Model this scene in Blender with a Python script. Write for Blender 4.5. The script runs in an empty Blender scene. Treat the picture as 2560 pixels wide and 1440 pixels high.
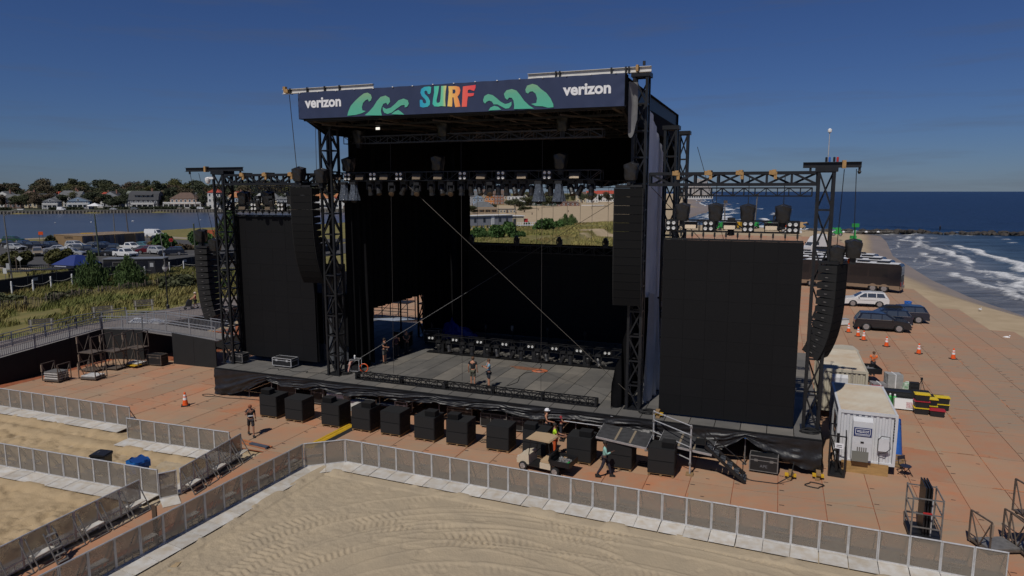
import bpy, bmesh, math, random
import numpy as np
from mathutils import Vector, Matrix
from mathutils.geometry import tessellate_polygon
R = math.radians
rnd = random.Random(7)
SC = bpy.context.scene
C = SC.collection

# ------------------------------------------------------------------ camera, sky, sun, exposure
CAM_H = 13.3
cd = bpy.data.cameras.new('camera')
cam = bpy.data.objects.new('camera', cd); C.objects.link(cam)
cam.location = (0, 0, CAM_H)
cam.rotation_euler = (R(90 - 8.07), 0, 0)
cd.sensor_width = 36; cd.lens = 24.0
cd.clip_start = 0.5; cd.clip_end = 40000
SC.camera = cam

SUN_EL = R(53); SUN_H = Vector((0.50, 0.866, 0)).normalized()      # the way the light travels over the ground
w = bpy.data.worlds.new('World'); SC.world = w; w.use_nodes = True
nt = w.node_tree; nt.nodes.clear()
def N(t, kind, **kw):
    n = t.nodes.new(kind)
    for k, v in kw.items(): setattr(n, k, v)
    return n
sky = N(nt, 'ShaderNodeTexSky', sky_type='NISHITA', sun_disc=False)
sky.sun_elevation = SUN_EL; sky.sun_rotation = math.atan2(-SUN_H.x, -SUN_H.y)
sky.altitude = 0; sky.air_density = 1.0; sky.dust_density = 0.15; sky.ozone_density = 4.5
bg = N(nt, 'ShaderNodeBackground'); bg.inputs['Strength'].default_value = 0.066
wo = N(nt, 'ShaderNodeOutputWorld')
# thin wisps of high cloud low over the land
tc = N(nt, 'ShaderNodeTexCoord'); mp = N(nt, 'ShaderNodeMapping'); mp.inputs['Scale'].default_value = (2.2, 2.2, 26)
nz = N(nt, 'ShaderNodeTexNoise'); nz.inputs['Scale'].default_value = 1.6; nz.inputs['Detail'].default_value = 8; nz.inputs['Roughness'].default_value = 0.62
cr = N(nt, 'ShaderNodeValToRGB'); cr.color_ramp.elements[0].position = 0.52; cr.color_ramp.elements[1].position = 0.82
cr.color_ramp.elements[1].color = (0.40, 0.40, 0.40, 1)
mx = N(nt, 'ShaderNodeMixRGB'); mx.inputs['Color2'].default_value = (1.6, 1.7, 2.0, 1)
tn = N(nt, 'ShaderNodeMixRGB', blend_type='MULTIPLY'); tn.inputs['Fac'].default_value = 1; tn.inputs['Color2'].default_value = (0.355, 0.475, 0.78, 1)
for a, b in ((tc.outputs['Generated'], mp.inputs['Vector']), (mp.outputs[0], nz.inputs['Vector']), (nz.outputs['Fac'], cr.inputs[0]),
             (cr.outputs[0], mx.inputs['Fac']), (sky.outputs[0], tn.inputs['Color1']), (tn.outputs[0], mx.inputs['Color1']), (mx.outputs[0], bg.inputs['Color']), (bg.outputs[0], wo.inputs[0])):
    nt.links.new(a, b)
sl = bpy.data.lights.new('sun', 'SUN'); sl.energy = 4.1; sl.angle = R(0.53); sl.color = (1.0, 0.95, 0.87)
sun = bpy.data.objects.new('sun', sl); C.objects.link(sun)
sun.rotation_euler = Vector((SUN_H.x*math.cos(SUN_EL), SUN_H.y*math.cos(SUN_EL), -math.sin(SUN_EL))).to_track_quat('-Z', 'Y').to_euler()
vs = SC.view_settings
SC.display_settings.display_device = 'sRGB'
vs.view_transform = 'Standard'; vs.look = 'None'; vs.exposure = -0.36; vs.gamma = 1; vs.use_curve_mapping = False
SC.cycles.use_denoising = True
SC.cycles.max_bounces = 6; SC.cycles.transparent_max_bounces = 12

# ------------------------------------------------------------------ materials
_M = {}
def mat(name, col, rough=0.7, metal=0.0, var=0.0, scale=3.0, col2=None, bump=0.0, bscale=None, rand=0.0, alpha=1.0, spec=0.5, stretch=None, emit=None):
    """procedural surface: base colour, broken up by a world-space noise towards col2, small relief, a little difference from piece to piece"""
    if name in _M: return _M[name]
    m = bpy.data.materials.new(name); m.use_nodes = True; t = m.node_tree
    b = t.nodes['Principled BSDF']; b.inputs['Roughness'].default_value = rough; b.inputs['Metallic'].default_value = metal
    b.inputs['Specular IOR Level'].default_value = spec; b.inputs['Alpha'].default_value = alpha
    m.diffuse_color = (*col, 1)
    out = None
    c2 = col2 or tuple(x*(1-var) for x in col)
    geo = N(t, 'ShaderNodeNewGeometry')
    src = geo.outputs['Position']
    if stretch:
        mpn = N(t, 'ShaderNodeMapping'); mpn.inputs['Scale'].default_value = stretch[:3]
        if len(stretch) > 3: mpn.inputs['Rotation'].default_value = (0, 0, stretch[3])
        t.links.new(src, mpn.inputs[0]); src = mpn.outputs[0]
    if var or col2:
        n = N(t, 'ShaderNodeTexNoise'); n.inputs['Scale'].default_value = scale; n.inputs['Detail'].default_value = 6; n.inputs['Roughness'].default_value = 0.62
        t.links.new(src, n.inputs['Vector'])
        r = N(t, 'ShaderNodeValToRGB'); r.color_ramp.elements[0].position = 0.35; r.color_ramp.elements[1].position = 0.68
        r.color_ramp.elements[0].color = (*col, 1); r.color_ramp.elements[1].color = (*c2, 1)
        t.links.new(n.outputs['Fac'], r.inputs[0]); out = r.outputs[0]
    if rand:
        oi = N(t, 'ShaderNodeObjectInfo'); hs = N(t, 'ShaderNodeHueSaturation')
        mr = N(t, 'ShaderNodeMapRange'); mr.inputs['To Min'].default_value = 1-rand; mr.inputs['To Max'].default_value = 1+rand
        t.links.new(oi.outputs['Random'], mr.inputs[0]); t.links.new(mr.outputs[0], hs.inputs['Value'])
        if out: t.links.new(out, hs.inputs['Color'])
        else: hs.inputs['Color'].default_value = (*col, 1)
        out = hs.outputs[0]
    if out: t.links.new(out, b.inputs['Base Color'])
    else: b.inputs['Base Color'].default_value = (*col, 1)
    if bump:
        n2 = N(t, 'ShaderNodeTexNoise'); n2.inputs['Scale'].default_value = bscale or scale*6; n2.inputs['Detail'].default_value = 5
        t.links.new(geo.outputs['Position'], n2.inputs['Vector'])
        bm_ = N(t, 'ShaderNodeBump'); bm_.inputs['Strength'].default_value = bump; bm_.inputs['Distance'].default_value = 0.05
        t.links.new(n2.outputs['Fac'], bm_.inputs['Height']); t.links.new(bm_.outputs[0], b.inputs['Normal'])
    if emit:
        b.inputs['Emission Color'].default_value = (*emit[:3], 1); b.inputs['Emission Strength'].default_value = emit[3]
    _M[name] = m
    return m
BLACK = mat('black_paint', (0.012, 0.012, 0.013), 0.5, var=0.4, scale=2)
STEEL = mat('dark_steel', (0.018, 0.019, 0.022), 0.42, 0.25, var=0.4, scale=3)
TRUSSB = mat('black_truss', (0.02, 0.02, 0.021), 0.4, 0.4, var=0.3, scale=4)
CLOTH = mat('black_cloth', (0.006, 0.006, 0.007), 0.95, var=0.4, scale=1.2, spec=0.15)
SKIRT = mat('stage_skirt_mesh', (0.017, 0.017, 0.019), 0.45, var=0.45, scale=2.0, bump=0.15, bscale=8)
PLASTICB = mat('black_plastic_bag', (0.022, 0.022, 0.024), 0.34, var=0.4, scale=6, bump=0.3, bscale=7)
CLEARBAG = mat('clear_plastic_bag', (0.10, 0.115, 0.14), 0.15, var=0.6, scale=7, bump=0.5, bscale=9)
ALU = mat('aluminium', (0.55, 0.55, 0.56), 0.42, 0.35, var=0.25, scale=5)
ALUW = mat('worn_aluminium', (0.62, 0.61, 0.59), 0.5, 0.15, var=0.3, scale=4, rand=0.12)
GALV = mat('galvanised_steel', (0.22, 0.21, 0.20), 0.5, 0.3, var=0.35, scale=6)
BARE = mat('weathered_steel', (0.13, 0.10, 0.08), 0.65, 0.1, var=0.4, scale=6)
GREYR = mat('grey_railing_metal', (0.30, 0.31, 0.33), 0.45, 0.3, var=0.2, scale=5)
LAMP = mat('lamp_glass', (0.75, 0.75, 0.72), 0.15, 0.3)
AMBER = mat('amber_reflector', (0.17, 0.125, 0.08), 0.35, 0.3, var=0.3, scale=20)
GLASS = mat('dark_glass', (0.045, 0.055, 0.07), 0.08, 0.0, spec=1.0)
RUBBER = mat('black_rubber', (0.012, 0.012, 0.012), 0.8)
CHROME = mat('wheel_metal', (0.45, 0.45, 0.46), 0.3, 0.7)
WHITE = mat('white_paint', (0.74, 0.74, 0.74), 0.5, var=0.12, scale=1.5)
WOOD = mat('raw_wood', (0.30, 0.19, 0.09), 0.8, var=0.4, scale=4, stretch=(1, 1, 6))
YELLOW = mat('yellow_paint', (0.60, 0.36, 0.02), 0.5, var=0.3, scale=3)
ORANGE = mat('orange_plastic', (0.80, 0.10, 0.01), 0.45, var=0.15, scale=6)
RED = mat('red_paint', (0.45, 0.03, 0.03), 0.5, var=0.2, scale=5)
BLUE = mat('blue_paint', (0.02, 0.13, 0.50), 0.5, var=0.25, scale=5)
GREEN = mat('green_paint', (0.03, 0.33, 0.07), 0.5, var=0.25, scale=3)
SKIN = mat('skin', (0.42, 0.20, 0.12), 0.6)
STRAP = mat('tan_strap', (0.42, 0.25, 0.10), 0.8, var=0.4, scale=12)
CABLEM = mat('steel_cable', (0.055, 0.05, 0.047), 0.5, 0.3)

# ------------------------------------------------------------------ mesh helpers
class MB:
    """collects boxes, bars, tubes and sheets; build() links them as ONE mesh object"""
    def __init__(s): s.v = []; s.f = []; s.m = []; s.mi = 0
    def add(s, vs, fs):
        o = len(s.v); s.v += [tuple(p) for p in vs]; s.f += [tuple(i+o for i in f) for f in fs]; s.m += [s.mi]*len(fs); return s
    def box(s, c, size, rz=0.0, M=None):
        hx, hy, hz = size[0]/2, size[1]/2, size[2]/2
        P = [Vector((x*hx, y*hy, z*hz)) for z in (-1, 1) for y in (-1, 1) for x in (-1, 1)]
        if M is None: M = Matrix.Rotation(rz, 3, 'Z')
        c = Vector(c)
        return s.add([M @ p + c for p in P], [(0, 2, 3, 1), (4, 5, 7, 6), (0, 1, 5, 4), (2, 6, 7, 3), (0, 4, 6, 2), (1, 3, 7, 5)])
    def bar(s, p, q, w, h=None):
        M, c, L = bar_frame(p, q); return s.box(c, (w, h or w, L), M=M)
    def tube(s, pts, r, n=6, r2=None, cap=True):
        pts = [Vector(p) for p in pts]; k = len(pts); ring = []
        for i, p in enumerate(pts):
            d = (pts[min(i+1, k-1)] - pts[max(i-1, 0)]).normalized()
            u = d.cross(Vector((0, 0, 1)));
            if u.length < 1e-3: u = Vector((1, 0, 0))
            u.normalize(); vv = d.cross(u)
            rr = r if r2 is None else r + (r2-r)*i/max(1, k-1)
            ring += [p + (u*math.cos(a) + vv*math.sin(a))*rr for a in (2*math.pi*j/n for j in range(n))]
        fs = [(i*n+j, (i+1)*n+j, (i+1)*n+(j+1) % n, i*n+(j+1) % n) for i in range(k-1) for j in range(n)]
        if cap: fs += [tuple(range(n)), tuple(range((k-1)*n+n-1, (k-1)*n-1, -1))]
        return s.add(ring, fs)
    def lathe(s, prof, c=(0, 0, 0), n=10, M=None):
        c = Vector(c); vs = []; k = len(prof)
        for r, z in prof:
            for j in range(n):
                p = Vector((r*math.cos(2*math.pi*j/n), r*math.sin(2*math.pi*j/n), z)); vs.append((M @ p if M else p) + c)
        fs = [(i*n+j, i*n+(j+1) % n, (i+1)*n+(j+1) % n, (i+1)*n+j) for i in range(k-1) for j in range(n)]
        fs += [tuple(range(n-1, -1, -1)), tuple(range((k-1)*n, k*n))]
        return s.add(vs, fs)
    def prism(s, poly, y0, y1, axis='y'):
        """polygon in the x-z plane, pushed from y0 to y1 (axis x: polygon in y-z; axis z: polygon in x-y)"""
        n = len(poly)
        def mk(a, b, t): return {'y': (a, t, b), 'x': (t, a, b), 'z': (a, b, t)}[axis]
        vs = [mk(a, b, y0) for a, b in poly] + [mk(a, b, y1) for a, b in poly]
        tri = tessellate_polygon([[Vector((a, b, 0)) for a, b in poly]])
        fs = [(i, (i+1) % n, n+(i+1) % n, n+i) for i in range(n)] + [tuple(t) for t in tri] + [tuple(n+i for i in reversed(t)) for t in tri]
        return s.add(vs, fs)
    def sheet(s, fn, nu, nv):
        vs = [fn(i/nu, j/nv) for j in range(nv+1) for i in range(nu+1)]
        return s.add(vs, [(j*(nu+1)+i, j*(nu+1)+i+1, (j+1)*(nu+1)+i+1, (j+1)*(nu+1)+i) for j in range(nv) for i in range(nu)])
    def mesh(s, name, mats, smooth=False):
        me = bpy.data.meshes.new(name); me.from_pydata(s.v, [], s.f)
        for m in (mats if isinstance(mats, (list, tuple)) else [mats]): me.materials.append(m)
        if any(s.m): me.polygons.foreach_set('material_index', s.m)
        bm = bmesh.new(); bm.from_mesh(me); bmesh.ops.recalc_face_normals(bm, faces=bm.faces); bm.to_mesh(me); bm.free()
        if smooth: me.polygons.foreach_set('use_smooth', [True]*len(me.polygons))
        me.update(); return me
    def build(s, name, mats, parent=None, smooth=False):
        return link(name, s.mesh(name, mats, smooth), parent)
def bar_frame(p, q):
    p = Vector(p); q = Vector(q); d = q-p; L = d.length; d = d/L if L else Vector((0, 0, 1))
    u = Vector((0, 0, 1)).cross(d)
    if u.length < 1e-4: u = Vector((1, 0, 0))
    u.normalize(); v = d.cross(u)
    return Matrix((u, v, d)).transposed(), (p+q)/2, L
def link(name, me, parent=None, M=None):
    o = bpy.data.objects.new(name, me); C.objects.link(o)
    if parent: o.parent = parent
    if M is not None: o.matrix_local = M
    return o
_cube = {}
def cube(m):
    """one shared unit cube per material"""
    if m.name not in _cube: _cube[m.name] = MB().box((0, 0, 0), (1, 1, 1)).mesh('block_'+m.name, m)
    return _cube[m.name]
def pbox(name, c, size, m, parent=None, rz=0.0, M3=None):
    M = Matrix.Translation(Vector(c)) @ (M3.to_4x4() if M3 else Matrix.Rotation(rz, 4, 'Z')) @ Matrix.Diagonal((*size, 1))
    return link(name, cube(m), parent, M)
def pbar(name, p, q, w, m, parent=None, h=None):
    M3, c, L = bar_frame(p, q); return pbox(name, c, (w, h or w, L), m, parent, M3=M3)
def tag(o, label=None, cat=None, group=None, kind=None):
    if label: o['label'] = label
    if cat: o['category'] = cat
    if group: o['group'] = group
    if kind: o['kind'] = kind
    return o
def thing(name, label, cat, loc=(0, 0, 0), rz=0.0, group=None):
    o = bpy.data.objects.new(name, None); C.objects.link(o); o.empty_display_size = 0.3
    o.location = loc; o.rotation_euler = (0, 0, rz)
    return tag(o, label, cat, group)
def copy_tree(o, parent=None):
    c = o.copy(); C.objects.link(c)
    if parent: c.parent = parent
    for ch in list(o.children): copy_tree(ch, c)
    return c
def place(o, loc, rz=0.0, label=None, group=None):
    o.location = loc; o.rotation_euler = (0, 0, rz)
    return tag(o, label, None, group)
_first = {}
def again(key, make, loc, rz, label, group=None):
    """the first call builds the thing, later calls copy it and each of its parts"""
    if key not in _first: o = _first[key] = make()
    else: o = copy_tree(_first[key])
    return place(o, loc, rz, label, group)
# stage frame: s along the stage front, d away from the audience, z up
SA = R(-21.3)
E1 = Vector((math.cos(SA), math.sin(SA), 0)); E2 = Vector((-math.sin(SA), math.cos(SA), 0)); S0 = Vector((-19.59, 43.88, 0))
def P(s, d, z=0.0): return S0 + E1*s + E2*d + Vector((0, 0, z))
def unit(x): return (-1)**int(x)
ORD = ['first', 'second', 'third', 'fourth', 'fifth', 'sixth', 'seventh', 'eighth', 'ninth', 'tenth', 'eleventh', 'twelfth', 'thirteenth', 'fourteenth', 'fifteenth',
       'sixteenth', 'seventeenth', 'eighteenth', 'nineteenth', 'twentieth']
def nth(i):
    if i < 20: return ORD[i]
    t = ['twenty', 'thirty', 'forty', 'fifty'][(i+1)//10-2]
    return {'twenty': 'twentieth', 'thirty': 'thirtieth', 'forty': 'fortieth', 'fifty': 'fiftieth'}[t] if (i+1) % 10 == 0 else t+'-'+ORD[(i+1) % 10-1]
# ================================================================== THE SETTING
SHORE = [(-60, 58), (20, 60), (60, 62.5), (86, 65.5), (101, 68.7), (122, 75.5), (168, 94), (215, 118), (243, 131), (262, 131), (278, 100), (315, 84), (420, 106), (526, 141), (800, 208), (1246, 318), (2400, 620), (4000, 1100)]
SY = np.array([a for a, b in SHORE], float); SX = np.array([b for a, b in SHORE], float)
def shore_x(y): return np.interp(y, SY, SX)
LAKE = [(-520, 40), (-150, 160), (-138, 184), (-124, 216), (-112, 246), (-75, 278), (-56, 330), (-50, 400), (-62, 456), (-110, 461), (-209, 461), (-313, 420), (-520, 338)]
def inside(poly, x, y):
    r = np.zeros(x.shape, bool); n = len(poly)
    for i in range(n):
        x1, y1 = poly[i]; x2, y2 = poly[(i+1) % n]
        c = ((y1 > y) != (y2 > y)) & (x < (x2-x1)*(y-y1)/((y2-y1) or 1e-9)+x1); r ^= c
    return r
def vnoise(x, y, seed=0):
    """smooth value noise, numpy"""
    def hsh(i, j):
        n = (i.astype(np.int64)*374761393 + j.astype(np.int64)*668265263 + seed*144665) & 0x7fffffff
        n = ((n ^ (n >> 13))*1274126177) & 0x7fffffff
        return ((n ^ (n >> 16)) & 0xffff)/65535.0
    i = np.floor(x); j = np.floor(y); fx = x-i; fy = y-j
    fx = fx*fx*(3-2*fx); fy = fy*fy*(3-2*fy)
    a = hsh(i, j); b = hsh(i+1, j); c = hsh(i, j+1); d = hsh(i+1, j+1)
    return (a*(1-fx)+b*fx)*(1-fy)+(c*(1-fx)+d*fx)*fy
def fbm(x, y, o=4, seed=0):
    t = 0; a = 0.5
    for k in range(o): t = t+a*vnoise(x*2**k, y*2**k, seed+k); a *= 0.5
    return t
def sstep(a, b, x):
    t = np.clip((x-a)/(b-a), 0, 1); return t*t*(3-2*t)
def loc_s(x, y): return (x-S0.x)*E1.x+(y-S0.y)*E1.y
def loc_d(x, y): return (x-S0.x)*E2.x+(y-S0.y)*E2.y
def ground_h(x, y):
    s = loc_s(x, y); d = loc_d(x, y)
    h = np.full(x.shape, -0.22)
    h = h + 1.55*sstep(-15.9, -17.5, s)*(1-sstep(-27, -46, s)) + 0.55*sstep(-27, -46, s)     # bank that carries the boardwalk, falling to the car park
    h = h + 0.5*sstep(120, 200, y)*(fbm(x/9, y/9, 3, 5)-0.35)*(s > -60)*sstep(60, 40, x)       # low dunes beyond the stage
    sx = shore_x(y); edge = np.minimum(sx-9, 0.55*sx+20)
    h = h - 2.28*np.clip((x-edge)/(sx-edge), 0, 2.2)
    h = np.where(inside(LAKE, x, y), -2.0, h)
    h = np.where((y > 400) & (x < -40), np.where(inside(LAKE, x, y), -2.0, 1.0), h)
    return h
def grid_mesh(xs, ys, hf, name, m, attrs=None, smooth=True):
    X, Y = np.meshgrid(xs, ys); Z = hf(X, Y); nx = len(xs); ny = len(ys)
    return np_grid(X, Y, Z, name, m, attrs, smooth)
def np_grid(X, Y, Z, name, m, attrs=None, smooth=True):
    ny, nx = X.shape
    V = np.stack([X, Y, Z], -1).reshape(-1, 3).astype(np.float32)
    idx = np.arange(nx*ny).reshape(ny, nx)
    F = np.stack([idx[:-1, :-1], idx[:-1, 1:], idx[1:, 1:], idx[1:, :-1]], -1).reshape(-1, 4).astype(np.int32)
    return np_mesh(name, V, F, m, attrs, smooth)
def np_mesh(name, V, F, m, attrs=None, smooth=False):
    me = bpy.data.meshes.new(name); k = F.shape[1]
    me.vertices.add(len(V)); me.vertices.foreach_set('co', V.astype(np.float32).ravel())
    me.loops.add(F.size); me.loops.foreach_set('vertex_index', F.astype(np.int32).ravel())
    me.polygons.add(len(F)); me.polygons.foreach_set('loop_start', np.arange(0, F.size, k, dtype=np.int32)); me.polygons.foreach_set('loop_total', np.full(len(F), k, np.int32))
    if smooth: me.polygons.foreach_set('use_smooth', np.ones(len(F), bool))
    me.materials.append(m)
    for an, a in (attrs or {}).items():
        at = me.attributes.new(an, 'FLOAT', 'POINT'); at.data.foreach_set('value', a.astype(np.float32).ravel())
    me.update(calc_edges=True); me.validate()
    return me
def structure(name, me): return tag(link(name, me), kind='structure')
def spaced(*segs):
    out = []
    for a, b, st in segs: out += list(np.arange(a, b, st))
    return np.array(out+[segs[-1][1]], float)

# --- land: one sheet, sand with dune-grass and earth patches laid in by an attribute
def land_mat():
    m = bpy.data.materials.new('land'); m.use_nodes = True; t = m.node_tree; b = t.nodes['Principled BSDF']; b.inputs['Roughness'].default_value = 0.95; b.inputs['Specular IOR Level'].default_value = 0.15
    def ramp(scale, c1, c2, det=6):
        n = N(t, 'ShaderNodeTexNoise'); n.inputs['Scale'].default_value = scale; n.inputs['Detail'].default_value = det
        t.links.new(geo.outputs['Position'], n.inputs['Vector'])
        r = N(t, 'ShaderNodeValToRGB'); r.color_ramp.elements[0].position = 0.35; r.color_ramp.elements[1].position = 0.66
        r.color_ramp.elements[0].color = (*c1, 1); r.color_ramp.elements[1].color = (*c2, 1); t.links.new(n.outputs['Fac'], r.inputs[0]); return r.outputs[0]
    geo = N(t, 'ShaderNodeNewGeometry')
    sand = ramp(0.35, (0.42, 0.33, 0.22), (0.35, 0.27, 0.175)); grass = ramp(0.5, (0.20, 0.165, 0.065), (0.13, 0.125, 0.045))
    wet = ramp(0.2, (0.235, 0.18, 0.125), (0.28, 0.215, 0.15))
    ga = N(t, 'ShaderNodeAttribute', attribute_name='grass'); wa = N(t, 'ShaderNodeAttribute', attribute_name='wet')
    m1 = N(t, 'ShaderNodeMixRGB'); m2 = N(t, 'ShaderNodeMixRGB')
    t.links.new(ga.outputs['Fac'], m1.inputs[0]); t.links.new(sand, m1.inputs[1]); t.links.new(grass, m1.inputs[2])
    t.links.new(wa.outputs['Fac'], m2.inputs[0]); t.links.new(m1.outputs[0], m2.inputs[1]); t.links.new(wet, m2.inputs[2])
    t.links.new(m2.outputs[0], b.inputs['Base Color'])
    rr = N(t, 'ShaderNodeMapRange'); rr.inputs['To Min'].default_value = 0.95; rr.inputs['To Max'].default_value = 0.35
    t.links.new(wa.outputs['Fac'], rr.inputs[0]); t.links.new(rr.outputs[0], b.inputs['Roughness'])
    return m
xs = spaced((-2500, -700, 300), (-700, -180, 12), (-180, 160, 1.7), (160, 420, 12), (420, 1400, 120)); ys = spaced((-70, 20, 10), (20, 270, 1.7), (270, 620, 7), (620, 1400, 60), (1400, 4000, 400))
X, Y = np.meshgrid(xs, ys); Z = ground_h(X, Y); Sg = loc_s(X, Y)
nse = fbm(X/14, Y/14, 4, 3)
gr = np.zeros_like(X)
gr = np.maximum(gr, sstep(-22.5, -24, Sg)*(Y < 300))                                    # dune grass and verge left of the boardwalk
gr = np.maximum(gr, (Y > 120)*(Y < 262+25*nse)*sstep(62, 30, X)*sstep(0.33, 0.47, nse+0.002*(60-np.abs(X))))
gr = np.maximum(gr, ((Y > 258) & (X < -18)) | ((X < -45) & (Y > 250)) | ((Y > 620) & (X < 0.22*Y-120)))
beach = (X > -10-0.1*(Y-250)) & (Y > 262) & (Y < 640)
gr = np.where(beach, 0, gr)
wet = sstep(shore_x(Y)-6.5-3*nse, shore_x(Y)-2.5-3*nse, X)
structure('beach_ground', np_grid(X, Y, Z, 'beach_ground', land_mat(), {'grass': gr.astype(float), 'wet': wet}))

# --- sea with breaking waves along the shore
SEA_Z = -2.5
def sea_mat():
    m = bpy.data.materials.new('sea_water'); m.use_nodes = True; t = m.node_tree; b = t.nodes['Principled BSDF']
    b.inputs['Specular IOR Level'].default_value = 0.16; b.inputs['IOR'].default_value = 1.33
    geo = N(t, 'ShaderNodeNewGeometry')
    sh = N(t, 'ShaderNodeAttribute', attribute_name='shallow'); fo = N(t, 'ShaderNodeAttribute', attribute_name='foam')
    r = N(t, 'ShaderNodeValToRGB'); e = r.color_ramp.elements; e[0].color = (0.005, 0.016, 0.052, 1); e[1].color = (0.13, 0.135, 0.15, 1); e[1].position = 0.93
    k = r.color_ramp.elements.new(0.55); k.color = (0.014, 0.040, 0.085, 1); k = r.color_ramp.elements.new(0.78); k.color = (0.05, 0.08, 0.12, 1)
    t.links.new(sh.outputs['Fac'], r.inputs[0])
    mp0 = N(t, 'ShaderNodeMapping'); mp0.inputs['Rotation'].default_value = (0, 0, R(-14)); mp0.inputs['Scale'].default_value = (.028, .16, 1); t.links.new(geo.outputs['Position'], mp0.inputs[0])
    n0 = N(t, 'ShaderNodeTexNoise'); n0.inputs['Scale'].default_value = 1; n0.inputs['Detail'].default_value = 12; n0.inputs['Roughness'].default_value = .72; t.links.new(mp0.outputs[0], n0.inputs[0])
    r0 = N(t, 'ShaderNodeMapRange'); r0.inputs['From Min'].default_value = .35; r0.inputs['From Max'].default_value = .65; r0.inputs['To Min'].default_value = .45; r0.inputs['To Max'].default_value = 1.6; t.links.new(n0.outputs['Fac'], r0.inputs[0])
    hs0 = N(t, 'ShaderNodeHueSaturation'); t.links.new(r.outputs[0], hs0.inputs['Color']); t.links.new(r0.outputs[0], hs0.inputs['Value'])
    n = N(t, 'ShaderNodeTexNoise'); n.inputs['Scale'].default_value = 0.9; n.inputs['Detail'].default_value = 9; n.inputs['Roughness'].default_value = 0.75
    t.links.new(geo.outputs['Position'], n.inputs['Vector'])
    ad = N(t, 'ShaderNodeMath', operation='ADD'); t.links.new(fo.outputs['Fac'], ad.inputs[0]); t.links.new(n.outputs['Fac'], ad.inputs[1])
    mr = N(t, 'ShaderNodeMapRange'); mr.inputs['From Min'].default_value = 0.88; mr.inputs['From Max'].default_value = 1.22; t.links.new(ad.outputs[0], mr.inputs[0])
    mx = N(t, 'ShaderNodeMixRGB'); mx.inputs[2].default_value = (0.74, 0.75, 0.76, 1); t.links.new(mr.outputs[0], mx.inputs[0]); t.links.new(hs0.outputs[0], mx.inputs[1]); t.links.new(mx.outputs[0], b.inputs['Base Color'])
    rr = N(t, 'ShaderNodeMapRange'); rr.inputs['To Min'].default_value = 0.30; rr.inputs['To Max'].default_value = 0.9; t.links.new(mr.outputs[0], rr.inputs[0]); t.links.new(rr.outputs[0], b.inputs['Roughness'])
    mp_ = N(t, 'ShaderNodeMapping'); mp_.inputs['Rotation'].default_value = (0, 0, R(-22)); mp_.inputs['Scale'].default_value = (0.34, 0.13, 1)
    t.links.new(geo.outputs['Position'], mp_.inputs[0])
    n2 = N(t, 'ShaderNodeTexNoise'); n2.inputs['Scale'].default_value = 1; n2.inputs['Detail'].default_value = 7; n2.inputs['Roughness'].default_value = 0.6; t.links.new(mp_.outputs[0], n2.inputs['Vector'])
    bm_ = N(t, 'ShaderNodeBump'); bm_.inputs['Strength'].default_value = 1.0; bm_.inputs['Distance'].default_value = 2.2; t.links.new(n2.outputs['Fac'], bm_.inputs['Height']); t.links.new(bm_.outputs[0], b.inputs['Normal'])
    return m
off = spaced((-22, 90, 0.8), (90, 300, 6), (300, 1500, 80), (1500, 30000, 1500)); ys = spaced((-60, 60, 8), (60, 290, 0.9), (290, 700, 4), (700, 1600, 40), (1600, 30000, 1200))
OFF, Y = np.meshgrid(off, ys); X = shore_x(np.minimum(Y, 4000)) + OFF
far = np.clip(OFF/60, 0, 1)
wob = 9*(fbm(Y/22, OFF/60, 3, 11)-0.47)+5*(fbm(Y/7, OFF/20, 2, 17)-0.4)
D = OFF + wob
shallow = np.where(D < 40, 1-np.clip(D, 0, 60)/110, 0.63*np.exp(-(D-40)/26)); shallow = np.clip(shallow, 0, 1)*np.where(Y > 290, 0.75, 1)
foam = np.zeros_like(X); Z = np.full_like(X, SEA_Z)
for j, (c, wd, amp, per, seed, th) in enumerate([(0.6, 0.5, .62, 30, 1, .0), (7.5, 2.2, .62, 16, 2, .34), (14, 2.6, .70, 22, 3, .36), (22, 2.8, .70, 24, 8, .40), (30, 3.2, .74, 26, 4, .41), (41, 3.4, .72, 26, 5, .46), (56, 3.2, .64, 30, 6, .52), (78, 3.5, .57, 34, 7, .57)]):
    a = fbm(Y/per+j*7.3, OFF/70, 3, 40+seed); on = sstep(th, th+0.10, a)
    x = D-c-3.5*(a-.5)*4
    crest = np.exp(-(x/wd)**2)
    foam = np.maximum(foam, amp*on*np.exp(-(np.where(x < 0, x/(wd*1.25), x/(wd*.45)))**2))
    Z += (0.0 if j == 0 else 0.62)*crest*np.clip(a*1.6-.25, 0, 1)
foam = np.maximum(foam, 0.50*np.exp(-((D-12)/13)**2)*sstep(.46, .56, fbm(D/2.2, Y/18, 4, 78)))
foam = np.maximum(foam, 0.36*np.exp(-((D-9)/11)**2)*sstep(.38, .6, fbm(X/7, Y/12, 4, 77)))
foam = np.where(Y > 284, np.maximum(foam, 0.66*np.exp(-((OFF-14-26*fbm(Y/40, Y/90, 2, 5))/12)**2)*sstep(.34, .5, fbm(OFF/16, Y/50, 3, 71))), foam)
foam = np.where((Y > 236) & (Y < 268) & (OFF > 6), np.maximum(foam*0.4, 0.5*sstep(.45, .6, fbm(X/5, Y/5, 3, 91))), foam)
Z += 0.22*(fbm(X/9, Y/16, 3, 23)-0.47)*np.clip(OFF/15, 0, 1)*(OFF < 300)
structure('sea', np_grid(X, Y, Z, 'sea', sea_mat(), {'shallow': shallow, 'foam': foam}))

# --- lake
LK = mat('lake_water', (0.060, 0.070, 0.088), 0.28, var=0.2, scale=0.02, bump=0.3, bscale=0.5, spec=.5)
mb = MB(); mb.prism(LAKE, -0.62, -0.6, 'z'); structure('lake', mb.mesh('lake', LK))
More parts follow.
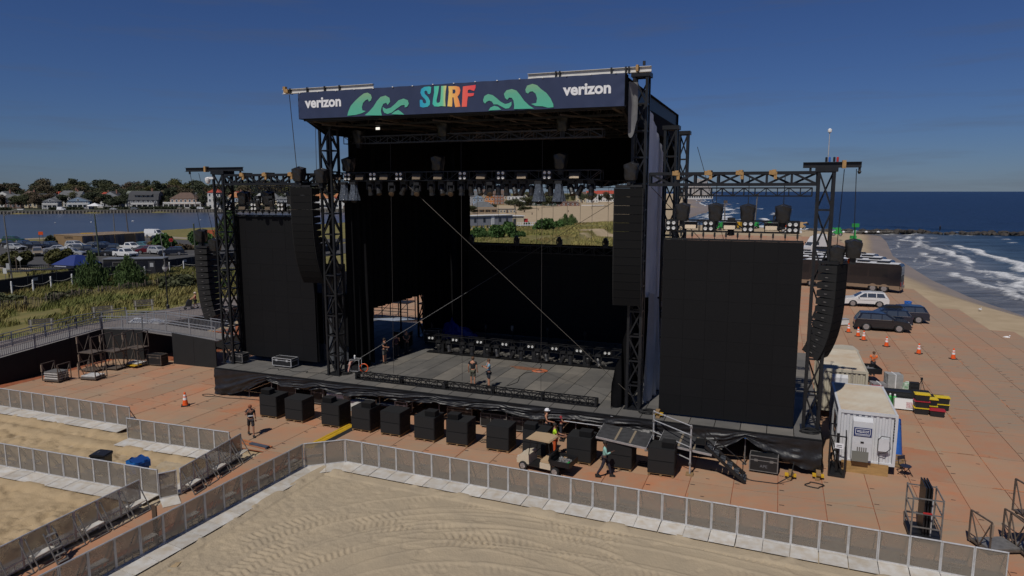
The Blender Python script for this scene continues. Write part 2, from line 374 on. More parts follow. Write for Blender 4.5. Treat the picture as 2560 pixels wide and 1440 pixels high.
# --- car park, road, verge path, boardwalk
ASPH = mat('asphalt', (0.065, 0.063, 0.062), 0.9, var=0.3, scale=0.4, bump=0.2, bscale=8)
def flat(name, pts, z, m, t=0.06): return structure(name, MB().prism(pts, z-t, z, 'z').mesh(name, m))
flat('car_park', [(-130, 128), (-62, 112), (-52, 133), (-40, 190), (-78, 176), (-108, 196), (-135, 165)], 0.42, ASPH, 0.3)
flat('road', [(-62, 112), (-51.5, 98), (-40, 128), (-20, 190), (-36, 192), (-52, 133)], 0.40, ASPH, 0.3)
flat('grass_verge', [(-135, 150), (-62, 103.5), (-60, 112), (-128, 134)], 0.36, mat('mown_grass', (0.085, 0.095, 0.03), 0.95, var=0.5, scale=0.8), 0.3)
PATH = mat('pale_path', (0.30, 0.25, 0.19), 0.9, var=0.2, scale=2)
flat('verge_path', [(-100, 118), (-64.5, 109), (-64, 110.4), (-100, 120)], 0.372, PATH, 0.2)
flat('lakeside_path', [(-170, 168), (-104, 196), (-80, 180), (-78, 183), (-104, 200), (-172, 172)], 0.44, PATH, 0.3)
flat('far_lawn', [(-462, 364), (-316, 434), (-209, 473), (-60, 467), (-60, 760), (-640, 760), (-640, 420)], 1.06, mat('far_lawn', (.055, .06, .028), .95, var=.45, scale=.08), .1)
# faint stall lines
ln = MB()
for k in range(9): ln.bar((-104+k*5.3, 138+k*.2, 0.428), (-101+k*5.3, 143.5+k*.2, 0.428), 0.14, 0.008)
tag(ln.build('stall_lines', mat('line_paint', (0.5, 0.5, 0.48), 0.8, var=0.4, scale=3)), kind='structure')
# boardwalk of planks laid across its length
bw = thing('boardwalk', None, None, P(-22.2, -34, 0), SA); bw['kind'] = 'structure'
BWM = mat('boardwalk_wood', (0.19, 0.16, 0.145), 0.9, var=0.3, scale=3, rand=0.18)
pbox('deck_frame', (2.9, 52, 1.56), (5.8, 104, 0.1), mat('boardwalk_frame', (0.07, 0.06, 0.05), 0.9), bw)
npl = 0; rest = MB()
for k in range(0, 360):
    d = 15+k*0.2
    if k < 290: pbox('plank', (2.9, d, 1.64), (5.85, 0.185, 0.05), BWM, bw)
    else: rest.box((2.9, d, 1.64), (5.85, 0.185, 0.05))
tag(rest.build('far_planks', BWM, bw), kind='stuff')

# --- event deck of composite mats over the sand
DK = mat('deck_mat', (0.42, 0.205, 0.11), 0.85, col2=(0.36, 0.25, 0.155), scale=0.45, bump=0.15, bscale=20, rand=0.13)
DKO = mat('deck_mat_worn', (0.44, 0.17, 0.078), 0.85, col2=(0.37, 0.23, 0.14), scale=0.7, bump=0.15, bscale=20, rand=0.10)
for m_ in (DK, DKO):      # broad grey dusting over the mats
    t = m_.node_tree; b = t.nodes['Principled BSDF']; src = b.inputs['Base Color'].links[0].from_socket
    geo = N(t, 'ShaderNodeNewGeometry'); n = N(t, 'ShaderNodeTexNoise'); n.inputs['Scale'].default_value = .11; n.inputs['Detail'].default_value = 7; n.inputs['Roughness'].default_value = .68
    t.links.new(geo.outputs['Position'], n.inputs[0]); r = N(t, 'ShaderNodeValToRGB'); r.color_ramp.elements[0].position = .42; r.color_ramp.elements[1].position = .62; r.color_ramp.elements[0].color = (.08, .08, .08, 1); r.color_ramp.elements[1].color = (.72, .72, .72, 1); t.links.new(n.outputs['Fac'], r.inputs[0])
    mp_ = N(t, 'ShaderNodeMapping'); mp_.inputs['Rotation'].default_value = (0, 0, -SA); mp_.inputs['Scale'].default_value = (.7, 5, 1); t.links.new(geo.outputs['Position'], mp_.inputs[0])
    n2 = N(t, 'ShaderNodeTexNoise'); n2.inputs['Scale'].default_value = .8; n2.inputs['Detail'].default_value = 8; n2.inputs['Roughness'].default_value = .7; t.links.new(mp_.outputs[0], n2.inputs[0])
    r2 = N(t, 'ShaderNodeValToRGB'); r2.color_ramp.elements[0].position = .4; r2.color_ramp.elements[1].position = .75; r2.color_ramp.elements[0].color = (.27, .215, .155, 1); r2.color_ramp.elements[1].color = (.40, .19, .10, 1); t.links.new(n2.outputs['Fac'], r2.inputs[0])
    sp_ = N(t, 'ShaderNodeVectorMath', operation='DOT_PRODUCT'); sp_.inputs[1].default_value = tuple(E1); t.links.new(geo.outputs['Position'], sp_.inputs[0]); g0 = N(t, 'ShaderNodeMapRange'); g0.inputs['From Min'].default_value = E1.dot(P(38, 0)); g0.inputs['From Max'].default_value = E1.dot(P(50, 0)); g0.inputs['To Max'].default_value = .55; t.links.new(sp_.outputs['Value'], g0.inputs[0]); ad_ = N(t, 'ShaderNodeMath', operation='ADD'); ad_.use_clamp = True; t.links.new(r.outputs[0], ad_.inputs[0]); t.links.new(g0.outputs[0], ad_.inputs[1])
    mx_ = N(t, 'ShaderNodeMixRGB'); t.links.new(ad_.outputs[0], mx_.inputs[0]); t.links.new(src, mx_.inputs[1]); t.links.new(r2.outputs[0], mx_.inputs[2]); t.links.new(mx_.outputs[0], b.inputs['Base Color'])
deck = thing('event_deck', None, None, S0, SA); deck['kind'] = 'structure'
PW, PL = 1.9, 4.2
cells = []
for i in range(-9, 31):
    for j in range(-6, 46):
        s0 = i*PW+0.55; d0 = -7.0+j*PL; L_ = PL
        if j < 0:
            if not (10.4 < s0+PW/2 < 12.6): continue
        if s0 < -15.8 or (s0 < -9 and 3 < d0 < 16): continue
        if s0+PW > max(51.0, 61.2-.135*d0) or (j > 26 and s0 < 8): continue
        c = P(s0+PW/2, d0+PL/2)
        ang = c.x/max(c.y, 1)
        under = 1.5 < s0 < 34 and 0.6 < d0 < 14
        cells.append((c.length + (200 if under or abs(ang) > 0.85 else 0) + (60 if (d0 > 34 and s0 < 30) else 0), s0, d0))
cells.sort()
rest = MB()
for k, (q, s0, d0) in enumerate(cells):
    z = rnd.uniform(-0.006, 0.004)
    if k < 299: pbox('deck_panel', (s0+PW/2, d0+PL/2, -0.03+z), (PW-0.03, PL-0.03, 0.06), DKO if rnd.random() < .4 else DK, deck)
    else: rest.mi = k % 2; rest.box((s0+PW/2, d0+PL/2, -0.03+z), (PW-0.03, PL-0.03, 0.06))
tag(rest.build('far_deck_panels', [DK, DKO], deck), kind='stuff')
base = MB(); base.box((17, 48, -0.045), (66, 110, 0.03)); base.box((29, 144, -0.045), (41, 82, 0.03)); base.box((11.4, -19.6, -0.045), (1.9, 25, 0.03))
base.build('deck_underlay', mat('deck_joint', (0.34, 0.10, 0.04), 0.9, var=0.5, scale=3), deck)
sl_ = MB()
for q, s0, d0 in cells[:260]:
    for t_ in (0.12, 0.3, 0.52, 0.75, 0.93):
        if rnd.random() < .45: sl_.box((s0+0.16, d0+PL*t_, 0.003), (0.2, 0.055, 0.004))
    if rnd.random() < .35: sl_.box((s0+rnd.uniform(.5, 1.6), d0+rnd.uniform(.4, 3.8), 0.003), (0.16, 0.05, 0.004))
tag(sl_.build('latch_slots', mat('slot_dark', (0.035, 0.022, 0.018), 0.9), deck), kind='stuff')
# grit and chalk streaks lying in the joints
st = MB()
for k in range(150):
    q, s0, d0 = rnd.choice(cells[:230]); L_ = rnd.uniform(.3, 1.6)
    if rnd.random() < .6: st.box((s0+rnd.uniform(.2, PW-.2), d0+rnd.uniform(0, .12), 0.004), (L_, rnd.uniform(.03, .09), 0.003))
    else: st.box((s0+rnd.uniform(.0, .1), d0+rnd.uniform(.6, PL-.6), 0.004), (rnd.uniform(.03, .08), L_, 0.003))
tag(st.build('spilt_grit', mat('orange_grit', (0.50, 0.21, 0.10), 0.95, var=0.3, scale=9), deck), kind='stuff')

# --- foreground sand with real tyre tracks and footprints
def sand_mat(name, c1, c2):
    return mat(name, c1, 0.95, col2=c2, scale=0.7, bump=0.45, bscale=14, spec=0.15)
xs = np.arange(-17.5, 21.5, 0.05); ys = np.arange(14.5, 33.6, 0.05)
X, Y = np.meshgrid(xs, ys)
n1 = fbm(X/1.6, Y/1.6, 4, 2); n2 = fbm(X/0.22, Y/0.22, 3, 9)
Z = -0.10+0.05*(n1-.47)
rough = np.clip(sstep(-5.5, -9, X-0.35*(Y-25))+sstep(25.8, 28.5, Y+0.42*(X-2)), 0, 1)*(1-0.8*sstep(3, 8, X))
Z += 0.075*(n2-.45)*(0.18+rough)
for cx, cy, r0, wd, ph, a0, a1 in [(-2.8, 18.7, 9.4, .62, 0, -1.4, .9), (-2.5, 18.8, 8.2, .55, .4, -1.5, .3), (-2.2, 19, 5.9, .6, .2, -1.6, .7), (-2.4, 18.4, 7.1, .6, .7, -1.5, .2), (-2.2, 15.3, 11.1, .6, .1, -.35, .65),
                                   (-2.2, 16.8, 5.8, .6, .3, -.7, .9), (-.6, 19.5, 5.4, .7, .5, -.3, 1.0), (-7.3, -5.4, 33.4, .65, .5, .13, .6), (-7.3, -5.4, 31.5, .6, .9, .2, .7), (-6, -3, 27.3, .6, .1, .18, .7), (-6.5, -4, 29.8, .7, .6, .05, .35)]:
    dx = X-cx; dy = Y-cy; rr = np.hypot(dx, dy)-r0+0.25*(fbm(X/3, Y/3, 2, 33)-.5); th = np.arctan2(dx, dy)
    u = rr/wd; band = sstep(1.0, .86, np.abs(u))*sstep(a0, a0+.12, th)*sstep(a1, a1-.12, th)
    lug = np.sin((th*r0)*2*math.pi/0.26+np.abs(u)*3.8+ph*6+math.pi*(u > 0))
    fade = sstep(.34, .52, fbm(X/1.8, Y/1.8, 2, 60+int(cx*10+r0*7)))
    Z += band*(-0.016+0.022*np.clip(lug*1.6, -1, 1)*(np.abs(u) > .15)*(.08+.92*fade)) + 0.022*np.exp(-((np.abs(u)-1.08)/.12)**2)*(th > a0)*(th < a1)
Z = np.minimum(Z, -0.02)
ls_, ld_ = loc_s(X, Y), loc_d(X, Y)
fp = sstep(.36, .56, fbm(X/2.6, Y/2.6, 3, 19)); Z += 0.034*(fbm(X/.30, Y/.24, 2, 14)-.45)*fp+.010*(fbm(X/.13, Y/.13, 2, 15)-.45)
Z -= .03*sstep(.70, .78, vnoise(X/.42, Y/.42, 95))*fp
dr = sstep(.44, .62, fbm(X/1.1, Y/1.1, 3, 44))
ef = np.exp(-((ld_+7.72+.0306*(ls_-14.85))/.34)**2); Z = np.maximum(Z, np.where((ls_ > 14.2) & (ef > .25), (.02+.10*dr)*ef-.07, -1))
ef = np.exp(-((ls_-13.98-.03*(ld_+14))/.36)**2); Z = np.maximum(Z, np.where((ld_ < -7.5) & (ef > .25), (.03+.11*dr)*ef-.07, -1))
structure('sand', np_grid(X, Y, Z, 'sand', sand_mat('foreground_sand', (0.40, 0.325, 0.225), (0.34, 0.28, 0.20))))
xs = np.arange(-46, -12.0, 0.085); ys = np.arange(17, 42, 0.085)
X, Y = np.meshgrid(xs, ys)
Z = -0.12+0.10*(fbm(X/1.2, Y/1.2, 3, 4)-.47)+0.42*(fbm(X/.34, Y/.34, 3, 8)-.46)*(.35+.65*sstep(.3, .5, fbm(X/2.4, Y/2.4, 2, 70)))+.08*(fbm(X/.5, Y/.18, 2, 88)-.46)
lim = np.where(loc_s(X, Y) > 9.7, -0.11, np.where((loc_d(X, Y) > -7.2) | (loc_s(X, Y) > 13), -0.16, 0.03))
Zp = np.minimum(Z, lim); ls_, ld_ = loc_s(X, Y), loc_d(X, Y); dr = sstep(.42, .6, fbm(X/.9, Y/.9, 3, 47))
for de in (-7.95, -9.15, -14.1): Zp = np.maximum(Zp, np.where((ls_ < 9.0) & (ld_ < -7.4) & (np.abs(ld_-de) < .42), (.06+.11*dr)*np.exp(-((ld_-de)/.36)**2)-.10, -1))
structure('sand', np_grid(X, Y, Zp, 'pen_sand', sand_mat('pen_sand', (0.41, 0.31, 0.19), (0.345, 0.255, 0.15))))
# --- jetty of boulders
ROCK = mat('wet_rock', (0.055, 0.047, 0.04), 0.8, var=0.5, scale=0.9, bump=0.5, bscale=3, rand=0.3)
jet = thing('rock_jetty', 'long jetty of dark boulders running out from the beach into the surf', 'jetty', (120, 250, -2.4))
def rock_mesh(seed):
    r_ = random.Random(seed); bm = bmesh.new(); bmesh.ops.create_icosphere(bm, subdivisions=1, radius=1)
    for v in bm.verts: v.co *= r_.uniform(.7, 1.15)
    me = bpy.data.meshes.new('boulder'); bm.to_mesh(me); bm.free(); me.materials.append(ROCK); return me
rks = [rock_mesh(k) for k in range(5)]
for k in range(190):
    t_ = k/190; x = -8+t_*118+rnd.uniform(-1, 1); y = 9-t_*30*0.62+rnd.uniform(-2.6, 2.6); sc = rnd.uniform(.9, 1.9)
    link('boulder', rnd.choice(rks), jet, Matrix.Translation((x, y, rnd.uniform(-.3, .7)+(0.5 if t_ < .35 else 0))) @ Matrix.Rotation(rnd.uniform(0, 6), 4, 'Z') @ Matrix.Diagonal((sc, sc*.8, sc*.6, 1)))
# ================================================================== THE STAGE
def lattice(parent, x0, x1, y0, y1, z0, z1, bay, ch=0.12, br=0.07, m=None, style='zig', axis='z', chord='chord', brace='brace'):
    """box lattice girder; axis z = tower, axis x = header; every chord and brace is a piece of its own"""
    m = m or STEEL
    if axis == 'z': mk = lambda a, b, t: (a, b, t); A = (x0, x1); B = (y0, y1); T0, T1 = z0, z1
    elif axis == 'x': mk = lambda a, b, t: (t, b, a); A = (z0, z1); B = (y0, y1); T0, T1 = x0, x1
    else: mk = lambda a, b, t: (b, t, a); A = (z0, z1); B = (x0, x1); T0, T1 = y0, y1
    for a in A:
        for b in B: pbar(chord, mk(a, b, T0), mk(a, b, T1), ch, m, parent)
    n = max(1, round((T1-T0)/bay)); h = (T1-T0)/n
    for k in range(n+1):
        t = T0+k*h
        for b in B: pbar(brace, mk(A[0], b, t), mk(A[1], b, t), br, m, parent)
        for a in A: pbar(brace, mk(a, B[0], t), mk(a, B[1], t), br, m, parent)
        if k == n: break
        for f in (0, 1):
            b = B[f]; a = A[f]; lo, hi = (t, t+h) if (k+f) % 2 else (t+h, t)
            pbar(brace, mk(A[0], b, lo), mk(A[1], b, hi), br, m, parent); pbar(brace, mk(a, B[0], lo), mk(a, B[1], hi), br, m, parent)
            if style == 'x': pbar(brace, mk(A[0], b, hi), mk(A[1], b, lo), br*.99, m, parent)
def light_truss(parent, x0, x1, y, z, w=0.45, h=0.5, bay=0.6, m=None, tube=0.05, axis='x'):
    """aluminium-style box truss: four chords as pieces, the thin lacing joined"""
    m = m or TRUSSB; lac = MB()
    mk = (lambda t, a, b: (t, y+a, z+b)) if axis == 'x' else (lambda t, a, b: (y+a, t, z+b))
    for a in (-w/2, w/2):
        for b in (0, h): pbar('chord', mk(x0, a, b), mk(x1, a, b), tube, m, parent)
    n = max(1, round((x1-x0)/bay)); st_ = (x1-x0)/n
    for k in range(n+1):
        t = x0+k*st_
        for a in (-w/2, w/2):
            lac.bar(mk(t, a, 0), mk(t, a, h), tube*.7)
            if k < n: lac.bar(mk(t, a, 0 if k % 2 else h), mk(t+st_, a, h if k % 2 else 0), tube*.6)
        for b in (0, h):
            lac.bar(mk(t, -w/2, b), mk(t, w/2, b), tube*.6)
            if k < n: lac.bar(mk(t, -w/2, b), mk(t+st_, w/2, b), tube*.5)
    lac.build('lacing', m, parent)

# --- platform
stage = thing('stage_platform', 'long raised stage floor of grey panels behind a sagging black skirt', 'stage', P(0, 0, 0), SA)
FL = mat('stage_floor', (0.125, 0.118, 0.108), 0.75, col2=(0.09, 0.087, 0.082), scale=0.8, bump=0.1, rand=0.12)
FLP = mat('stage_floor_pale', (0.17, 0.155, 0.135), 0.75, col2=(0.12, 0.112, 0.10), scale=0.9, bump=0.1, rand=0.12)
for i in range(30):
    for j in range(8):
        x = 0.02+(i+.5)*1.2187; y = 0.02+(j+.5)*2.3
        pbox('floor_panel', (x, y, 1.775+rnd.uniform(-.004, .004)), (1.185, 2.285, 0.05), FLP if (rnd.random() < .25) else FL, stage)
fr = MB()
for y in (0.06, 2.4, 4.8, 9, 14, 18.3): fr.box((18.3, y, 1.68), (36.5, 0.1, 0.14))
for x in np.arange(0.06, 36.6, 2.43): fr.box((x, 9.2, 1.66), (0.1, 18.3, 0.12))
fr.build('floor_frame', mat('floor_frame_black', (0.010, 0.010, 0.011), 0.8), stage)
pbox('front_edge', (18.3, -0.01, 1.76), (36.6, 0.03, 0.07), BLACK, stage)
for x in (2.5, 4.35, 8.3, 12.4, 16.4, 20.6, 24.6, 28.4, 33.2):
    pp = MB(); pp.tube([(x, 0.25, 0), (x, 0.25, 1.62)], 0.035, 8); pp.box((x, 0.25, 0.01), (.2, .2, .02)); pp.build('post', GALV, stage)
    pbox('post_head', (x, 0.25, 1.45), (0.1, 0.09, 0.26), BLUE, stage); pbox('head_beam', (x+.2, 0.13, 1.64), (1.0, 0.05, 0.07), BLUE, stage)
for x in (1, 6.3, 14.3, 18.4, 22.6, 26.6, 30.8, 35.5):
    for y in (2.4, 4.8, 9, 14): pbox('inner_post', (x, y, 0.8), (.09, .09, 1.6), BLACK, stage)
# skirt: hem height along the front
HEM = [(0, .05), (1.3, .12), (2.6, .55), (4.35, 1.42), (5.6, 1.12), (7.4, 1.05), (8.3, 1.25), (10, 1.05), (12.4, 1.22), (14.5, 1.12), (16.4, 1.32), (18.5, 1.15), (20.6, 1.28), (22.5, 1.05), (24.6, 1.22), (26.5, .95), (28.4, 1.0), (29.6, .72), (31, .62), (32.3, .9), (33.2, 1.5), (34, 1.0), (35, .55), (36, .28), (36.6, .22)]
hx, hz = np.array(HEM).T
def skirt_pt(u, v):
    x = u*36.6; hem = float(np.interp(x, hx, hz)); z = 1.74+(hem-1.74)*v
    sl = (float(np.interp(x+.3, hx, hz))-float(np.interp(x-.3, hx, hz)))*1.2
    sag = 0.06+0.10*math.sin(v*9+x*1.1)*v+0.06*math.sin(x*3.7+v*(6+9*sl))*v+0.045*math.sin(v*26+x*(1.7+3*sl))*min(1, 2*v)+0.03*math.sin(x*9+2*v)*v*v
    return (x, -0.05-abs(sag), z)
sk = MB(); sk.sheet(skirt_pt, 300, 18); sk.build('front_skirt', SKIRT, stage, smooth=True)
def skirt_side(x, sg):
    def f(u, v):
        y = -0.05+u*9; hem = .12+.25*abs(math.sin(u*6)); z = 1.74+(hem-1.74)*v
        return (x+sg*(.03+.08*abs(math.sin(u*21+v*4))*v), y, z)
    b = MB(); b.sheet(f, 60, 8); b.build('side_skirt', SKIRT, stage, smooth=True)
skirt_side(0, -1); skirt_side(36.6, 1)
pbox('back_skirt', (18.3, 10.5, 0.85), (36, 0.05, 1.66), CLOTH, stage)

# --- steel towers
def tower(label, s, d, w, z1, style, bay=1.3, z0=1.8, dep=None, cap=True, ch=0.13):
    t = thing('lattice_tower', label, 'tower', P(s, d, z0), SA, 'steel lattice towers of the stage')
    dep = dep or w
    lattice(t, -w/2, w/2, -dep/2, dep/2, 0, z1-z0, bay, ch, 0.075, style=style)
    pbox('base_plate', (0, 0, 0.02), (w+.3, dep+.3, 0.04), STEEL, t)
    if cap: pbox('head_frame', (0, 0, z1-z0+.1), (w+.3, dep+.2, 0.22), STEEL, t)
    return t
tower('tall black lattice tower left of the stage opening, beside the left loudspeaker hang', 8.47, 1.6, 0.76, 17.0, 'zig')
tower('tallest black lattice tower at the right end of the blue banner', 27.42, 1.55, 0.64, 18.95, 'zig')
tower('cross-braced black tower at the far left corner of the stage', 0.03, 1.6, 0.78, 14.4, 'x')
tower('open black tower at the far right corner of the stage under a white pole', 36.12, 1.45, 0.64, 14.2, 'zig', 1.75)
tower('black tower behind the grey side cloth, nearer of the two rear right ones', 28.25, 6.4, 0.62, 16.75, 'zig', 1.5)
tower('black tower behind the grey side cloth, farthest right rear one with a guy wire', 28.45, 10.2, 0.5, 16.75, 'zig', 1.5)
tower('thin tower in the dark at the back of the left wing', 8.2, 13.8, 0.8, 15, 'zig', 1.3)
# --- headers between the towers
def header(label, x0, x1, d, z0, z1, dep=0.55, bay=1.1, ch=0.14, br=.1, straps=()):
    t = thing('header_girder', label, 'girder', P(x0, d, z0), SA, 'girders carrying the screens')
    lattice(t, 0, x1-x0, -dep/2, dep/2, 0, z1-z0, bay, ch, br, axis='x')
    for x in straps:
        b = MB(); b.box((x-x0, 0, z1-z0+.03), (.18, dep+.35, .24)); b.box((x-x0+.07, -dep/2-.1, z1-z0-.12), (.14, .1, .34)); b.box((x-x0-.12, -dep/2-.07, z1-z0+.02), (.2, .12, .2)); b.build('lashing', STRAP, t)
    return t
header('wide black girder over the right screen with four tan lashings', 28.0, 35.75, 1.5, 13.62, 14.16, straps=(29.35, 30.9, 32.35, 33.85))
header('wide black girder over the left screen with tan lashings', 0.55, 8.05, 1.5, 13.75, 14.32, straps=(2.1, 3.9, 5.9), bay=.9)
for lab, x0, x1, d, z in (('thin black truss spanning behind the right girder', 29.0, 35.7, 5.2, 13.05), ('thin black truss spanning behind the left girder', 0.2, 8.0, 4.2, 13.2)):
    t = thing('rear_truss', lab, 'truss', P(x0, d, z), SA, 'thin trusses behind the screens'); light_truss(t, 0, x1-x0, 0, 0, .4, .42, .55, STEEL, .07)
# --- I-beams
def ibeam(label, x0, x1, d, z, m, cat='beam'):
    t = thing('cantilever_beam', label, cat, P((x0+x1)/2, d, z), SA); L_ = x1-x0
    b = MB(); b.box((0, 0, 0), (L_, .02, .22)); b.box((0, 0, .12), (L_, .2, .02)); b.box((0, 0, -.12), (L_, .2, .02)); b.build('beam_body', m, t)
    return t
WB = mat('white_beam', (0.62, 0.60, 0.57), 0.6, var=0.15, scale=2)
b1 = ibeam('white steel beam poking out beyond the left end of the blue banner', 6.75, 12.9, -0.25, 19.05, WB)
b2 = ibeam('white steel beam on top of the right end of the blue banner', 22.0, 28.2, -0.25, 19.03, WB)
for b, xs_ in ((b1, (-2.5, -1.3, -.1, .9)), (b2, (-1.6, -1.4, 1.2, 1.9, 2.05, 2.5))):
    for x in xs_: pbox('clamp', (x, -.02, 0), (.07, .26, .32), BLACK, b)
mm = MB(); mm.box((-2.75, -.05, .02), (.28, .3, .2)); mm.box((-2.95, 0, .2), (.16, .2, .18)); mm.build('hoist_hook', STRAP, b1)
mm = MB(); mm.box((2.45, -.05, .05), (.12, .3, .3)); mm.build('hoist_hook', STRAP, b2); pbox('floodlight', (2.75, 0, .28), (.12, .1, .2), BLACK, b2)
b3 = ibeam('black cantilever beam on top of the far right tower', 35.1, 37.55, 1.3, 14.5, BLACK); b4 = ibeam('black cantilever beam on top of the far left tower', -3.1, 1.75, 1.6, 14.72, BLACK)
for b, x in ((b3, .5), (b4, -.65)):
    k = MB(); k.box((x, 0, .02), (.16, .32, .36)); k.build('lashing', STRAP, b)
for x in (-.9, 1.15): k = MB(); k.box((x, 0, -.2), (.1, .1, .2)); k.lathe([(.04, -.42), (.09, -.32), (.04, -.26)], (x, 0, 0), 6); k.build('shackle', BLACK, b3)
for x in (-2.1, 2.2): k = MB(); k.box((x, 0, -.2), (.09, .09, .2)); k.build('shackle', BLACK, b4)
for x, m in ((-.25, BLACK), (-.12, BLUE), (.08, BLACK), (.22, RED)): k = MB(); k.lathe([(.05, .14), (.05, .34), (.02, .36)], (x, 0, 0), 8); k.build('beacon', m, b3)
pole = thing('weather_mast', 'thin white pole with a small sensor on the far right tower', 'mast', P(36.15, 1.4, 14.2), SA)
k = MB(); k.tube([(0, 0, 0), (0, 0, 1.75)], .03, 6, r2=.018); k.build('pole', ALU, pole); k = MB(); k.lathe([(.02, 1.75), (.09, 1.8), (.09, 1.9), (.03, 1.95)], (0, 0, 0), 8); k.build('sensor', WHITE, pole)
cctv = thing('camera_dome', 'white dome camera on the far left tower', 'camera', P(-.75, 1.1, 14.05), SA)
k = MB(); k.box((.25, 0, .1), (.5, .12, .14)); k.build('bracket', WHITE, cctv); k = MB(); k.lathe([(.02, -.28), (.13, -.2), (.17, -.05), (.17, .1), (.05, .16)], (0, 0, 0), 10); k.build('dome', WHITE, cctv)

# --- roof
roof = thing('stage_roof', 'deep black stage roof with beams and lacing seen from below', 'roof', P(8.3, -0.55, 17.3), SA)
RW, RD = 18.75, 18.2
pbox('roof_skin', (RW/2, RD/2, 1.42), (RW, RD, .06), CLOTH, roof)
pbox('fascia_frame', (RW/2, 0.12, .72), (RW, .12, 1.44), BLACK, roof)
k = MB(); k.prism([(.0, .1), (1.9, -.62), (2.6, -.62), (RD-.2, -.5), (RD-.2, .6), (.0, .6)], .04, .12, 'x'); k.prism([(.0, .1), (1.9, -.62), (2.6, -.62), (RD-.2, -.5), (RD-.2, .6), (.0, .6)], RW-.12, RW-.04, 'x'); k.build('side_cloth', CLOTH, roof)
pbox('rear_cloth', (RW/2, RD-.05, .4), (RW, .05, 2.0), CLOTH, roof)
for x in (.2, RW-.2): pbox('side_frame', (x, RD/2, .95), (.16, RD, .9), BLACK, roof)
BEAMW = mat('roof_beam', (0.12, 0.09, 0.068), 0.8, var=0.5, scale=2)
for k, x in enumerate(np.linspace(.6, RW-.6, 9)):
    pbar('roof_beam', (x, .3, .05), (x, RD-.3, -.05), .14 if k % 2 else .2, BEAMW if k % 2 == 0 else BLACK, roof, h=.22)
for y in (.35, 2.2, 4.6, 7, 9.4, 11.8, 14.2, 16.6):
    pbar('cross_beam', (.1, y, -.12 if y > 1 else 0), (RW-.1, y, -.12 if y > 1 else 0), .1, BLACK, roof, h=.12)
for y in (2.2, 4.6, 7, 9.4, 11.8, 14.2, 16.6):
    lac = MB(); n_ = 34
    for i in range(n_):
        x = .2+i*(RW-.4)/n_; x2 = x+(RW-.4)/n_
        lac.bar((x, y+.03, -.1 if i % 2 else 1.3), (x2, y+.03, 1.3 if i % 2 else -.1), .045)
    lac.build('beam_lacing', mat('dull_lacing', (0.03, 0.026, 0.024), .6), roof)
for i in range(5):
    x = 1+i*3.6; pbar('wind_brace', (x, .4, -.2), (x+3.2, 6.9, -.2), .07, BEAMW, roof); pbar('wind_brace', (x+3.2, 7.1, -.22), (x, 14, -.22), .07, BEAMW, roof)
bk = MB()
for x, y, z in ((.2, .6, -.28), (RW-.25, .6, -.28)): bk.bar((x, .2, .1), (x, 2.4, -.55), .14)
bk.build('corner_strut', BLACK, roof)
wl = thing('work_light', 'small lit work light under the left part of the roof', 'lamp', P(11.75, 1.9, 16.98), SA)
pbox('housing', (0, .06, 0), (.34, .1, .2), BLACK, wl); pbox('lens', (0, 0, 0), (.26, .03, .14), mat('lit_lens', (.9, .9, .85), .3, emit=(1, .95, .85, 1.3)), wl)
# dark masking at the back of the roof and behind the banner
mk = thing('rear_valance', 'black cloth strip hung across the back of the roof above the view to the beach', 'curtain', P(8.6, 17.2, 13.75), SA)
b = MB(); b.sheet(lambda u, v: (u*18.4, .1*math.sin(u*60), 3.4*v+(.12*math.sin(u*33) if v < .01 else 0)), 120, 3); b.build('cloth', CLOTH, mk)
rt = thing('rear_light_truss', 'black truss across the back of the roof in front of the beach view', 'truss', P(10.4, 15.6, 13.55), SA); light_truss(rt, 0, 14.6, 0, 0, .4, .5, .6)

# --- banner
NAVY = mat('banner_navy', (0.018, 0.031, 0.085), 0.75, var=0.12, scale=.8, bump=0.12, bscale=1.6)
ban = thing('banner', 'long navy banner with colourful wave art across the top of the stage', 'banner', P(0, -0.7, 0), SA)
def ban_pt(u, v):
    x = 8.14+u*18.9; e = min(u, 1-u)*18.9
    z0 = 17.42-.10*u; z1 = 18.88-.03*u+.007*math.sin(u*75)
    cor = math.exp(-e/.7)
    y = -.006*math.sin(x*3.1+v*4)-.03*math.exp(-e/.25)*math.sin((v*7+e*3)*2.2)-.012*math.sin(x*9)*(abs(v-.5)*2)**5
    return (x, y, z0+(z1-z0)*v)
b = MB(); b.sheet(ban_pt, 150, 8); b.build('sheet', NAVY, ban, smooth=True)
for x, y0 in ((8.14, .0), (27.05, .0)):
    b = MB(); b.box((x, .35, 18.12), (.03, .68, 1.44)); b.build('return_side', CLOTH, ban)
gm = MB()
for k in range(16): gm.box((8.3+k*1.22, -.02, 18.86+.01*(k % 2)), (.07, .05, .04))
gm.build('eyelet_ties', WHITE, ban)
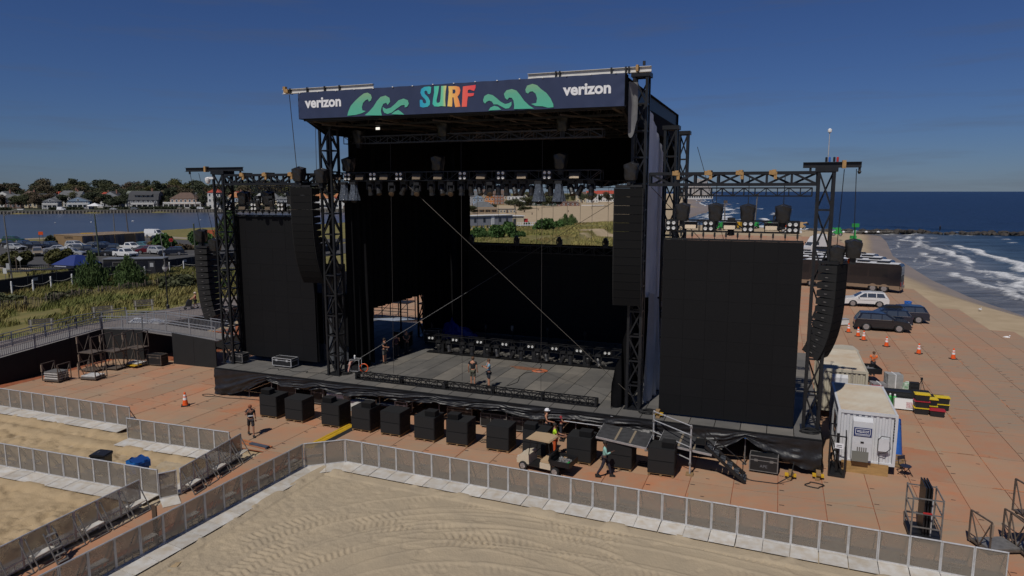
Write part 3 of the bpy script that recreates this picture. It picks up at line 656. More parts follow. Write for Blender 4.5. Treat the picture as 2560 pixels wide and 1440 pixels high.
def print_mat(name, stops, x0, x1, stripe=False):
    m = bpy.data.materials.new(name); m.use_nodes = True; t = m.node_tree; b = t.nodes['Principled BSDF']; b.inputs['Roughness'].default_value = .75
    tc_ = N(t, 'ShaderNodeTexCoord'); sp = N(t, 'ShaderNodeSeparateXYZ'); t.links.new(tc_.outputs['Object'], sp.inputs[0])
    mr = N(t, 'ShaderNodeMapRange'); mr.inputs['From Min'].default_value = x0; mr.inputs['From Max'].default_value = x1; t.links.new(sp.outputs['Z' if stripe else 'X'], mr.inputs[0])
    r = N(t, 'ShaderNodeValToRGB'); els = r.color_ramp.elements; els[0].color = (*stops[0][1], 1); els[0].position = stops[0][0]; els[1].color = (*stops[-1][1], 1); els[1].position = stops[-1][0]
    for p_, c_ in stops[1:-1]: e = els.new(p_); e.color = (*c_, 1)
    t.links.new(mr.outputs[0], r.inputs[0]); src = r.outputs[0]
    if stripe:
        wv = N(t, 'ShaderNodeTexWave'); wv.inputs['Scale'].default_value = 9; wv.inputs['Distortion'].default_value = 5; wv.inputs['Detail'].default_value = 2; t.links.new(tc_.outputs['Object'], wv.inputs[0])
        mx_ = N(t, 'ShaderNodeMixRGB', blend_type='MULTIPLY'); mx_.inputs[0].default_value = .35; t.links.new(src, mx_.inputs[1]); t.links.new(wv.outputs['Color'], mx_.inputs[2]); src = mx_.outputs[0]
    t.links.new(src, b.inputs['Base Color']); return m
WVM = print_mat('wave_print', [(0, (.09, .50, .35)), (.55, (.12, .47, .32)), (1, (.26, .46, .26))], 17.4, 18.7, True)
LTM = print_mat('letter_print', [(0, (.01, .30, .52)), (.3, (.06, .50, .38)), (.42, (.16, .55, .33)), (.5, (.80, .60, .16)), (.68, (.85, .33, .09)), (.78, (.80, .12, .09)), (1, (.75, .06, .08))], 16.0, 19.3)
WAVES=[[(11.45,17.47),(11.51,17.68),(11.69,17.99),(12.0,18.26),(12.29,18.46),(12.57,18.62),(12.81,18.65),(13.01,18.54),(13.07,18.37),(13.0,18.22),(12.88,18.17),(12.82,18.3),(12.65,18.25),(12.49,18.11),(12.41,17.88),(12.45,17.72),(12.66,17.67),(12.4,17.57),(11.97,17.49)],[(12.58,17.45),(12.86,17.63),(13.15,17.88),(13.39,18.18),(13.62,18.38),(13.94,18.44),(14.18,18.31),(14.22,18.1),(14.06,17.94),(13.97,18.06),(13.79,18.01),(13.67,17.82),(13.62,17.63),(13.68,17.4)],[(13.74,17.84),(13.96,17.73),(14.23,17.78),(14.51,17.96),(14.74,18.15),(15.05,18.23),(15.31,18.13),(15.37,17.94),(15.26,17.79),(15.12,17.76),(15.11,17.89),(14.91,17.88),(14.59,17.71),(14.32,17.53),(14.04,17.46),(13.84,17.53),(13.76,17.67)],[(14.27,17.44),(14.5,17.58),(14.72,17.65),(14.9,17.53),(15.07,17.39)],[(19.72,17.94),(19.79,18.13),(20.0,18.22),(20.25,18.15),(20.47,17.99),(20.68,17.81),(20.93,17.68),(21.14,17.71),(21.28,17.78),(21.28,17.61),(21.14,17.46),(20.95,17.45),(20.74,17.56),(20.51,17.68),(20.3,17.69),(20.21,17.83),(20.06,17.89),(19.91,17.84),(19.83,17.75),(19.74,17.83)],[(20.02,17.4),(20.12,17.54),(20.34,17.62),(20.55,17.56),(20.72,17.41)],[(20.87,18.19),(21.01,18.35),(21.3,18.4),(21.55,18.31),(21.76,18.07),(21.96,17.8),(22.21,17.57),(22.49,17.39),(21.41,17.41),(21.43,17.6),(21.39,17.83),(21.3,17.96),(21.16,17.99),(21.05,17.88),(20.93,17.98)],[(22.03,18.34),(22.12,18.52),(22.41,18.59),(22.65,18.51),(22.85,18.32),(23.13,18.12),(23.35,17.85),(23.5,17.55),(23.51,17.41),(23.22,17.4),(22.94,17.48),(22.57,17.51),(22.33,17.62),(22.61,17.66),(22.65,17.88),(22.57,18.11),(22.41,18.23),(22.27,18.22),(22.17,18.13),(22.06,18.19)]]
SURF=[[(16.04,17.76),(16.03,18.09),(16.1,18.13),(16.2,18.09),(16.22,17.97),(16.33,17.91),(16.42,17.95),(16.4,18.08),(16.16,18.31),(16.08,18.48),(16.13,18.67),(16.32,18.77),(16.62,18.78),(16.73,18.74),(16.7,18.47),(16.64,18.38),(16.53,18.4),(16.49,18.52),(16.41,18.58),(16.32,18.53),(16.34,18.41),(16.55,18.22),(16.65,18.03),(16.63,17.84),(16.5,17.74),(16.22,17.71)],[(16.9,18.77),(17.2,18.77),(17.13,18.41),(17.03,18.05),(17.04,17.94),(17.12,17.9),(17.23,17.95),(17.27,18.11),(17.3,18.48),(17.32,18.76),(17.63,18.76),(17.57,18.43),(17.54,18.02),(17.56,17.71),(17.29,17.74),(17.14,17.72),(16.9,17.74),(16.79,17.87),(16.83,18.13),(16.9,18.46)],[(17.74,18.73),(17.99,18.72),(17.99,18.55),(18.14,18.54),(18.15,18.43),(18.12,18.34),(18.0,18.33),(17.985,18.55),(17.985,18.72),(18.18,18.71),(18.37,18.66),(18.43,18.49),(18.38,18.31),(18.26,18.17),(18.34,17.99),(18.42,17.66),(18.12,17.65),(18.07,17.89),(18.03,18.15),(17.96,18.15),(17.96,17.9),(17.94,17.68),(17.67,17.71),(17.71,18.02),(17.76,18.42)],[(18.58,18.67),(18.93,18.69),(19.3,18.71),(19.29,18.56),(19.21,18.41),(19.08,18.45),(18.97,18.5),(18.86,18.47),(18.84,18.33),(18.97,18.31),(19.21,18.31),(19.18,18.18),(19.01,18.15),(18.86,18.16),(18.81,17.91),(18.79,17.64),(18.5,17.65),(18.53,18.0),(18.55,18.35)]]
for k, poly in enumerate(WAVES): b = MB(); b.prism(poly, -.020-.0012*k, -.0185-.0012*k); b.build('wave_emblem', WVM, ban)
SURF[2] = [(17.74,18.73),(18.18,18.71),(18.37,18.66),(18.43,18.49),(18.38,18.31),(18.26,18.17),(18.34,17.99),(18.42,17.66),(18.12,17.65),(18.07,17.89),(18.03,18.15),(17.96,18.15),(17.96,17.9),(17.94,17.68),(17.67,17.71),(17.71,18.02),(17.76,18.42)]
for k, poly in enumerate(SURF): b = MB(); b.prism(poly, -.016, -.0145); b.build('letter', LTM, ban)
b = MB(); b.prism([(17.98,18.34),(18.12,18.35),(18.15,18.44),(18.13,18.54),(17.98,18.55)], -.0185, -.0172); b.build('letter_counter', NAVY, ban)
def text_mesh(name, body, m, height, width=None, bold=0.0, thick=0.004):
    """flat lettering lying in the x-z plane, its left foot at the origin"""
    cu = bpy.data.curves.new(name, 'FONT'); cu.body = body; cu.size = 1; cu.offset = bold; cu.extrude = 0.01; cu.resolution_u = 3
    o = bpy.data.objects.new(name, cu); C.objects.link(o); dg = bpy.context.evaluated_depsgraph_get()
    me = bpy.data.meshes.new_from_object(o.evaluated_get(dg)); bpy.data.objects.remove(o); bpy.data.curves.remove(cu)
    co = np.empty(len(me.vertices)*3, np.float32); me.vertices.foreach_get('co', co); co = co.reshape(-1, 3)
    mn = co.min(0); mxx = co.max(0); sc_ = height/(mxx[1]-mn[1]); sx = width/(mxx[0]-mn[0]) if width else sc_
    out = np.stack([(co[:, 0]-mn[0])*sx, -co[:, 2]*thick*20, (co[:, 1]-mn[1])*sc_], -1); me.vertices.foreach_set('co', out.astype(np.float32).ravel())
    me.materials.clear(); me.materials.append(m); me.update(); return me
PRW = mat('white_print', (0.72, 0.72, 0.74), .7)
for x, z, ww, hh in ((8.6, 17.99, 2.45, .56), (23.98, 17.93, 2.4, .54)):
    link('lettering', text_mesh('lettering', 'verizon', PRW, hh, ww, 0.035), ban, Matrix.Translation((x, -.013, z)))

# --- LED screens, each panel a piece
SCR = mat('led_panel', (0.0058, 0.0058, 0.0066), 0.62, rand=0.07, spec=.2)
def led_wall(label, x0, x1, d, z0, z1, nx, nz, sag=0):
    t = thing('led_screen', label, 'screen', P(x0, d, z0), SA); pw = (x1-x0)/nx; ph = (z1-z0)/nz
    for i in range(nx):
        for j in range(nz): pbox('screen_panel', ((i+.5)*pw, rnd.uniform(-.003, .003), (j+.5)*ph), (pw-.006, .1, ph-.006), SCR, t)
    f = MB()
    for i in range(nx+1): f.box((i*pw, .14, (z1-z0)/2), (.06, .12, z1-z0))
    f.box(((x1-x0)/2, .14, z1-z0+.04), (x1-x0, .14, .08)); f.build('rear_frame', BLACK, t)
    for i in range(nx*2): k = MB(); k.tube([((i+.5)*pw/2, .14, z1-z0), ((i+.5)*pw/2, .14, z1-z0+.4)], .02, 5); k.box(((i+.5)*pw/2, .14, z1-z0+.28), (.09, .09, .2)); k.build('hanger', BLACK, t)
    return t
led_wall('large black video screen right of the stage, in front of the line of buses', 28.85, 35.3, 1.0, 1.92, 10.9, 6, 9)
led_wall('large black video screen left of the stage, in front of the lake', 0.05, 6.5, 2.25, 2.2, 11.68, 6, 9)
led_wall('low wide black video wall at the back of the stage', 10.72, 24.6, 16.55, 1.82, 8.62, 14, 6)
tr = thing('video_wall_truss', 'black truss along the top of the rear video wall', 'truss', P(10.7, 16.3, 8.55), SA); light_truss(tr, 0, 14, 0, 0, .5, .55, .9)
for x in np.arange(.5, 14, 1.7): pbox('cross_frame', (x, -.3, .25), (.04, .05, .7), TRUSSB, tr)
cl = MB(); cl.box((7, .32, .3), (14, .04, .75)); cl.build('truss_cloth', CLOTH, tr)

# --- curtains and cloths
def curtain(name, label, pts, z0f, z1, m=CLOTH, fold=.12, n=120, nz=6, freq=9, cat='curtain', z1f=None, top_in=None):
    """hanging cloth along a floor line (stage frame), hem height z0f(t)"""
    L_ = [0]
    for a, b in zip(pts, pts[1:]): L_.append(L_[-1]+math.hypot(b[0]-a[0], b[1]-a[1]))
    t = thing(name, label, cat, P(pts[0][0], pts[0][1], 0), SA)
    def f(u, v):
        q = u*L_[-1]; x = float(np.interp(q, L_, [p[0] for p in pts])); y = float(np.interp(q, L_, [p[1] for p in pts]))
        dx = pts[-1][0]-pts[0][0]; dy = pts[-1][1]-pts[0][1]; l = math.hypot(dx, dy); nx_, ny_ = -dy/l, dx/l
        zt = z1f(u) if z1f else z1; z = z0f(u)+(zt-z0f(u))*v
        w_ = fold*(math.sin(q*freq)+.5*math.sin(q*freq*1.7+v*3))*(1.15-.5*v)
        return (x-pts[0][0]+nx_*w_, y-pts[0][1]+ny_*w_, z)
    b = MB(); b.sheet(f, n, nz); b.build('cloth', m, t, smooth=True); return t
def hemL(u): return 1.85 if u < .10 else (5.35-.0*u if u < .62 else 1.85)
curtain('side_curtain', 'tall black side curtain left of the stage, its lower half open', [(9.15, 2.6), (9.45, 15.8)], lambda u: 1.85 if (u < .13 or u > .66) else 5.55, 17.2, n=220, freq=7, fold=.1)
curtain('corner_curtain', 'black curtain closing the rear left corner of the stage', [(9.3, 16.1), (11.0, 16.45)], lambda u: 1.85, 16.8, n=40)
curtain('leg_curtain', 'black curtain gathered beside the left tower', [(8.95, 2.3), (9.5, 4.3)], lambda u: 1.9+.5*math.sin(u*3.1), 13.8, n=60, freq=11, fold=.13)
curtain('right_curtain', 'black curtain along the right side of the stage behind the right tower', [(26.9, 3.4), (26.4, 16.5)], lambda u: 1.85, 17, n=150)
SAIL = mat('grey_side_cloth', (0.80, 0.80, 0.80), 0.75, var=0.2, scale=.6, bump=.15, bscale=3)
SAILW = mat('pale_grey_cloth', (0.55, 0.55, 0.55), 0.8, var=0.25, scale=.8, bump=.2, bscale=3)
curtain('side_cloth', 'tall grey cloth on the outer right side of the stage behind the right loudspeaker hang', [(27.72, 2.25), (27.55, 9.5)], lambda u: 7.7-1.0*u, 17, m=SAIL, fold=.06, freq=5, n=110, nz=14, z1f=lambda u: 17.6-2.6*u, cat='cloth')
curtain('side_cloth', 'rumpled pale cloth bunched low behind the left edge of the right screen', [(27.95, 2.4), (27.9, 9.0)], lambda u: 1.85, 7.9, m=SAILW, fold=.16, freq=6, n=90, nz=10, cat='cloth', z1f=lambda u: 8.0-1.9*u)
curtain('loose_cloth', 'torn grey cloth flapping beside the right end of the banner', [(27.1, .0), (27.4, .5)], lambda u: 16.4-.5*math.sin(u*4), 18.55, m=mat('torn_cloth', (.22, .22, .22), .85, var=.3, scale=2), fold=.06, freq=9, n=24, cat='cloth')
curtain('leg_curtain', 'black cloth draped off the foot of the right tower', [(26.35, .9), (27.3, 2.2)], lambda u: 1.85, 7.4, m=CLOTH, fold=.1, n=50, z1f=lambda u: 3.2+4.6*u)
curtain('wing_cloth', 'grey cloth behind the right edge of the left screen', [(6.3, 3.2), (7.9, 3.6)], lambda u: 2.1, 8.6, m=mat('dull_wing_cloth', (.06, .065, .075), .8), fold=.1, n=40, cat='cloth')


t = thing('wing_canopy', 'black cloth roof over the left wing behind the left screen', 'canopy', P(.6, 3.4, 0), SA); pbox('cloth', (4.1, 5.6, 6.6), (8.6, 11.4, .06), CLOTH, t); pbox('front_drop', (4.1, -.1, 4.9), (8.4, .05, 3.4), CLOTH, t); pbox('side_drop', (-.2, 5.6, 4.2), (.05, 11.2, 4.8), CLOTH, t)
for x in (0, 8.2):
    for y in (0, 5.6, 11.2): pbox('post', (x, y, 4.2), (.09, .09, 4.7), BLACK, t)
# ================================================================== LIGHTS, LOUDSPEAKERS, CABLES
def make_blinder(n=4):
    t = thing('blinder_light', None, 'stage light'); h = .52 if n == 4 else .28
    pbox('housing', (0, .12, 0), (.56, .2, h), BLACK, t)
    for x in (-.13, .13):
        for z in ((-.13, .13) if n == 4 else (0,)):
            k = MB(); k.lathe([(.118, .0), (.125, .04), (.06, .05)], (0, 0, 0), 12); o = k.build('rim', TRUSSB, t); o.matrix_local = Matrix.Translation((x, 0.0, z)) @ Matrix.Rotation(R(90), 4, 'X')
            k = MB(); k.lathe([(.02, .03), (.07, .05), (.088, .035), (.088, 0.0)], (0, 0, 0), 12); o = k.build('lamp', LAMP, t); o.matrix_local = Matrix.Translation((x, -.03, z)) @ Matrix.Rotation(R(90), 4, 'X')
    return t
def make_flood():
    t = thing('strobe_light', None, 'stage light')
    pbox('housing', (0, .08, .03), (.6, .18, .3), BLACK, t)
    M3 = Matrix.Rotation(R(-22), 3, 'X')
    pbox('reflector', (0, -.05, -.05), (.52, .05, .2), AMBER, t, M3=M3); pbox('visor', (0, -.02, .17), (.58, .22, .02), TRUSSB, t, M3=M3)
    k = MB(); k.bar((-.32, .08, -.1), (-.32, .08, .3), .03); k.bar((.32, .08, -.1), (.32, .08, .3), .03); k.build('yoke', BLACK, t); return t
def make_head(tilt=25, pan=0, lens=False):
    t = thing('moving_head', None, 'stage light')
    pbox('base', (0, 0, -.07), (.36, .28, .16), BLACK, t)
    k = MB(); k.bar((-.2, 0, -.15), (-.2, 0, -.5), .07, .14); k.bar((.2, 0, -.15), (.2, 0, -.5), .07, .14); k.box((0, 0, -.17), (.44, .16, .05)); k.build('yoke', BLACK, t)
    M = Matrix.Translation((0, 0, -.48)) @ Matrix.Rotation(R(pan), 4, 'Z') @ Matrix.Rotation(R(tilt), 4, 'X')
    k = MB(); k.lathe([(.08, .22), (.15, .17), (.165, 0), (.15, -.2), (.17, -.3), (.175, -.36)], (0, 0, 0), 10); o = k.build('head', PLASTICB, t, smooth=False); o.matrix_local = M
    if lens: k = MB(); k.lathe([(.15, -.365), (.12, -.375), (.02, -.38)], (0, 0, 0), 10); o = k.build('lens', AMBER, t); o.matrix_local = M
    return t
def make_bagged():
    t = thing('bagged_light', None, 'stage light')
    pbox('base', (0, 0, -.08), (.4, .3, .18), BLACK, t)
    k = MB()
    def f(u, v):
        a = u*2*math.pi; z = -.15-.95*v; r = .2+.02*math.sin(a*5)+.17*v**1.4+.035*math.sin(a*9+v*7)*v
        return (r*math.cos(a), r*.8*math.sin(a), z)
    k.sheet(f, 28, 8); k.build('clear_bag', CLEARBAG, t)
    k = MB(); k.lathe([(.2, -1.0), (.22, -1.12), (.12, -1.25), (.03, -1.27)], (0, 0, 0), 10); k.build('head', BLACK, t); return t
def make_hoist_bag(top=.36, bot=.27, h=.75):
    t = thing('covered_hoist', None, 'hoist'); k = MB()
    def f(u, v):
        a = u*2*math.pi; sq = 1/max(abs(math.cos(a)), abs(math.sin(a)))**.75
        r = (bot+(top-bot)*v**.6)*sq*(1+.05*math.sin(a*7+v*5)+.03*math.sin(a*3+v*11)); z = v*h+.05*math.sin(a*3)*v
        return (r*math.cos(a), r*math.sin(a), z)
    k.sheet(f, 28, 7); k.sheet(lambda u, v: (lambda q: (q[0]*v, q[1]*v, q[2]+.1*(1-v)))(f(u, 1)), 28, 2)
    k.build('cover', PLASTICB, t, smooth=True)
    pbox('motor', (0, 0, -.12), (.26, .26, .36), BLACK, t); return t
_nb = {}
def hang(key, make, s, d, z, label, group, rz=0):
    return again(key, make, P(s, d, z), SA+rz, label, group)
def series(key, make, pts, what, where, group, rz=0):
    for i, (s, d, z) in enumerate(pts): hang(key, make, s, d, z, f'{nth(i)} {what} from the left {where}', group, rz)

# front lighting truss and the one above
ft = thing('lighting_truss', 'long front lighting truss hung full of lamps across the stage opening', 'truss', P(8.7, 2.2, 13.92), SA); light_truss(ft, 0, 16.6, 0, 0, .55, .5, .7, TRUSSB, .055)
ut = thing('lighting_truss', 'bare truss hung high under the roof with three bagged hoists', 'truss', P(8.6, 3.2, 16.22), SA); light_truss(ut, 0, 16.5, 0, 0, .5, .42, .8, mat('grey_truss', (.07, .07, .072), .4, .5), .05)
series('blind', make_blinder, [(s, 1.85, 14.17) for s in (9.55, 11.35, 13.15, 17.3, 19.65, 22.35)], 'four-lamp blinder', 'along the front lighting truss', 'blinders on the front truss')
series('flood', make_flood, [(s, 1.8, 14.12) for s in (8.85, 10.45, 12.15, 14.35, 15.75, 18.45, 20.9, 23.9)], 'hooded strobe with amber reflector', 'along the front lighting truss', 'strobes on the front truss')
for i, s in enumerate((10.85, 11.45, 13.2, 13.85, 15.05, 15.75, 16.3, 17.0, 17.6, 18.15, 18.7, 19.3, 19.8, 20.3, 20.8, 21.3, 22.4, 23.6, 24.1, 24.7)):
    tl = (12, -30, 30, 0)[i % 4]; hang('head%d' % (i % 4), lambda: make_head(tl, (i % 3)*40, i % 4 == 1), s, 2.3, 13.9, f'{nth(i)} black moving head from the left hanging under the front lighting truss', 'moving heads under the front truss')
for i, s in enumerate((12.6, 14.3, 16.5, 18.95)):
    hang('tilted', lambda: make_head(-58, 20, True), s, 1.95, 13.8, f'{nth(i)} tilted lamp showing its round amber lens from the left under the front truss', 'tilted lamps under the front truss')
for s, lab in ((9.25, 'leftmost lamp wrapped in a clear plastic bag, beside the left tower'), (9.95, 'lamp in a clear plastic bag right next to the leftmost bagged one'), (21.85, 'lamp in a clear plastic bag before the beach view, left of a pair'), (23.0, 'lamp in a clear plastic bag before the beach view, right of a pair')):
    hang('bagged', make_bagged, s, 1.9, 13.85, lab, 'lamps in clear bags under the front truss')
def bags(pts):
    for (s, d, z), lab in pts: hang('hoistbag', make_hoist_bag, s, d, z, lab, 'bagged black hoists')
bags([((29.65, 1.5, 11.85), 'leftmost black bagged hoist above the right screen'), ((31.25, 1.5, 11.85), 'second black bagged hoist from the left above the right screen'), ((32.75, 1.5, 11.82), 'third black bagged hoist from the left above the right screen'), ((34.35, 1.5, 11.8), 'rightmost black bagged hoist above the right screen'),
      ((1.35, 2.0, 12.45), 'leftmost crumpled black bag on a hoist above the left screen'), ((3.3, 2.0, 12.45), 'middle black bagged hoist above the left screen'), ((5.3, 2.0, 12.5), 'right black bagged hoist above the left screen, next to the loudspeakers'),
      ((6.95, .6, 13.9), 'black bagged hoist on top of the left main loudspeaker hang'), ((8.35, .9, 13.8), 'small black bag behind the top of the left main loudspeaker hang'), ((27.2, .5, 13.85), 'black bagged hoist on top of the right main loudspeaker hang'),
      ((37.45, 1.3, 10.25), 'big black bagged hoist over the far right loudspeaker hang, against the sand'), ((36.75, 1.3, 9.95), 'crumpled black bag behind the far right tower on the loudspeaker hang'),
      ((-2.55, 2, 9.9), 'black bagged hoist on top of the far left loudspeaker hang'), ((-1.35, 2, 9.3), 'black bag at the right rear of the far left loudspeaker hang'),
      ((9.6, 3.1, 16.25), 'left grey bag on the high truss under the roof'), ((15.5, 3.1, 16.5), 'middle bagged hoist on the high truss under the roof'), ((22.85, 3.1, 16.55), 'right bagged hoist on the high truss under the roof'),
      ((9.4, 2.2, 14.5), 'bagged hoist at the left end of the front lighting truss'), ((15.55, 2.2, 14.5), 'bagged hoist at the middle of the front lighting truss'), ((23.0, 2.2, 14.5), 'bagged hoist at the right of the front lighting truss')])
# screen trusses
for lab, x0, x1, d, z in (('lamp truss directly above the right video screen', 28.95, 35.1, 1.5, 11.32), ('lamp truss directly above the left video screen', .2, 6.6, 2.1, 12.02)):
    t = thing('screen_truss', lab, 'truss', P(x0, d, z), SA, 'lamp trusses above the screens'); light_truss(t, 0, x1-x0, 0, 0, .5, .55, .78, TRUSSB, .05)
series('blind', make_blinder, [(s, 1.15, 11.6) for s in (29.15, 30.95, 32.8, 34.8)], 'four-lamp blinder', 'above the right screen', 'blinders above the right screen')
series('flood', make_flood, [(s, 1.15, 11.6) for s in (30.1, 31.95, 33.85)], 'hooded strobe', 'above the right screen', 'strobes above the right screen')
series('blind', make_blinder, [(s, 1.75, 12.3) for s in (.25, 2.35, 4.5)], 'four-lamp blinder', 'above the left screen', 'blinders above the left screen')
series('flood', make_flood, [(s, 1.75, 12.25) for s in (1.4, 3.55, 5.6)], 'hooded strobe', 'above the left screen', 'strobes above the left screen')
for s, z, lab in ((32.0, 12.0, 'small moving head under the lamp truss over the right screen'), (34.15, 12.3, 'black lamp at the right part of the truss over the right screen'), (4.0, 13.0, 'round lamp on the truss over the left screen'), (2.9, 13.0, 'dark lamp left of the round one over the left screen')): hang('head0', None, s, 1.5, z, lab, 'moving heads above the screens')

# loudspeaker hangs
CAB = mat('speaker_cabinet', (0.0070, 0.0070, 0.0074), 0.75, var=0.2, scale=3, rand=.12); GRL = mat('speaker_grille', (0.0055, 0.0055, 0.006), 0.85, rand=.12, spec=.2)
_box = {}
def array_box(w, h, dp, pocket):
    key = (w, h, dp, pocket)
    if key not in _box:
        b = MB(); b.prism([(0, -h/2*.985), (0, h/2*.985), (dp, h*.36), (dp, -h*.36)], -w/2, w/2, 'x')      # front at y = 0, tapering to the back
        _box[key] = (b.mesh('speaker_cabinet', CAB), MB().box((0, -.012, 0), (w*.94, .02, h*.95)).mesh('grille', GRL))
    return _box[key]
def line_array(label, s, d, ztop, n, w, h, dp, yaw, curve, pocket=False):
    """cabinets hang one under the other, each turned a little further down than the last"""
    t = thing('line_array', label, 'loudspeaker', P(s, d, ztop), SA+R(yaw), 'hung loudspeaker arrays')
    f = MB(); f.box((0, dp*.5, .1), (w*.9, dp, .12)); f.box((0, dp*.5, .22), (.16, dp*1.1, .14)); f.build('flying_frame', BLACK, t)
    y = 0.; z = 0.; ang = 0.
    for k in range(n):
        ang += R(curve*(k/n)**1.6)
        M = Matrix.Translation((0, y, z)) @ Matrix.Rotation(ang, 4, 'X') @ Matrix.Translation((0, 0, -h/2))
        cb, gr_ = array_box(w, h, dp, pocket); c = link('speaker_cabinet', cb, t, M); link('grille', gr_, c)
        for sg in ((-1, 1) if pocket else ()):
            pbox('handle_pocket', (sg*(w/2+.004), dp*.5, 0), (.015, .3, .12), BLACK, c); pbox('handle', (sg*(w/2+.012), dp*.5, .0), (.02, .12, .03), GALV, c)
        if pocket:
            pass
        z -= h*math.cos(ang); y += h*math.sin(ang)
    return t
line_array('left main loudspeaker hang with a curved foot, beside the left stage tower', 7.2, .35, 13.5, 14, 1.5, .435, .85, 4, 6.6)
line_array('right main loudspeaker hang with a straight front, below the right end of the banner', 27.15, .2, 13.45, 14, 1.45, .43, .7, 6, 3.0)
line_array('far right loudspeaker hang curving at its foot, beside the row of cars', 37.05, 1.35, 9.9, 12, 1.32, .39, .85, 66, 6.2, True)
line_array('far left loudspeaker hang showing handle pockets, in front of the dune grass', -2.75, 2.0, 9.45, 12, 1.2, .41, .9, -78, 4.2, True)
# hoist cables and guy wires: each a thing
def cable(label, p, q, r=.018, m=None, sag=0):
    m = m or CABLEM; p = Vector(p); q = Vector(q); pts = [p.lerp(q, i/8)-Vector((0, 0, sag*4*(i/8)*(1-i/8))) for i in range(9)] if sag else [p, q]
    b = MB(); b.tube([x-p for x in pts], r, 5); o = b.build('cable', m); o.location = p; return tag(o, label, 'cable', 'steel cables of the stage')
cable('taut diagonal wire from the upper left of the stage down to the right tower foot', P(13.2, 2.2, 13.9), P(27.3, 1.2, 2.6), .015, mat('pale_wire', (.05, .04, .028), .6))
cable('taut diagonal wire rising from the left tower foot towards the back of the stage', P(9.0, 2.2, 2.3), P(24.6, 15.8, 13.6), .016, mat('grey_wire', (.09, .09, .09), .6))
for x, lab in ((12.6, 'thin vertical wire down to the floor truss, left of the two men'), (17.25, 'thin vertical wire down to the floor truss beside the man in black'), (22.15, 'thin vertical wire down to the right part of the floor truss')): cable(lab, P(x, 1.6, 2.2), P(x-.2, 2.2, 16.2), .011)
cable('thin cable from the white beam down to the left main loudspeaker hang', P(6.95, .4, 14.6), P(7.05, -.1, 18.9), .022); cable('thin cable left of the left tower running up to the roof', P(8.0, .9, 14.3), P(8.05, .9, 17.2), .016)
for s in (29.65, 31.25, 32.75, 34.35): cable(f'hoist chain above the {nth(round((s-29.65)/1.57))} bagged hoist over the right screen', P(s, 1.5, 12.6), P(s, 1.5, 14.0), .02, BLACK)
cable('long hoist cable down to the big bag over the far right loudspeakers', P(37.45, 1.3, 11.0), P(37.35, 1.3, 14.3), .018, BLACK); cable('hoist cable with an orange hook left of the big far right bag', P(36.75, 1.3, 10.6), P(36.85, 1.3, 14.3), .018, BLACK)
k = MB(); k.lathe([(.03, -.12), (.08, 0), (.03, .12)], (0, 0, 0), 6); o = k.build('chain_hook', ORANGE); o.location = P(37.3, 1.3, 10.1); tag(o, 'orange hook at the top of the far right loudspeaker hang', 'hook')
cable('hoist cable from the far left beam to the bag below', P(-2.55, 2, 10.6), P(-2.85, 1.7, 14.5), .016, BLACK); cable('second hoist cable from the far left beam, right of the first', P(-1.35, 2, 10.0), P(-2.1, 1.7, 14.5), .016, BLACK)
cable('guy wire from the rear right tower down to the deck', P(28.9, 13.6, 16.2), P(33.2, 22, .1), .02); cable('diagonal stay below the right girder', P(28.0, 1.8, 13.5), P(30.6, 9.5, 9.5), .02)
for i, s in enumerate((12.2, 14.0, 15.4, 17.1, 18.4, 19.5, 20.5, 21.4, 22.6)): cable(f'{nth(i)} thin wire from the left across the beach view', P(s, 15.2, 9.2), P(s, 15.2, 14), .012, BLACK)
for a, b_, lab in (((19.6, 2.9), (20.2, 13), 'slack black cable lying across the stage floor to the right'), ((3.5, 1.0), (9.2, 1.2), 'black cable snaking along the front edge of the left wing')):
    b = MB(); pts = [P(a[0]+(b_[0]-a[0])*i/14+.25*math.sin(i*1.3), a[1]+(b_[1]-a[1])*i/14+.2*math.sin(i*2.1), 1.82) for i in range(15)]; b.tube([p-pts[0] for p in pts], .018, 5); o = b.build('cable', RUBBER); o.location = pts[0]; tag(o, lab, 'cable')

# --- on the stage floor
t = thing('floor_truss', 'black truss lying along the front of the stage floor before two men', 'truss', P(10.35, 1.05, 1.85), SA); light_truss(t, 0, 15.2, 0, 0, .42, .36, .55, TRUSSB, .05)
for x in (0.02, 3.1, 6.1, 9.1, 12.1, 15.15): pbox('joint_plate', (x, 0, .18), (.1, .46, .42), BLACK, t)
t = thing('floor_light_truss', 'truss full of lamps standing across the middle of the stage floor', 'truss', P(11.0, 9.3, 2.55), SA); light_truss(t, 0, 14.2, 0, 0, .5, .5, .65, TRUSSB, .045)
for x in (1, 4.6, 8.2, 11.8): pbox('foot', (x, 0, -.4), (.5, .6, .7), BLACK, t)
bs = MB(); bs.box((7.1, -.3, -.68), (14.2, .5, .03)); bs.build('cable_tray', TRUSSB, t)
series('blind2', lambda: make_blinder(2), [(s, 8.95, 2.85) for s in (11.3, 13.2, 15.1, 17.0, 18.9, 20.6, 22.3, 24.2)], 'two-lamp blinder', 'on the floor lamp truss', 'two-lamp blinders on the floor truss')
for i, s in enumerate((11.9, 12.7, 13.8, 14.5, 15.7, 16.4, 17.6, 18.2, 19.4, 20.0, 21.2, 21.7, 22.9, 23.6)): hang('head%d' % (i % 4), None, s, 9.0, 2.72, f'{nth(i)} small moving head from the left on the floor lamp truss', 'moving heads on the floor lamp truss')
for i, s in enumerate((11.2, 15.1, 18.6, 22.2, 24.0)):
    h = hang('uphead', lambda: make_head(200, 20), s, 16.2, 9.15, f'{nth(i)} black profile lamp from the left standing on top of the rear video wall', 'lamps standing on the rear video wall'); h.rotation_euler = (math.pi, 0, SA)
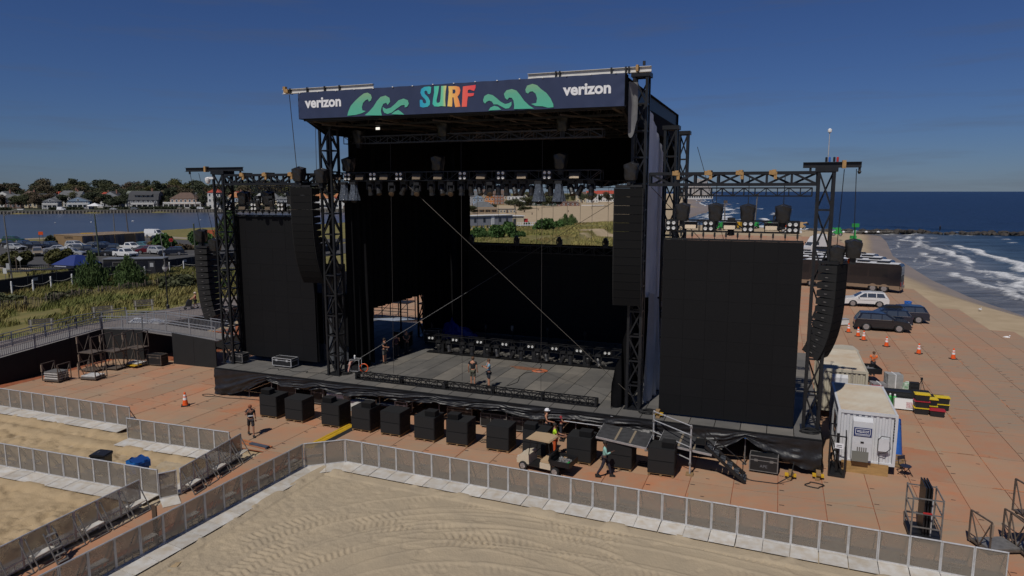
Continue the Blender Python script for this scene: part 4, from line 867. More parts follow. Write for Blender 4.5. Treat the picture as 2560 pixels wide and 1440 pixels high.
# follow-spots and stands at the back of the stage
for i, (s, d, lab) in enumerate(((13.9, 12.8, 'thin lamp stand in the dark behind the floor lamp truss, left'), (15.9, 13.2, 'lamp on a tripod behind the middle of the floor lamp truss'), (18.6, 13.5, 'lamp stand behind the floor lamp truss, right of the middle'), (21.6, 13.0, 'dark lamp stand behind the floor lamp truss, far right'))):
    t = thing('lamp_stand', lab, 'lamp', P(s, d, 1.8), SA); k = MB(); k.tube([(0, 0, .1), (0, 0, 1.2)], .03, 6)
    for a in (0, 2.1, 4.2): k.bar((.45*math.cos(a), .45*math.sin(a), 0), (0, 0, .5), .03)
    k.build('tripod', BLACK, t); k = MB(); k.lathe([(.09, -.2), (.13, 0), (.1, .2)], (0, 0, 1.3), 8); k.build('lamp_head', GALV if i == 1 else BLACK, t)
# blue tarpaulin heap
t = thing('tarpaulin', 'crumpled blue tarpaulin heaped in the rear left corner of the stage', 'tarpaulin', P(10.2, 14.6, 1.8), SA)
b = MB()
def tarp(u, v):
    a = u*2*math.pi; r = (1-v)*1.25*(1+.25*math.sin(a*3+1)+.12*math.sin(a*7)); z = 1.35*v**.8*(.8+.3*math.sin(a*2+v*5))+.1*math.sin(a*9+v*12)
    return (r*math.cos(a)*1.3, r*math.sin(a), max(.02, z))
b.sheet(tarp, 40, 10); b.build('sheet', mat('blue_tarp', (0.012, 0.035, 0.30), .4, var=.4, scale=3, bump=.5, bscale=6), t)
def case(label, loc, rz, size, m=None, edge=None, cat='case', deco=None, lid=.28):
    """flight case: dark walls, metal edging, lid seam, latches, castors"""
    t = thing('flight_case', label, cat, loc, rz, 'road cases around the stage'); L_, W_, H_ = size; m = m or mat('case_black', (.014, .014, .015), .55, var=.3, scale=3); edge = edge or GALV
    pbox('case_body', (0, 0, .12+H_/2), (L_, W_, H_), m, t)
    e = MB()
    for x in (-L_/2, L_/2):
        for y in (-W_/2, W_/2): e.box((x, y, .12+H_/2), (.05, .05, H_+.01))
    for z in (.12, .12+H_, .12+H_*(1-lid)):
        for y in (-W_/2, W_/2): e.box((0, y, z), (L_+.03, .04, .035))
        for x in (-L_/2, L_/2): e.box((x, 0, z), (.04, W_+.03, .035))
    e.build('edging', edge, t)
    for x in (-L_*.28, L_*.28): pbox('latch', (x, -W_/2-.012, .12+H_*(1-lid)), (.16, .02, .12), edge, t)
    for x in (-L_/2+.12, L_/2-.12):
        for y in (-W_/2+.1, W_/2-.1): k = MB(); k.lathe([(.06, -.03), (.06, .03)], (x, y, .06), 8, M=Matrix.Rotation(R(90), 3, 'X')); k.build('castor', RUBBER, t)
    if deco: deco(t, L_, W_, H_)
    return t
def stickers(txt):
    def f(t, L_, W_, H_):
        for x in (-L_/6, L_/6): pbox('divider', (x, -W_/2-.01, .12+H_/2), (.035, .02, H_), GALV, t)
        k = MB(); k.lathe([(.16, -.01), (.16, .01)], (0, -W_/2-.02, .12+H_*.5), 12, M=Matrix.Rotation(R(90), 3, 'X')); k.build('round_sticker', mat('pale_sticker', (.22, .12, .13), .6, var=.7, scale=18), t)
        if txt: link('lettering', text_mesh('lettering', txt, mat('green_print', (.02, .22, .09), .6), H_*.32, L_*.24, .02), t, Matrix.Translation((L_*.2, -W_/2-.025, .12+H_*.34)))
    return f
case('black road case with a round sticker under the stage edge', P(19.9, .75, 0), SA, (1.85, .75, .75), deco=stickers(None))
case('black road case with green letters SRR under the stage edge, beside the hard-hat crew', P(21.8, .75, 0), SA, (1.8, .75, .75), deco=stickers('SRR'))
case('silver-edged black case under the stage behind the second subwoofer stack', P(7.8, .75, 0), SA, (.95, .7, .95)); case('small black case under the stage with a white frame', P(13.75, .75, 0), SA, (.8, .6, .75), edge=ALU)
case('black flight case with metal corners on the deck under the right of the stage skirt', P(34.1, -.35, 0), SA+R(-2), (1.25, .62, .72), deco=lambda t, L_, W_, H_: link('lettering', text_mesh('lettering', 'APE', mat('grey_print', (.12, .12, .13), .6), .14, .34, .01), t, Matrix.Translation((-.17, -W_/2-.01, .12+H_*.25))))
case('open dark case frame on the stage under the left screen', P(.55, 1.6, 1.8), SA, (1.1, .6, .55)); case('black flight case with two handles on the left wing floor in front of the screen', P(4.2, 1.85, 1.8), SA, (1.5, .7, .5), edge=ALU)
case('dark road case in the shade under the stage near the left corner', P(5.0, 1.3, 0), SA, (1.4, .8, 1.0)); case('low black amplifier case in the shade under the stage, middle', P(17.3, 1.5, 0), SA, (1.6, .8, .6))
case('tall black road case in the shade of the left wing behind the capped man', P(8.6, 9.6, 1.8), SA+R(5), (1.2, .75, 1.1)); case('low black road case in the left wing beside the grey-shirted man', P(8.2, 5.0, 1.8), SA+R(-8), (1.1, .7, .7)); case('black road case in the dark at the back of the left wing', P(9.9, 11.8, 1.8), SA+R(12), (1.2, .7, .9))
# pipes stacked under the stage and plastic-wrapped white cases
for s0, d0, n, ln, lab, m in ((12.2, .9, 9, 2.6, 'stack of blue-grey steel pipes under the stage edge', mat('pipe_blue', (.07, .09, .14), .4, .4)), (30.6, .7, 7, 2.8, 'stack of dark pipes under the right stage edge', GALV)):
    t = thing('pipe_stack', lab, 'pipes', P(s0, d0, .35), SA)
    for k in range(n): q = MB(); q.tube([(-ln/2+rnd.uniform(-.1, .1), k % 5*.12, k//5*.1), (ln/2+rnd.uniform(-.1, .1), k % 5*.12, k//5*.1)], .035, 6); q.build('pipe', m, t)
    for x in (-ln*.3, ln*.3): pbox('bearer', (x, .25, -.2), (.12, .7, .3), WOOD, t)
for s, d, L_, H_, lab in ((9.3, .55, 1.25, .9, 'white plastic-wrapped pallet under the stage behind the subwoofers'), (11.1, .5, 1.4, .62, 'pale grey covered crate under the stage edge, right of the white wrapped one')):
    t = thing('wrapped_pallet', lab, 'pallet', P(s, d, 0), SA); b = MB()
    b.sheet(lambda u, v: (L_/2*math.cos(u*2*math.pi)/max(abs(math.cos(u*2*math.pi)), abs(math.sin(u*2*math.pi)))*(1+.04*math.sin(u*40)), .42*math.sin(u*2*math.pi)/max(abs(math.cos(u*2*math.pi)), abs(math.sin(u*2*math.pi))), .05+v*H_+.04*math.sin(u*25)*v), 40, 4)
    b.box((0, 0, .05+H_-.02), (L_*.98, .82, .05)); b.build('wrapping', mat('white_wrap', (.62, .62, .6), .5, var=.25, scale=5, bump=.5), t)
# cart with orange reel at the left of the stage
t = thing('equipment_trolley', 'small metal trolley with red-white panels at the left edge of the lit stage floor', 'trolley', P(9.35, 2.35, 1.8), SA+R(15))
e = MB()
for x in (-.3, .3):
    for y in (-.25, .25): e.bar((x, y, .08), (x, y, .85), .03)
for z in (.12, .85):
    for y in (-.25, .25): e.bar((-.3, y, z), (.3, y, z), .03)
    for x in (-.3, .3): e.bar((x, -.25, z), (x, .25, z), .03)
e.build('frame', ALU, t); pbox('lower_box', (0, 0, .3), (.5, .42, .3), BLACK, t)
k = MB(); k.prism([(-.55, .0), (-.32, .72), (-.2, .72), (-.4, 0)], -.33, -.0); k.build('side_panel', mat('orange_white', (.55, .16, .10), .6, col2=(.6, .55, .5), scale=5), t); pbox('side_screen', (-.48, -.345, .35), (.14, .02, .42), BLACK, t, M3=Matrix.Rotation(R(17), 3, 'Y'))
k = MB(); k.tube([(.55+.27*math.cos(a), -.05, .3+.27*math.sin(a)) for a in np.linspace(0, 6.28, 18)], .03, 6); k.build('cable_reel', ORANGE, t); k = MB(); k.lathe([(.05, 0), (.06, .2), (.03, .24)], (-.05, 0, .87), 8); k.build('cup', WHITE, t)
for s, d, lab, m in ((8.9, 1.7, 'tangle of black cables at the foot of the left tower', RUBBER), (28.3, 1.0, 'tangle of black cables behind the right tower foot', RUBBER), (24.9, 8.0, 'orange cable coil lying on the stage floor', None), (36.1, .9, 'tangle of cables at the foot of the far right tower', RUBBER)):
    b = MB(); m = m or mat('orange_cable', (.42, .12, .05), .6)
    if 'orange' in lab: s, d = 20.3, 6.8
    for q in range(4): b.tube([((.28+.09*math.sin(q*5+i))*math.cos(i*.55+q)*1.4, (.28+.09*math.sin(q*3+i*.7))*math.sin(i*.55+q), .025+.03*q*(m.name != 'orange_cable')) for i in range(26)], .02, 5)
    o = b.build('cable_coil', m); o.location = P(s, d, 1.8); tag(o, lab, 'cable')
# dust patch of orange sand on the stage
b = MB(); b.prism([(1.1*math.cos(a)*(1+.3*math.sin(a*5)), .35*math.sin(a)*(1+.3*math.sin(a*3))) for a in np.linspace(0, 6.0, 20)], 0, .004, 'z'); o = b.build('rust_stain', mat('rust_dust', (.22, .10, .055), .9, var=.4, scale=4)); o.location = P(19.3, 7.2, 1.806); o.rotation_euler = (0, 0, SA); tag(o, 'rusty orange stain on the lit stage floor', 'stain')

# --- subwoofer stacks along the front
SUBM = mat('subwoofer_black', (0.0065, 0.0065, 0.007), 0.85, var=0.25, scale=2, rand=.15)
def make_sub():
    t = thing('subwoofer', None, 'subwoofer'); pbox('cabinet', (0, .56, .31), (1.24, 1.1, .605), SUBM, t)
    pbox('rear_panel', (0, -.006, .31), (1.19, .02, .57), mat('sub_back', (.0075, .0075, .008), .8, rand=.15), t)
    for x in (.628,):
        for y in (.25, .56, .87): pbox('handle_pocket', (x, y, .31), (.02, .16, .1), RUBBER, t)
    k = MB(); k.box((-.627, .56, .31), (.014, .9, .45)); k.build('side_grille', GRL, t); return t
def make_pallet():
    t = thing('pallet', None, 'pallet')
    for y in np.linspace(.06, 1.06, 7): pbox('slat', (0, y, .125), (1.22, .1, .022), WOOD, t)
    for x in (-.55, 0, .55): pbox('bearer', (x, .56, .06), (.1, 1.1, .09), WOOD, t)
    return t
def make_fill():
    t = thing('front_fill', None, 'loudspeaker'); pbox('cabinet', (0, 0, .15), (.62, .5, .3), CAB, t); pbox('grille', (0, -.255, .15), (.58, .02, .26), GRL, t); return t
SUBS = [6.62, 8.5, 11.03, 13.05, 14.93, 17.05, 18.98, 21.28, 23.28, 25.6, 27.6, 29.6]
for i, s in enumerate(SUBS):
    w_ = f'{nth(i)} subwoofer stack from the left before the stage'
    j = rnd.uniform(-.03, .03); rz = SA+R(rnd.uniform(-1.5, 1.5))
    again('pallet', make_pallet, P(s, -2.75+j, 0), rz, f'wooden pallet under the {w_}', 'pallets under the subwoofer stacks')
    again('sub', make_sub, P(s, -2.75+j, .14), rz, f'lower black cabinet of the {w_}', 'subwoofers along the stage front')
    again('sub', make_sub, P(s+.004, -2.745+j, .755), rz, f'upper black cabinet of the {w_}', 'subwoofers along the stage front')
    if i in (0, 2, 3, 5, 6, 8, 9, 11): again('fill', make_fill, P(s+(-.3 if i % 2 == 0 else .28), -2.35+j, 1.365), rz, f'small loudspeaker on top of the {w_}', 'small loudspeakers on the subwoofers')
# cables behind the stacks
for i in range(len(SUBS)-1):
    a, b_ = SUBS[i]+.7, SUBS[i+1]-.7; b = MB()
    for q in range(3): b.tube([P(a+(b_-a)*k/6, -1.75+.22*q+.08*math.sin(k*2+q), .025)-P(a, -1.7, 0) for k in range(7)], .022, 5)
    o = b.build('cable_run', RUBBER); o.location = P(a, -1.7, 0); tag(o, f'black cables on the deck right of the {nth(i)} subwoofer stack from the left', 'cable', 'cable runs between the subwoofers')
# two weathered stage decks and a ply sheet lying on stacks
DKB = mat('worn_black_ply', (0.045, 0.045, 0.047), 0.8, var=0.6, scale=3, stretch=(1, 3, 1)); 
for lab, s, d, z, tx, L_ in (('weathered black stage deck lying tilted on a subwoofer stack behind the walking man', 27.75, -2.3, 1.62, -14, 2.45), ('weathered black stage deck resting beside the scaffold guard rail', 30.6, -1.35, 1.35, -12, 2.5)):
    t = thing('stage_deck', lab, 'platform', P(s, d, z), SA+R(-4)); t.rotation_euler = (R(-tx), R(4), SA+R(-4))
    pbox('deck_top', (0, 0, 0), (L_, 1.15, .04), DKB, t)
    f = MB(); f.box((0, -.58, -.05), (L_+.04, .03, .11)); f.box((0, .58, -.05), (L_+.04, .03, .11)); f.box((-L_/2, 0, -.05), (.03, 1.15, .11)); f.box((L_/2, 0, -.05), (.03, 1.15, .11)); f.build('rim', ALU, t)
    for x in (-.3, .42): pbox('tape_strip', (x, 0, .022), (.1, 1.1, .004), mat('tan_tape', (.20, .16, .11), .7), t)
# ================================================================== BARRIERS AND THINGS ON THE DECK
def sheet_mat():
    m = bpy.data.materials.new('perforated_sheet'); m.use_nodes = True; t = m.node_tree; b = t.nodes['Principled BSDF']
    b.inputs['Base Color'].default_value = (.26, .228, .19, 1); b.inputs['Metallic'].default_value = .25; b.inputs['Roughness'].default_value = .5
    geo = N(t, 'ShaderNodeNewGeometry'); n = N(t, 'ShaderNodeTexNoise'); n.inputs['Scale'].default_value = 2.2; n.inputs['Detail'].default_value = 5; t.links.new(geo.outputs['Position'], n.inputs[0])
    mr = N(t, 'ShaderNodeMapRange'); mr.inputs['From Min'].default_value = .3; mr.inputs['From Max'].default_value = .7; mr.inputs['To Min'].default_value = .50; mr.inputs['To Max'].default_value = .68; t.links.new(n.outputs['Fac'], mr.inputs[0]); t.links.new(mr.outputs[0], b.inputs['Alpha'])
    return m
PERF = sheet_mat()
PLATE = mat('tread_plate', (0.60, 0.59, 0.565), 0.5, 0.15, col2=(.48, .42, .34), scale=2.2, bump=.15, bscale=40, rand=.1)
BW, BH = .97, 1.2
def make_barrier(stair=False):
    """stands at its middle; audience side is -y with the foot plate, braces on +y"""
    t = thing('crowd_barrier', None, 'barrier')
    pbox('sheet', (0, 0, .63), (BW-.07, .006, 1.1), PERF, t)
    for x in (-BW/2+.022, BW/2-.022): pbox('post', (x, 0, .6), (.04, .05, 1.2), ALU, t)
    k = MB(); k.tube([(-BW/2+.005, -.01, 1.2), (BW/2-.005, -.01, 1.2)], .03, 8); k.build('top_rail', ALU, t)
    pbox('bottom_rail', (0, 0, .07), (BW-.08, .04, .05), ALU, t)
    pbox('mid_rail', (0, .02, .34), (BW-.08, .025, .035), ALU, t)
    for x in (-.16, .16): pbox('lower_strut', (x, .02, .2), (.03, .025, .26), ALU, t)
    k = MB(); k.prism([(-.02, .045), (-.20, .062), (-.92, .02), (-.92, .012), (-.02, .012)], -BW/2+.012, BW/2-.012, 'x'); k.build('foot_plate', PLATE, t)
    for x in (-BW/2+.1, BW/2-.1): pbar('brace', (x, .03, 1.08), (x, .62, .04), .035, GALV, t)
    pbar('rear_foot', (-BW/2+.08, .62, .02), (BW/2-.08, .62, .02), .05, GALV, t)
    return t
def make_barrier_step():
    t = make_barrier(); k = MB(); k.box((0, .3, .42), (BW-.24, .3, .035)); k.build('step', PLATE, t); return t
def row(a, b, n, where, flip, step_every=2, from_='left', plate=True):
    """n barriers from a to b in the stage frame; the foot plates on the side to the right of the way a to b (flip: left)"""
    a = P(*a); b = P(*b); dv = b-a; ang = math.atan2(dv.y, dv.x)+(math.pi if flip else 0); sc = dv.length/n/BW
    for i in range(n):
        c = a+dv*(i+.5)/n
        o = again('barrier' if i % 2 else 'barrier_step', make_barrier if i % 2 else make_barrier_step, c+Vector((rnd.uniform(-.008, .008), rnd.uniform(-.008, .008), 0)), ang+R(rnd.uniform(-.5, .5)), f'{nth(i)} crowd barrier from the {from_} {where}', 'aluminium crowd barriers')
        o.scale = (sc, 1, 1)
row((14.85, -6.72), (42.0, -7.55), 28, 'in the long front row facing the sand', False, from_='left kink')
row((13.3, -7.95), (14.82, -6.74), 2, 'in the short slanted piece at the kink', False)
row((12.85, -20.8), (13.28, -8.0), 13, 'in the receding row left of the sand', False, from_='near end')
row((-10.5, -7.05), (.45, -6.85), 11, 'in the rear left row behind the sandy pens', False)
row((1.95, -8.3), (8.75, -8.0), 7, 'in the second left row behind the two bins', False)
row((9.45, -7.95), (10.15, -12.4), 5, 'in the braced row by the bins', False, from_='far end')
row((9.7, -13.15), (10.12, -12.55), 1, 'set across as a gate between the left pens', False)
row((-1.1, -13.25), (9.35, -12.85), 11, 'in the left row before the two bins', False)
row((9.5, -13.9), (9.9, -21), 7, 'in the braced row beside the orange walkway', False, from_='far end')
# loose things by the rows
t = thing('step_unit', 'narrow grey metal steps leaning on the braced barriers by the walkway', 'steps', P(10.2, -18.2, 0), SA+R(90))
for x in (-.2, .2): pbar('side_rail', (x, -.55, 0), (x, .1, 1.1), .04, GALV, t)
for k in range(5): pbox('tread', (0, -.5+k*.13, .1+k*.22), (.38, .16, .02), GALV, t)
t = thing('wooden_post', 'short dark board sticking up over the barrier beside the walkway', 'board', P(12.65, -15.9, 0), SA); pbox('board', (0, 0, .75), (.22, .05, 1.5), mat('dark_board', (.08, .05, .03), .8), t)
t = thing('plank', 'blue-grey plank lying on the sand by the kink of the barriers', 'plank', P(9.35, -6.6, 0.02), SA+R(-5)); pbox('board', (0, 0, .06), (1.25, .22, .1), mat('bluegrey_board', (.06, .075, .11), .8, var=.4), t)
t = thing('plank', 'orange boards along the deck edge beside the walking man', 'plank', P(8.3, -6.55, .01), SA+R(-6)); pbox('board', (0, 0, .03), (3.2, .14, .05), mat('orange_board', (.45, .17, .07), .8, var=.3), t); pbox('board', (.5, .3, .03), (2.4, .12, .05), mat('orange_board', (.45, .17, .07), .8), t)
t = thing('cable_ramp', 'yellow cable ramp crossing the deck between subwoofer stacks', 'cable ramp', P(11.85, -3.9, 0), SA+R(88)); k = MB(); k.prism([(-.3, 0), (-.18, .075), (.18, .075), (.3, 0)], -1.9, 1.9, 'x'); k.build('ramp_body', YELLOW, t); pbox('lid_seam', (0, 0, .077), (3.78, .02, .006), BLACK, t)
k = MB(); k.prism([(-.62, 0), (-.3, .05), (-.3, 0)], -1.7, 1.9, 'x'); k.build('black_flap', RUBBER, t)
# wheelie bins
def bin_(label, loc, rz, m, bag=None):
    t = thing('wheelie_bin', label, 'bin', loc, rz); k = MB(); k.prism([(-.27, .1), (.27, .1), (.36, 1.0), (-.34, 1.0)], -.3, .3); k.build('bin_body', m, t)
    k = MB(); k.prism([(-.38, 1.0), (.4, 1.0), (.36, 1.06), (-.2, 1.12), (-.36, 1.07)], -.34, .34); k.build('lid', m, t)
    for y in (-.27, .27): k = MB(); k.lathe([(.12, -.03), (.12, .03)], (.3, y, .12), 10, M=Matrix.Rotation(R(90), 3, 'X')); k.build('wheel', RUBBER, t)
    pbar('handle', (.42, -.24, .98), (.42, .24, .98), .04, m, t)
    if bag:
        k = MB(); k.sheet(lambda u, v: (.40*math.cos(u*6.283)/max(abs(math.cos(u*6.283)), abs(math.sin(u*6.283)))*(1+.05*math.sin(u*50)), .36*math.sin(u*6.283)/max(abs(math.cos(u*6.283)), abs(math.sin(u*6.283)))*(1+.05*math.sin(u*44)), .78+.3*v+.04*math.sin(u*38)), 48, 3); k.build('bin_bag', bag, t)
    else: pbox('print_strip', (-.12, 0, 1.1), (.05, .2, .01), PRW, t, M3=Matrix.Rotation(R(-18), 3, 'Y'))
    return t
bin_('black wheelie bin with a closed lid on the sand between the left barrier rows', P(4.9, -12.1, 0), SA+R(20), mat('bin_black', (.015, .015, .017), .45)); bin_('blue wheelie bin with a blue plastic bag over its rim on the left sand', P(7.25, -12.05, 0), SA+R(-12), mat('bin_blue', (.01, .05, .20), .45), mat('blue_bag', (.02, .17, .55), .3, var=.3, scale=12, bump=.6))
# steel transport dollies on the left deck
def make_dolly(h=1.15, load=0):
    t = thing('steel_dolly', None, 'dolly'); L_, W_ = 1.35, 1.05; f = BARE
    pbox('base', (0, 0, .13), (L_, W_, .06), f, t)
    for x in (-L_/2, L_/2):
        for y in (-W_/2, W_/2): pbox('post', (x, y, .1+h/2), (.05, .05, h), f, t)
        pbar('top_bar', (x, -W_/2, .1+h), (x, W_/2, .1+h), .05, f, t)
        pbar('brace', (x, -W_/2, .1+h), (x, 0, .16), .035, f, t); pbar('brace', (x, W_/2, .1+h), (x, 0, .16), .035, f, t)
    pbox('name_plate', (-L_/2+.01, -W_/2+.0, .1+h*.75), (.07, .12, h*.4), mat('tan_plate', (.25, .19, .14), .7), t)
    for x in (-L_/2+.1, L_/2-.1):
        for y in (-W_/2+.1, W_/2-.1): k = MB(); k.lathe([(.06, -.025), (.06, .025)], (x, y, .06), 8, M=Matrix.Rotation(R(90), 3, 'X')); k.build('castor', RUBBER, t)
    for k_ in range(load): pbox('stacked_plate', (rnd.uniform(-.03, .03), rnd.uniform(-.03, .03), .2+k_*.085), (L_-.18, W_-.16, .06), ALUW if k_ % 2 else GALV, t)
    return t
DOL = 'steel transport dollies by the black wall'
again('dollyA', lambda: make_dolly(1.2, 7), P(-12.9, -1.7, 0), SA+R(8), 'leftmost steel dolly stacked with grey plates in front of the black wall', DOL)
again('dollyB', lambda: make_dolly(1.15, 2), P(-11.0, -.4, 0), SA+R(10), 'steel dolly with a low grey load, nearest the orange deck middle', DOL)
again('dollyC', lambda: make_dolly(1.25), P(-13.1, 1.2, 0), SA+R(3), 'empty steel dolly standing on the deck below another one, left', DOL)
again('dollyC', None, P(-13.15, 1.2, 1.32), SA+R(4), 'empty steel dolly on top of another, left end of the pile', DOL)
again('dollyC', None, P(-12.1, 2.2, 0), SA+R(6), 'empty steel dolly at the foot of the pile, middle', DOL); again('dollyC', None, P(-12.05, 2.2, 1.32), SA+R(2), 'empty steel dolly on top of the pile, middle', DOL)
again('dollyC', None, P(-11.3, 3.5, 1.32), SA+R(5), 'empty steel dolly on top of the pile, right end, tallest against the wall', DOL); again('dollyB', None, P(-11.3, 3.45, 0), SA+R(4), 'steel dolly below the tallest one at the right end of the pile', DOL)
case('dark road case on a yellow dolly beside the doorway of the black wall', P(-10.0, 4.2, .0), SA+R(6), (1.3, .7, .75), edge=BARE); pl_ = thing('yellow_board', 'yellow board lying between the dollies by the black wall', 'board', P(-11.05, 3.0, .2), SA); pbox('board', (0, 0, 0), (.9, .6, .05), YELLOW, pl_)
# traffic cones
def make_cone():
    t = thing('traffic_cone', None, 'traffic cone'); pbox('base', (0, 0, .025), (.38, .38, .05), RUBBER, t)
    k = MB(); k.lathe([(.15, .05), (.135, .1), (.045, .70), (.035, .72)], (0, 0, 0), 12); k.build('cone_body', ORANGE, t)
    k = MB(); k.lathe([(.105, .32), (.088, .45)], (0, 0, 0), 12); k.build('reflective_band', WHITE, t); k = MB(); k.lathe([(.077, .51), (.066, .6)], (0, 0, 0), 12); k.build('reflective_band', WHITE, t); return t
for x, y, lab in ((-20.45, 41.3, 'lone orange traffic cone on the deck left of the stage'), (32.05, 63.8, 'orange traffic cone farthest back, nearest the loudspeakers'), (32.0, 61.9, 'second orange cone from the back beside the dark cars'), (31.7, 60.3, 'third orange cone from the back, close to the second'), (32.4, 57.8, 'orange cone at the left of the three spaced ones'), (33.6, 55.1, 'orange cone in the middle of the three spaced ones'), (35.3, 53.3, 'rightmost orange cone, nearest the beach sand'), (38.6, 94.5, 'orange cone far back beside the first bus')):
    again('cone', make_cone, (x, y, 0), rnd.uniform(0, 1), lab, 'orange traffic cones').scale = (1.22, 1.22, 1.22)
# office containers
CW = mat('container_white', (0.56, 0.565, 0.58), 0.5, var=.12, scale=1.2); CR = mat('container_roof', (0.48, 0.44, 0.36), 0.65, col2=(.40, .30, .20), scale=.55); CC = mat('container_cream', (0.46, 0.42, 0.33), 0.55, var=.1, scale=1); NVY = mat('sign_navy', (.012, .025, .11), .5)
def container(label, loc, rz, L_, wall, roof_m, z0=.12, cat='container', H_=2.5, W_=2.44, sign=None, rib=.2):
    """office container: corrugated walls and roof, corner posts; its near end faces -y"""
    t = thing('office_container', label, cat, loc, rz); b = MB()
    def corr(a, c, n_, dp):
        pts = []
        for k in range(n_): 
            x = a+(c-a)*k/n_; s_ = (c-a)/n_
            pts += [(x, 0), (x+s_*.45, 0), (x+s_*.55, dp), (x+s_*.92, dp)]
        return pts+[(c, 0)]
    for x, sg in ((-W_/2, 1), (W_/2, -1)):
        pr = corr(.1, L_-.1, int(L_/.4), .04); vs = []; 
        for y, o_ in pr: vs += [(x+sg*o_, y, z0+.1), (x+sg*o_, y, z0+H_-.1)]
        b.add(vs, [(2*i, 2*i+2, 2*i+3, 2*i+1) for i in range(len(pr)-1)])
    for y, sg in ((.0, 1), (L_, -1)):
        pr = corr(-W_/2+.1, W_/2-.1, 9, .045); vs = []
        for x, o_ in pr: vs += [(x, y+sg*o_+.02*sg, z0+.1), (x, y+sg*o_+.02*sg, z0+H_-.1)]
        b.add(vs, [(2*i, 2*i+2, 2*i+3, 2*i+1) for i in range(len(pr)-1)])
    b.build('wall', wall, t)
    e = MB()
    for x in (-W_/2, W_/2):
        for y in (0, L_): e.box((x*.985, y+.04*(1 if y == 0 else -1), z0+H_/2), (.13, .13, H_))
        for z in (z0+.06, z0+H_-.05): e.box((x*.985, L_/2, z), (.1, L_-.1, .12))
    for y in (.03, L_-.03):
        for z in (z0+.06, z0+H_-.06): e.box((0, y, z), (W_-.1, .1, .13))
    e.build('frame', wall, t)
    r_ = MB(); pr = corr(.05, L_-.05, int(L_/.22), .03); vs = []
    for y, o_ in pr: vs += [(-W_/2+.05, y, z0+H_-.0-o_), (W_/2-.05, y, z0+H_-.0-o_)]
    r_.add(vs, [(2*i, 2*i+1, 2*i+3, 2*i+2) for i in range(len(pr)-1)]); r_.build('roof', roof_m, t)
    return t
def wall_unit(t, z0, full=True):
    """air conditioner on the container end, with its sign"""
    k = MB(); k.prism([(-.02, z0+2.25), (-.28, z0+2.1), (-.32, z0+1.1), (-.3, z0+.25), (-.02, z0+.25)], -.62, .22, 'x'); k.build('air_conditioner', CW, t)
    pbox('sign', (-.2, -.325, z0+1.62), (.76, .02, .42), NVY, t); 
    f = MB()
    for z in (z0+1.52, z0+1.78): f.box((-.2, -.34, z), (.62, .01, .018))
    for x in (-.51, .11): f.box((x, -.34, z0+1.65), (.018, .01, .27))
    f.build('sign_border', PRW, t)
    link('lettering', text_mesh('lettering', 'WILLSCOT', PRW, .12, .52, .015), t, Matrix.Translation((-.46, -.342, z0+1.59)))
    pbox('sign_strip', (-.2, -.338, z0+1.465), (.6, .008, .035), mat('dim_print', (.35, .36, .42), .6), t)
    pbox('badge', (-.2, -.33, z0+1.12), (.14, .02, .08), BLACK, t)
    for k_ in range(5): pbox('vent_slot', (-.38+k_*.09, -.325, z0+.78), (.05, .02, .2), GALV, t)
    pbox('lower_grille', (-.25, -.325, z0+.42), (.7, .02, .5), mat('grille_grey', (.16, .16, .14), .6), t)
    if full:
        pbox('meter_box', (.72, -.1, z0+1.05), (.44, .2, .6), CW, t); k = MB(); k.tube([(.5, -.15, z0+.75), (.47, -.2, z0+1.3), (.62, -.22, z0+1.5), (.95, -.22, z0+1.48), (1.0, -.2, z0+.9), (.8, -.2, z0+.7), (.55, -.16, z0+.62), (.58, -.16, z0+.2)], .02, 5); k.build('conduit', RUBBER, t)
        for k_ in range(8): pbox('unit_number', (1.12, -.03, z0+2.25-k_*.14), (.05, .012, .09), RUBBER, t)
c1 = container('white office container with a blue sign and a plywood sheet at its foot, nearest one', P(38.55, 1.15, 0), SA, 5.1, CW, CR, .5); wall_unit(c1, .5)
pbox('ply_skirt', (.0, -.06, .26), (2.0, .03, .6), mat('plywood_yellow', (.40, .24, .09), .8, var=.3, scale=2, stretch=(1, 1, 5)), c1); pbox('side_window', (-1.23, 1.7, 1.9), (.04, 1.3, .9), GLASS, c1); pbox('side_door', (-1.23, 3.9, 1.5), (.04, .9, 1.95), mat('grey_door', (.2, .2, .21), .6), c1)
c2 = container('cream office container standing behind the white one with a small sign', P(38.15, 9.2, 0), SA, 6.0, CC, CR, .5); wall_unit(c2, .5, False)
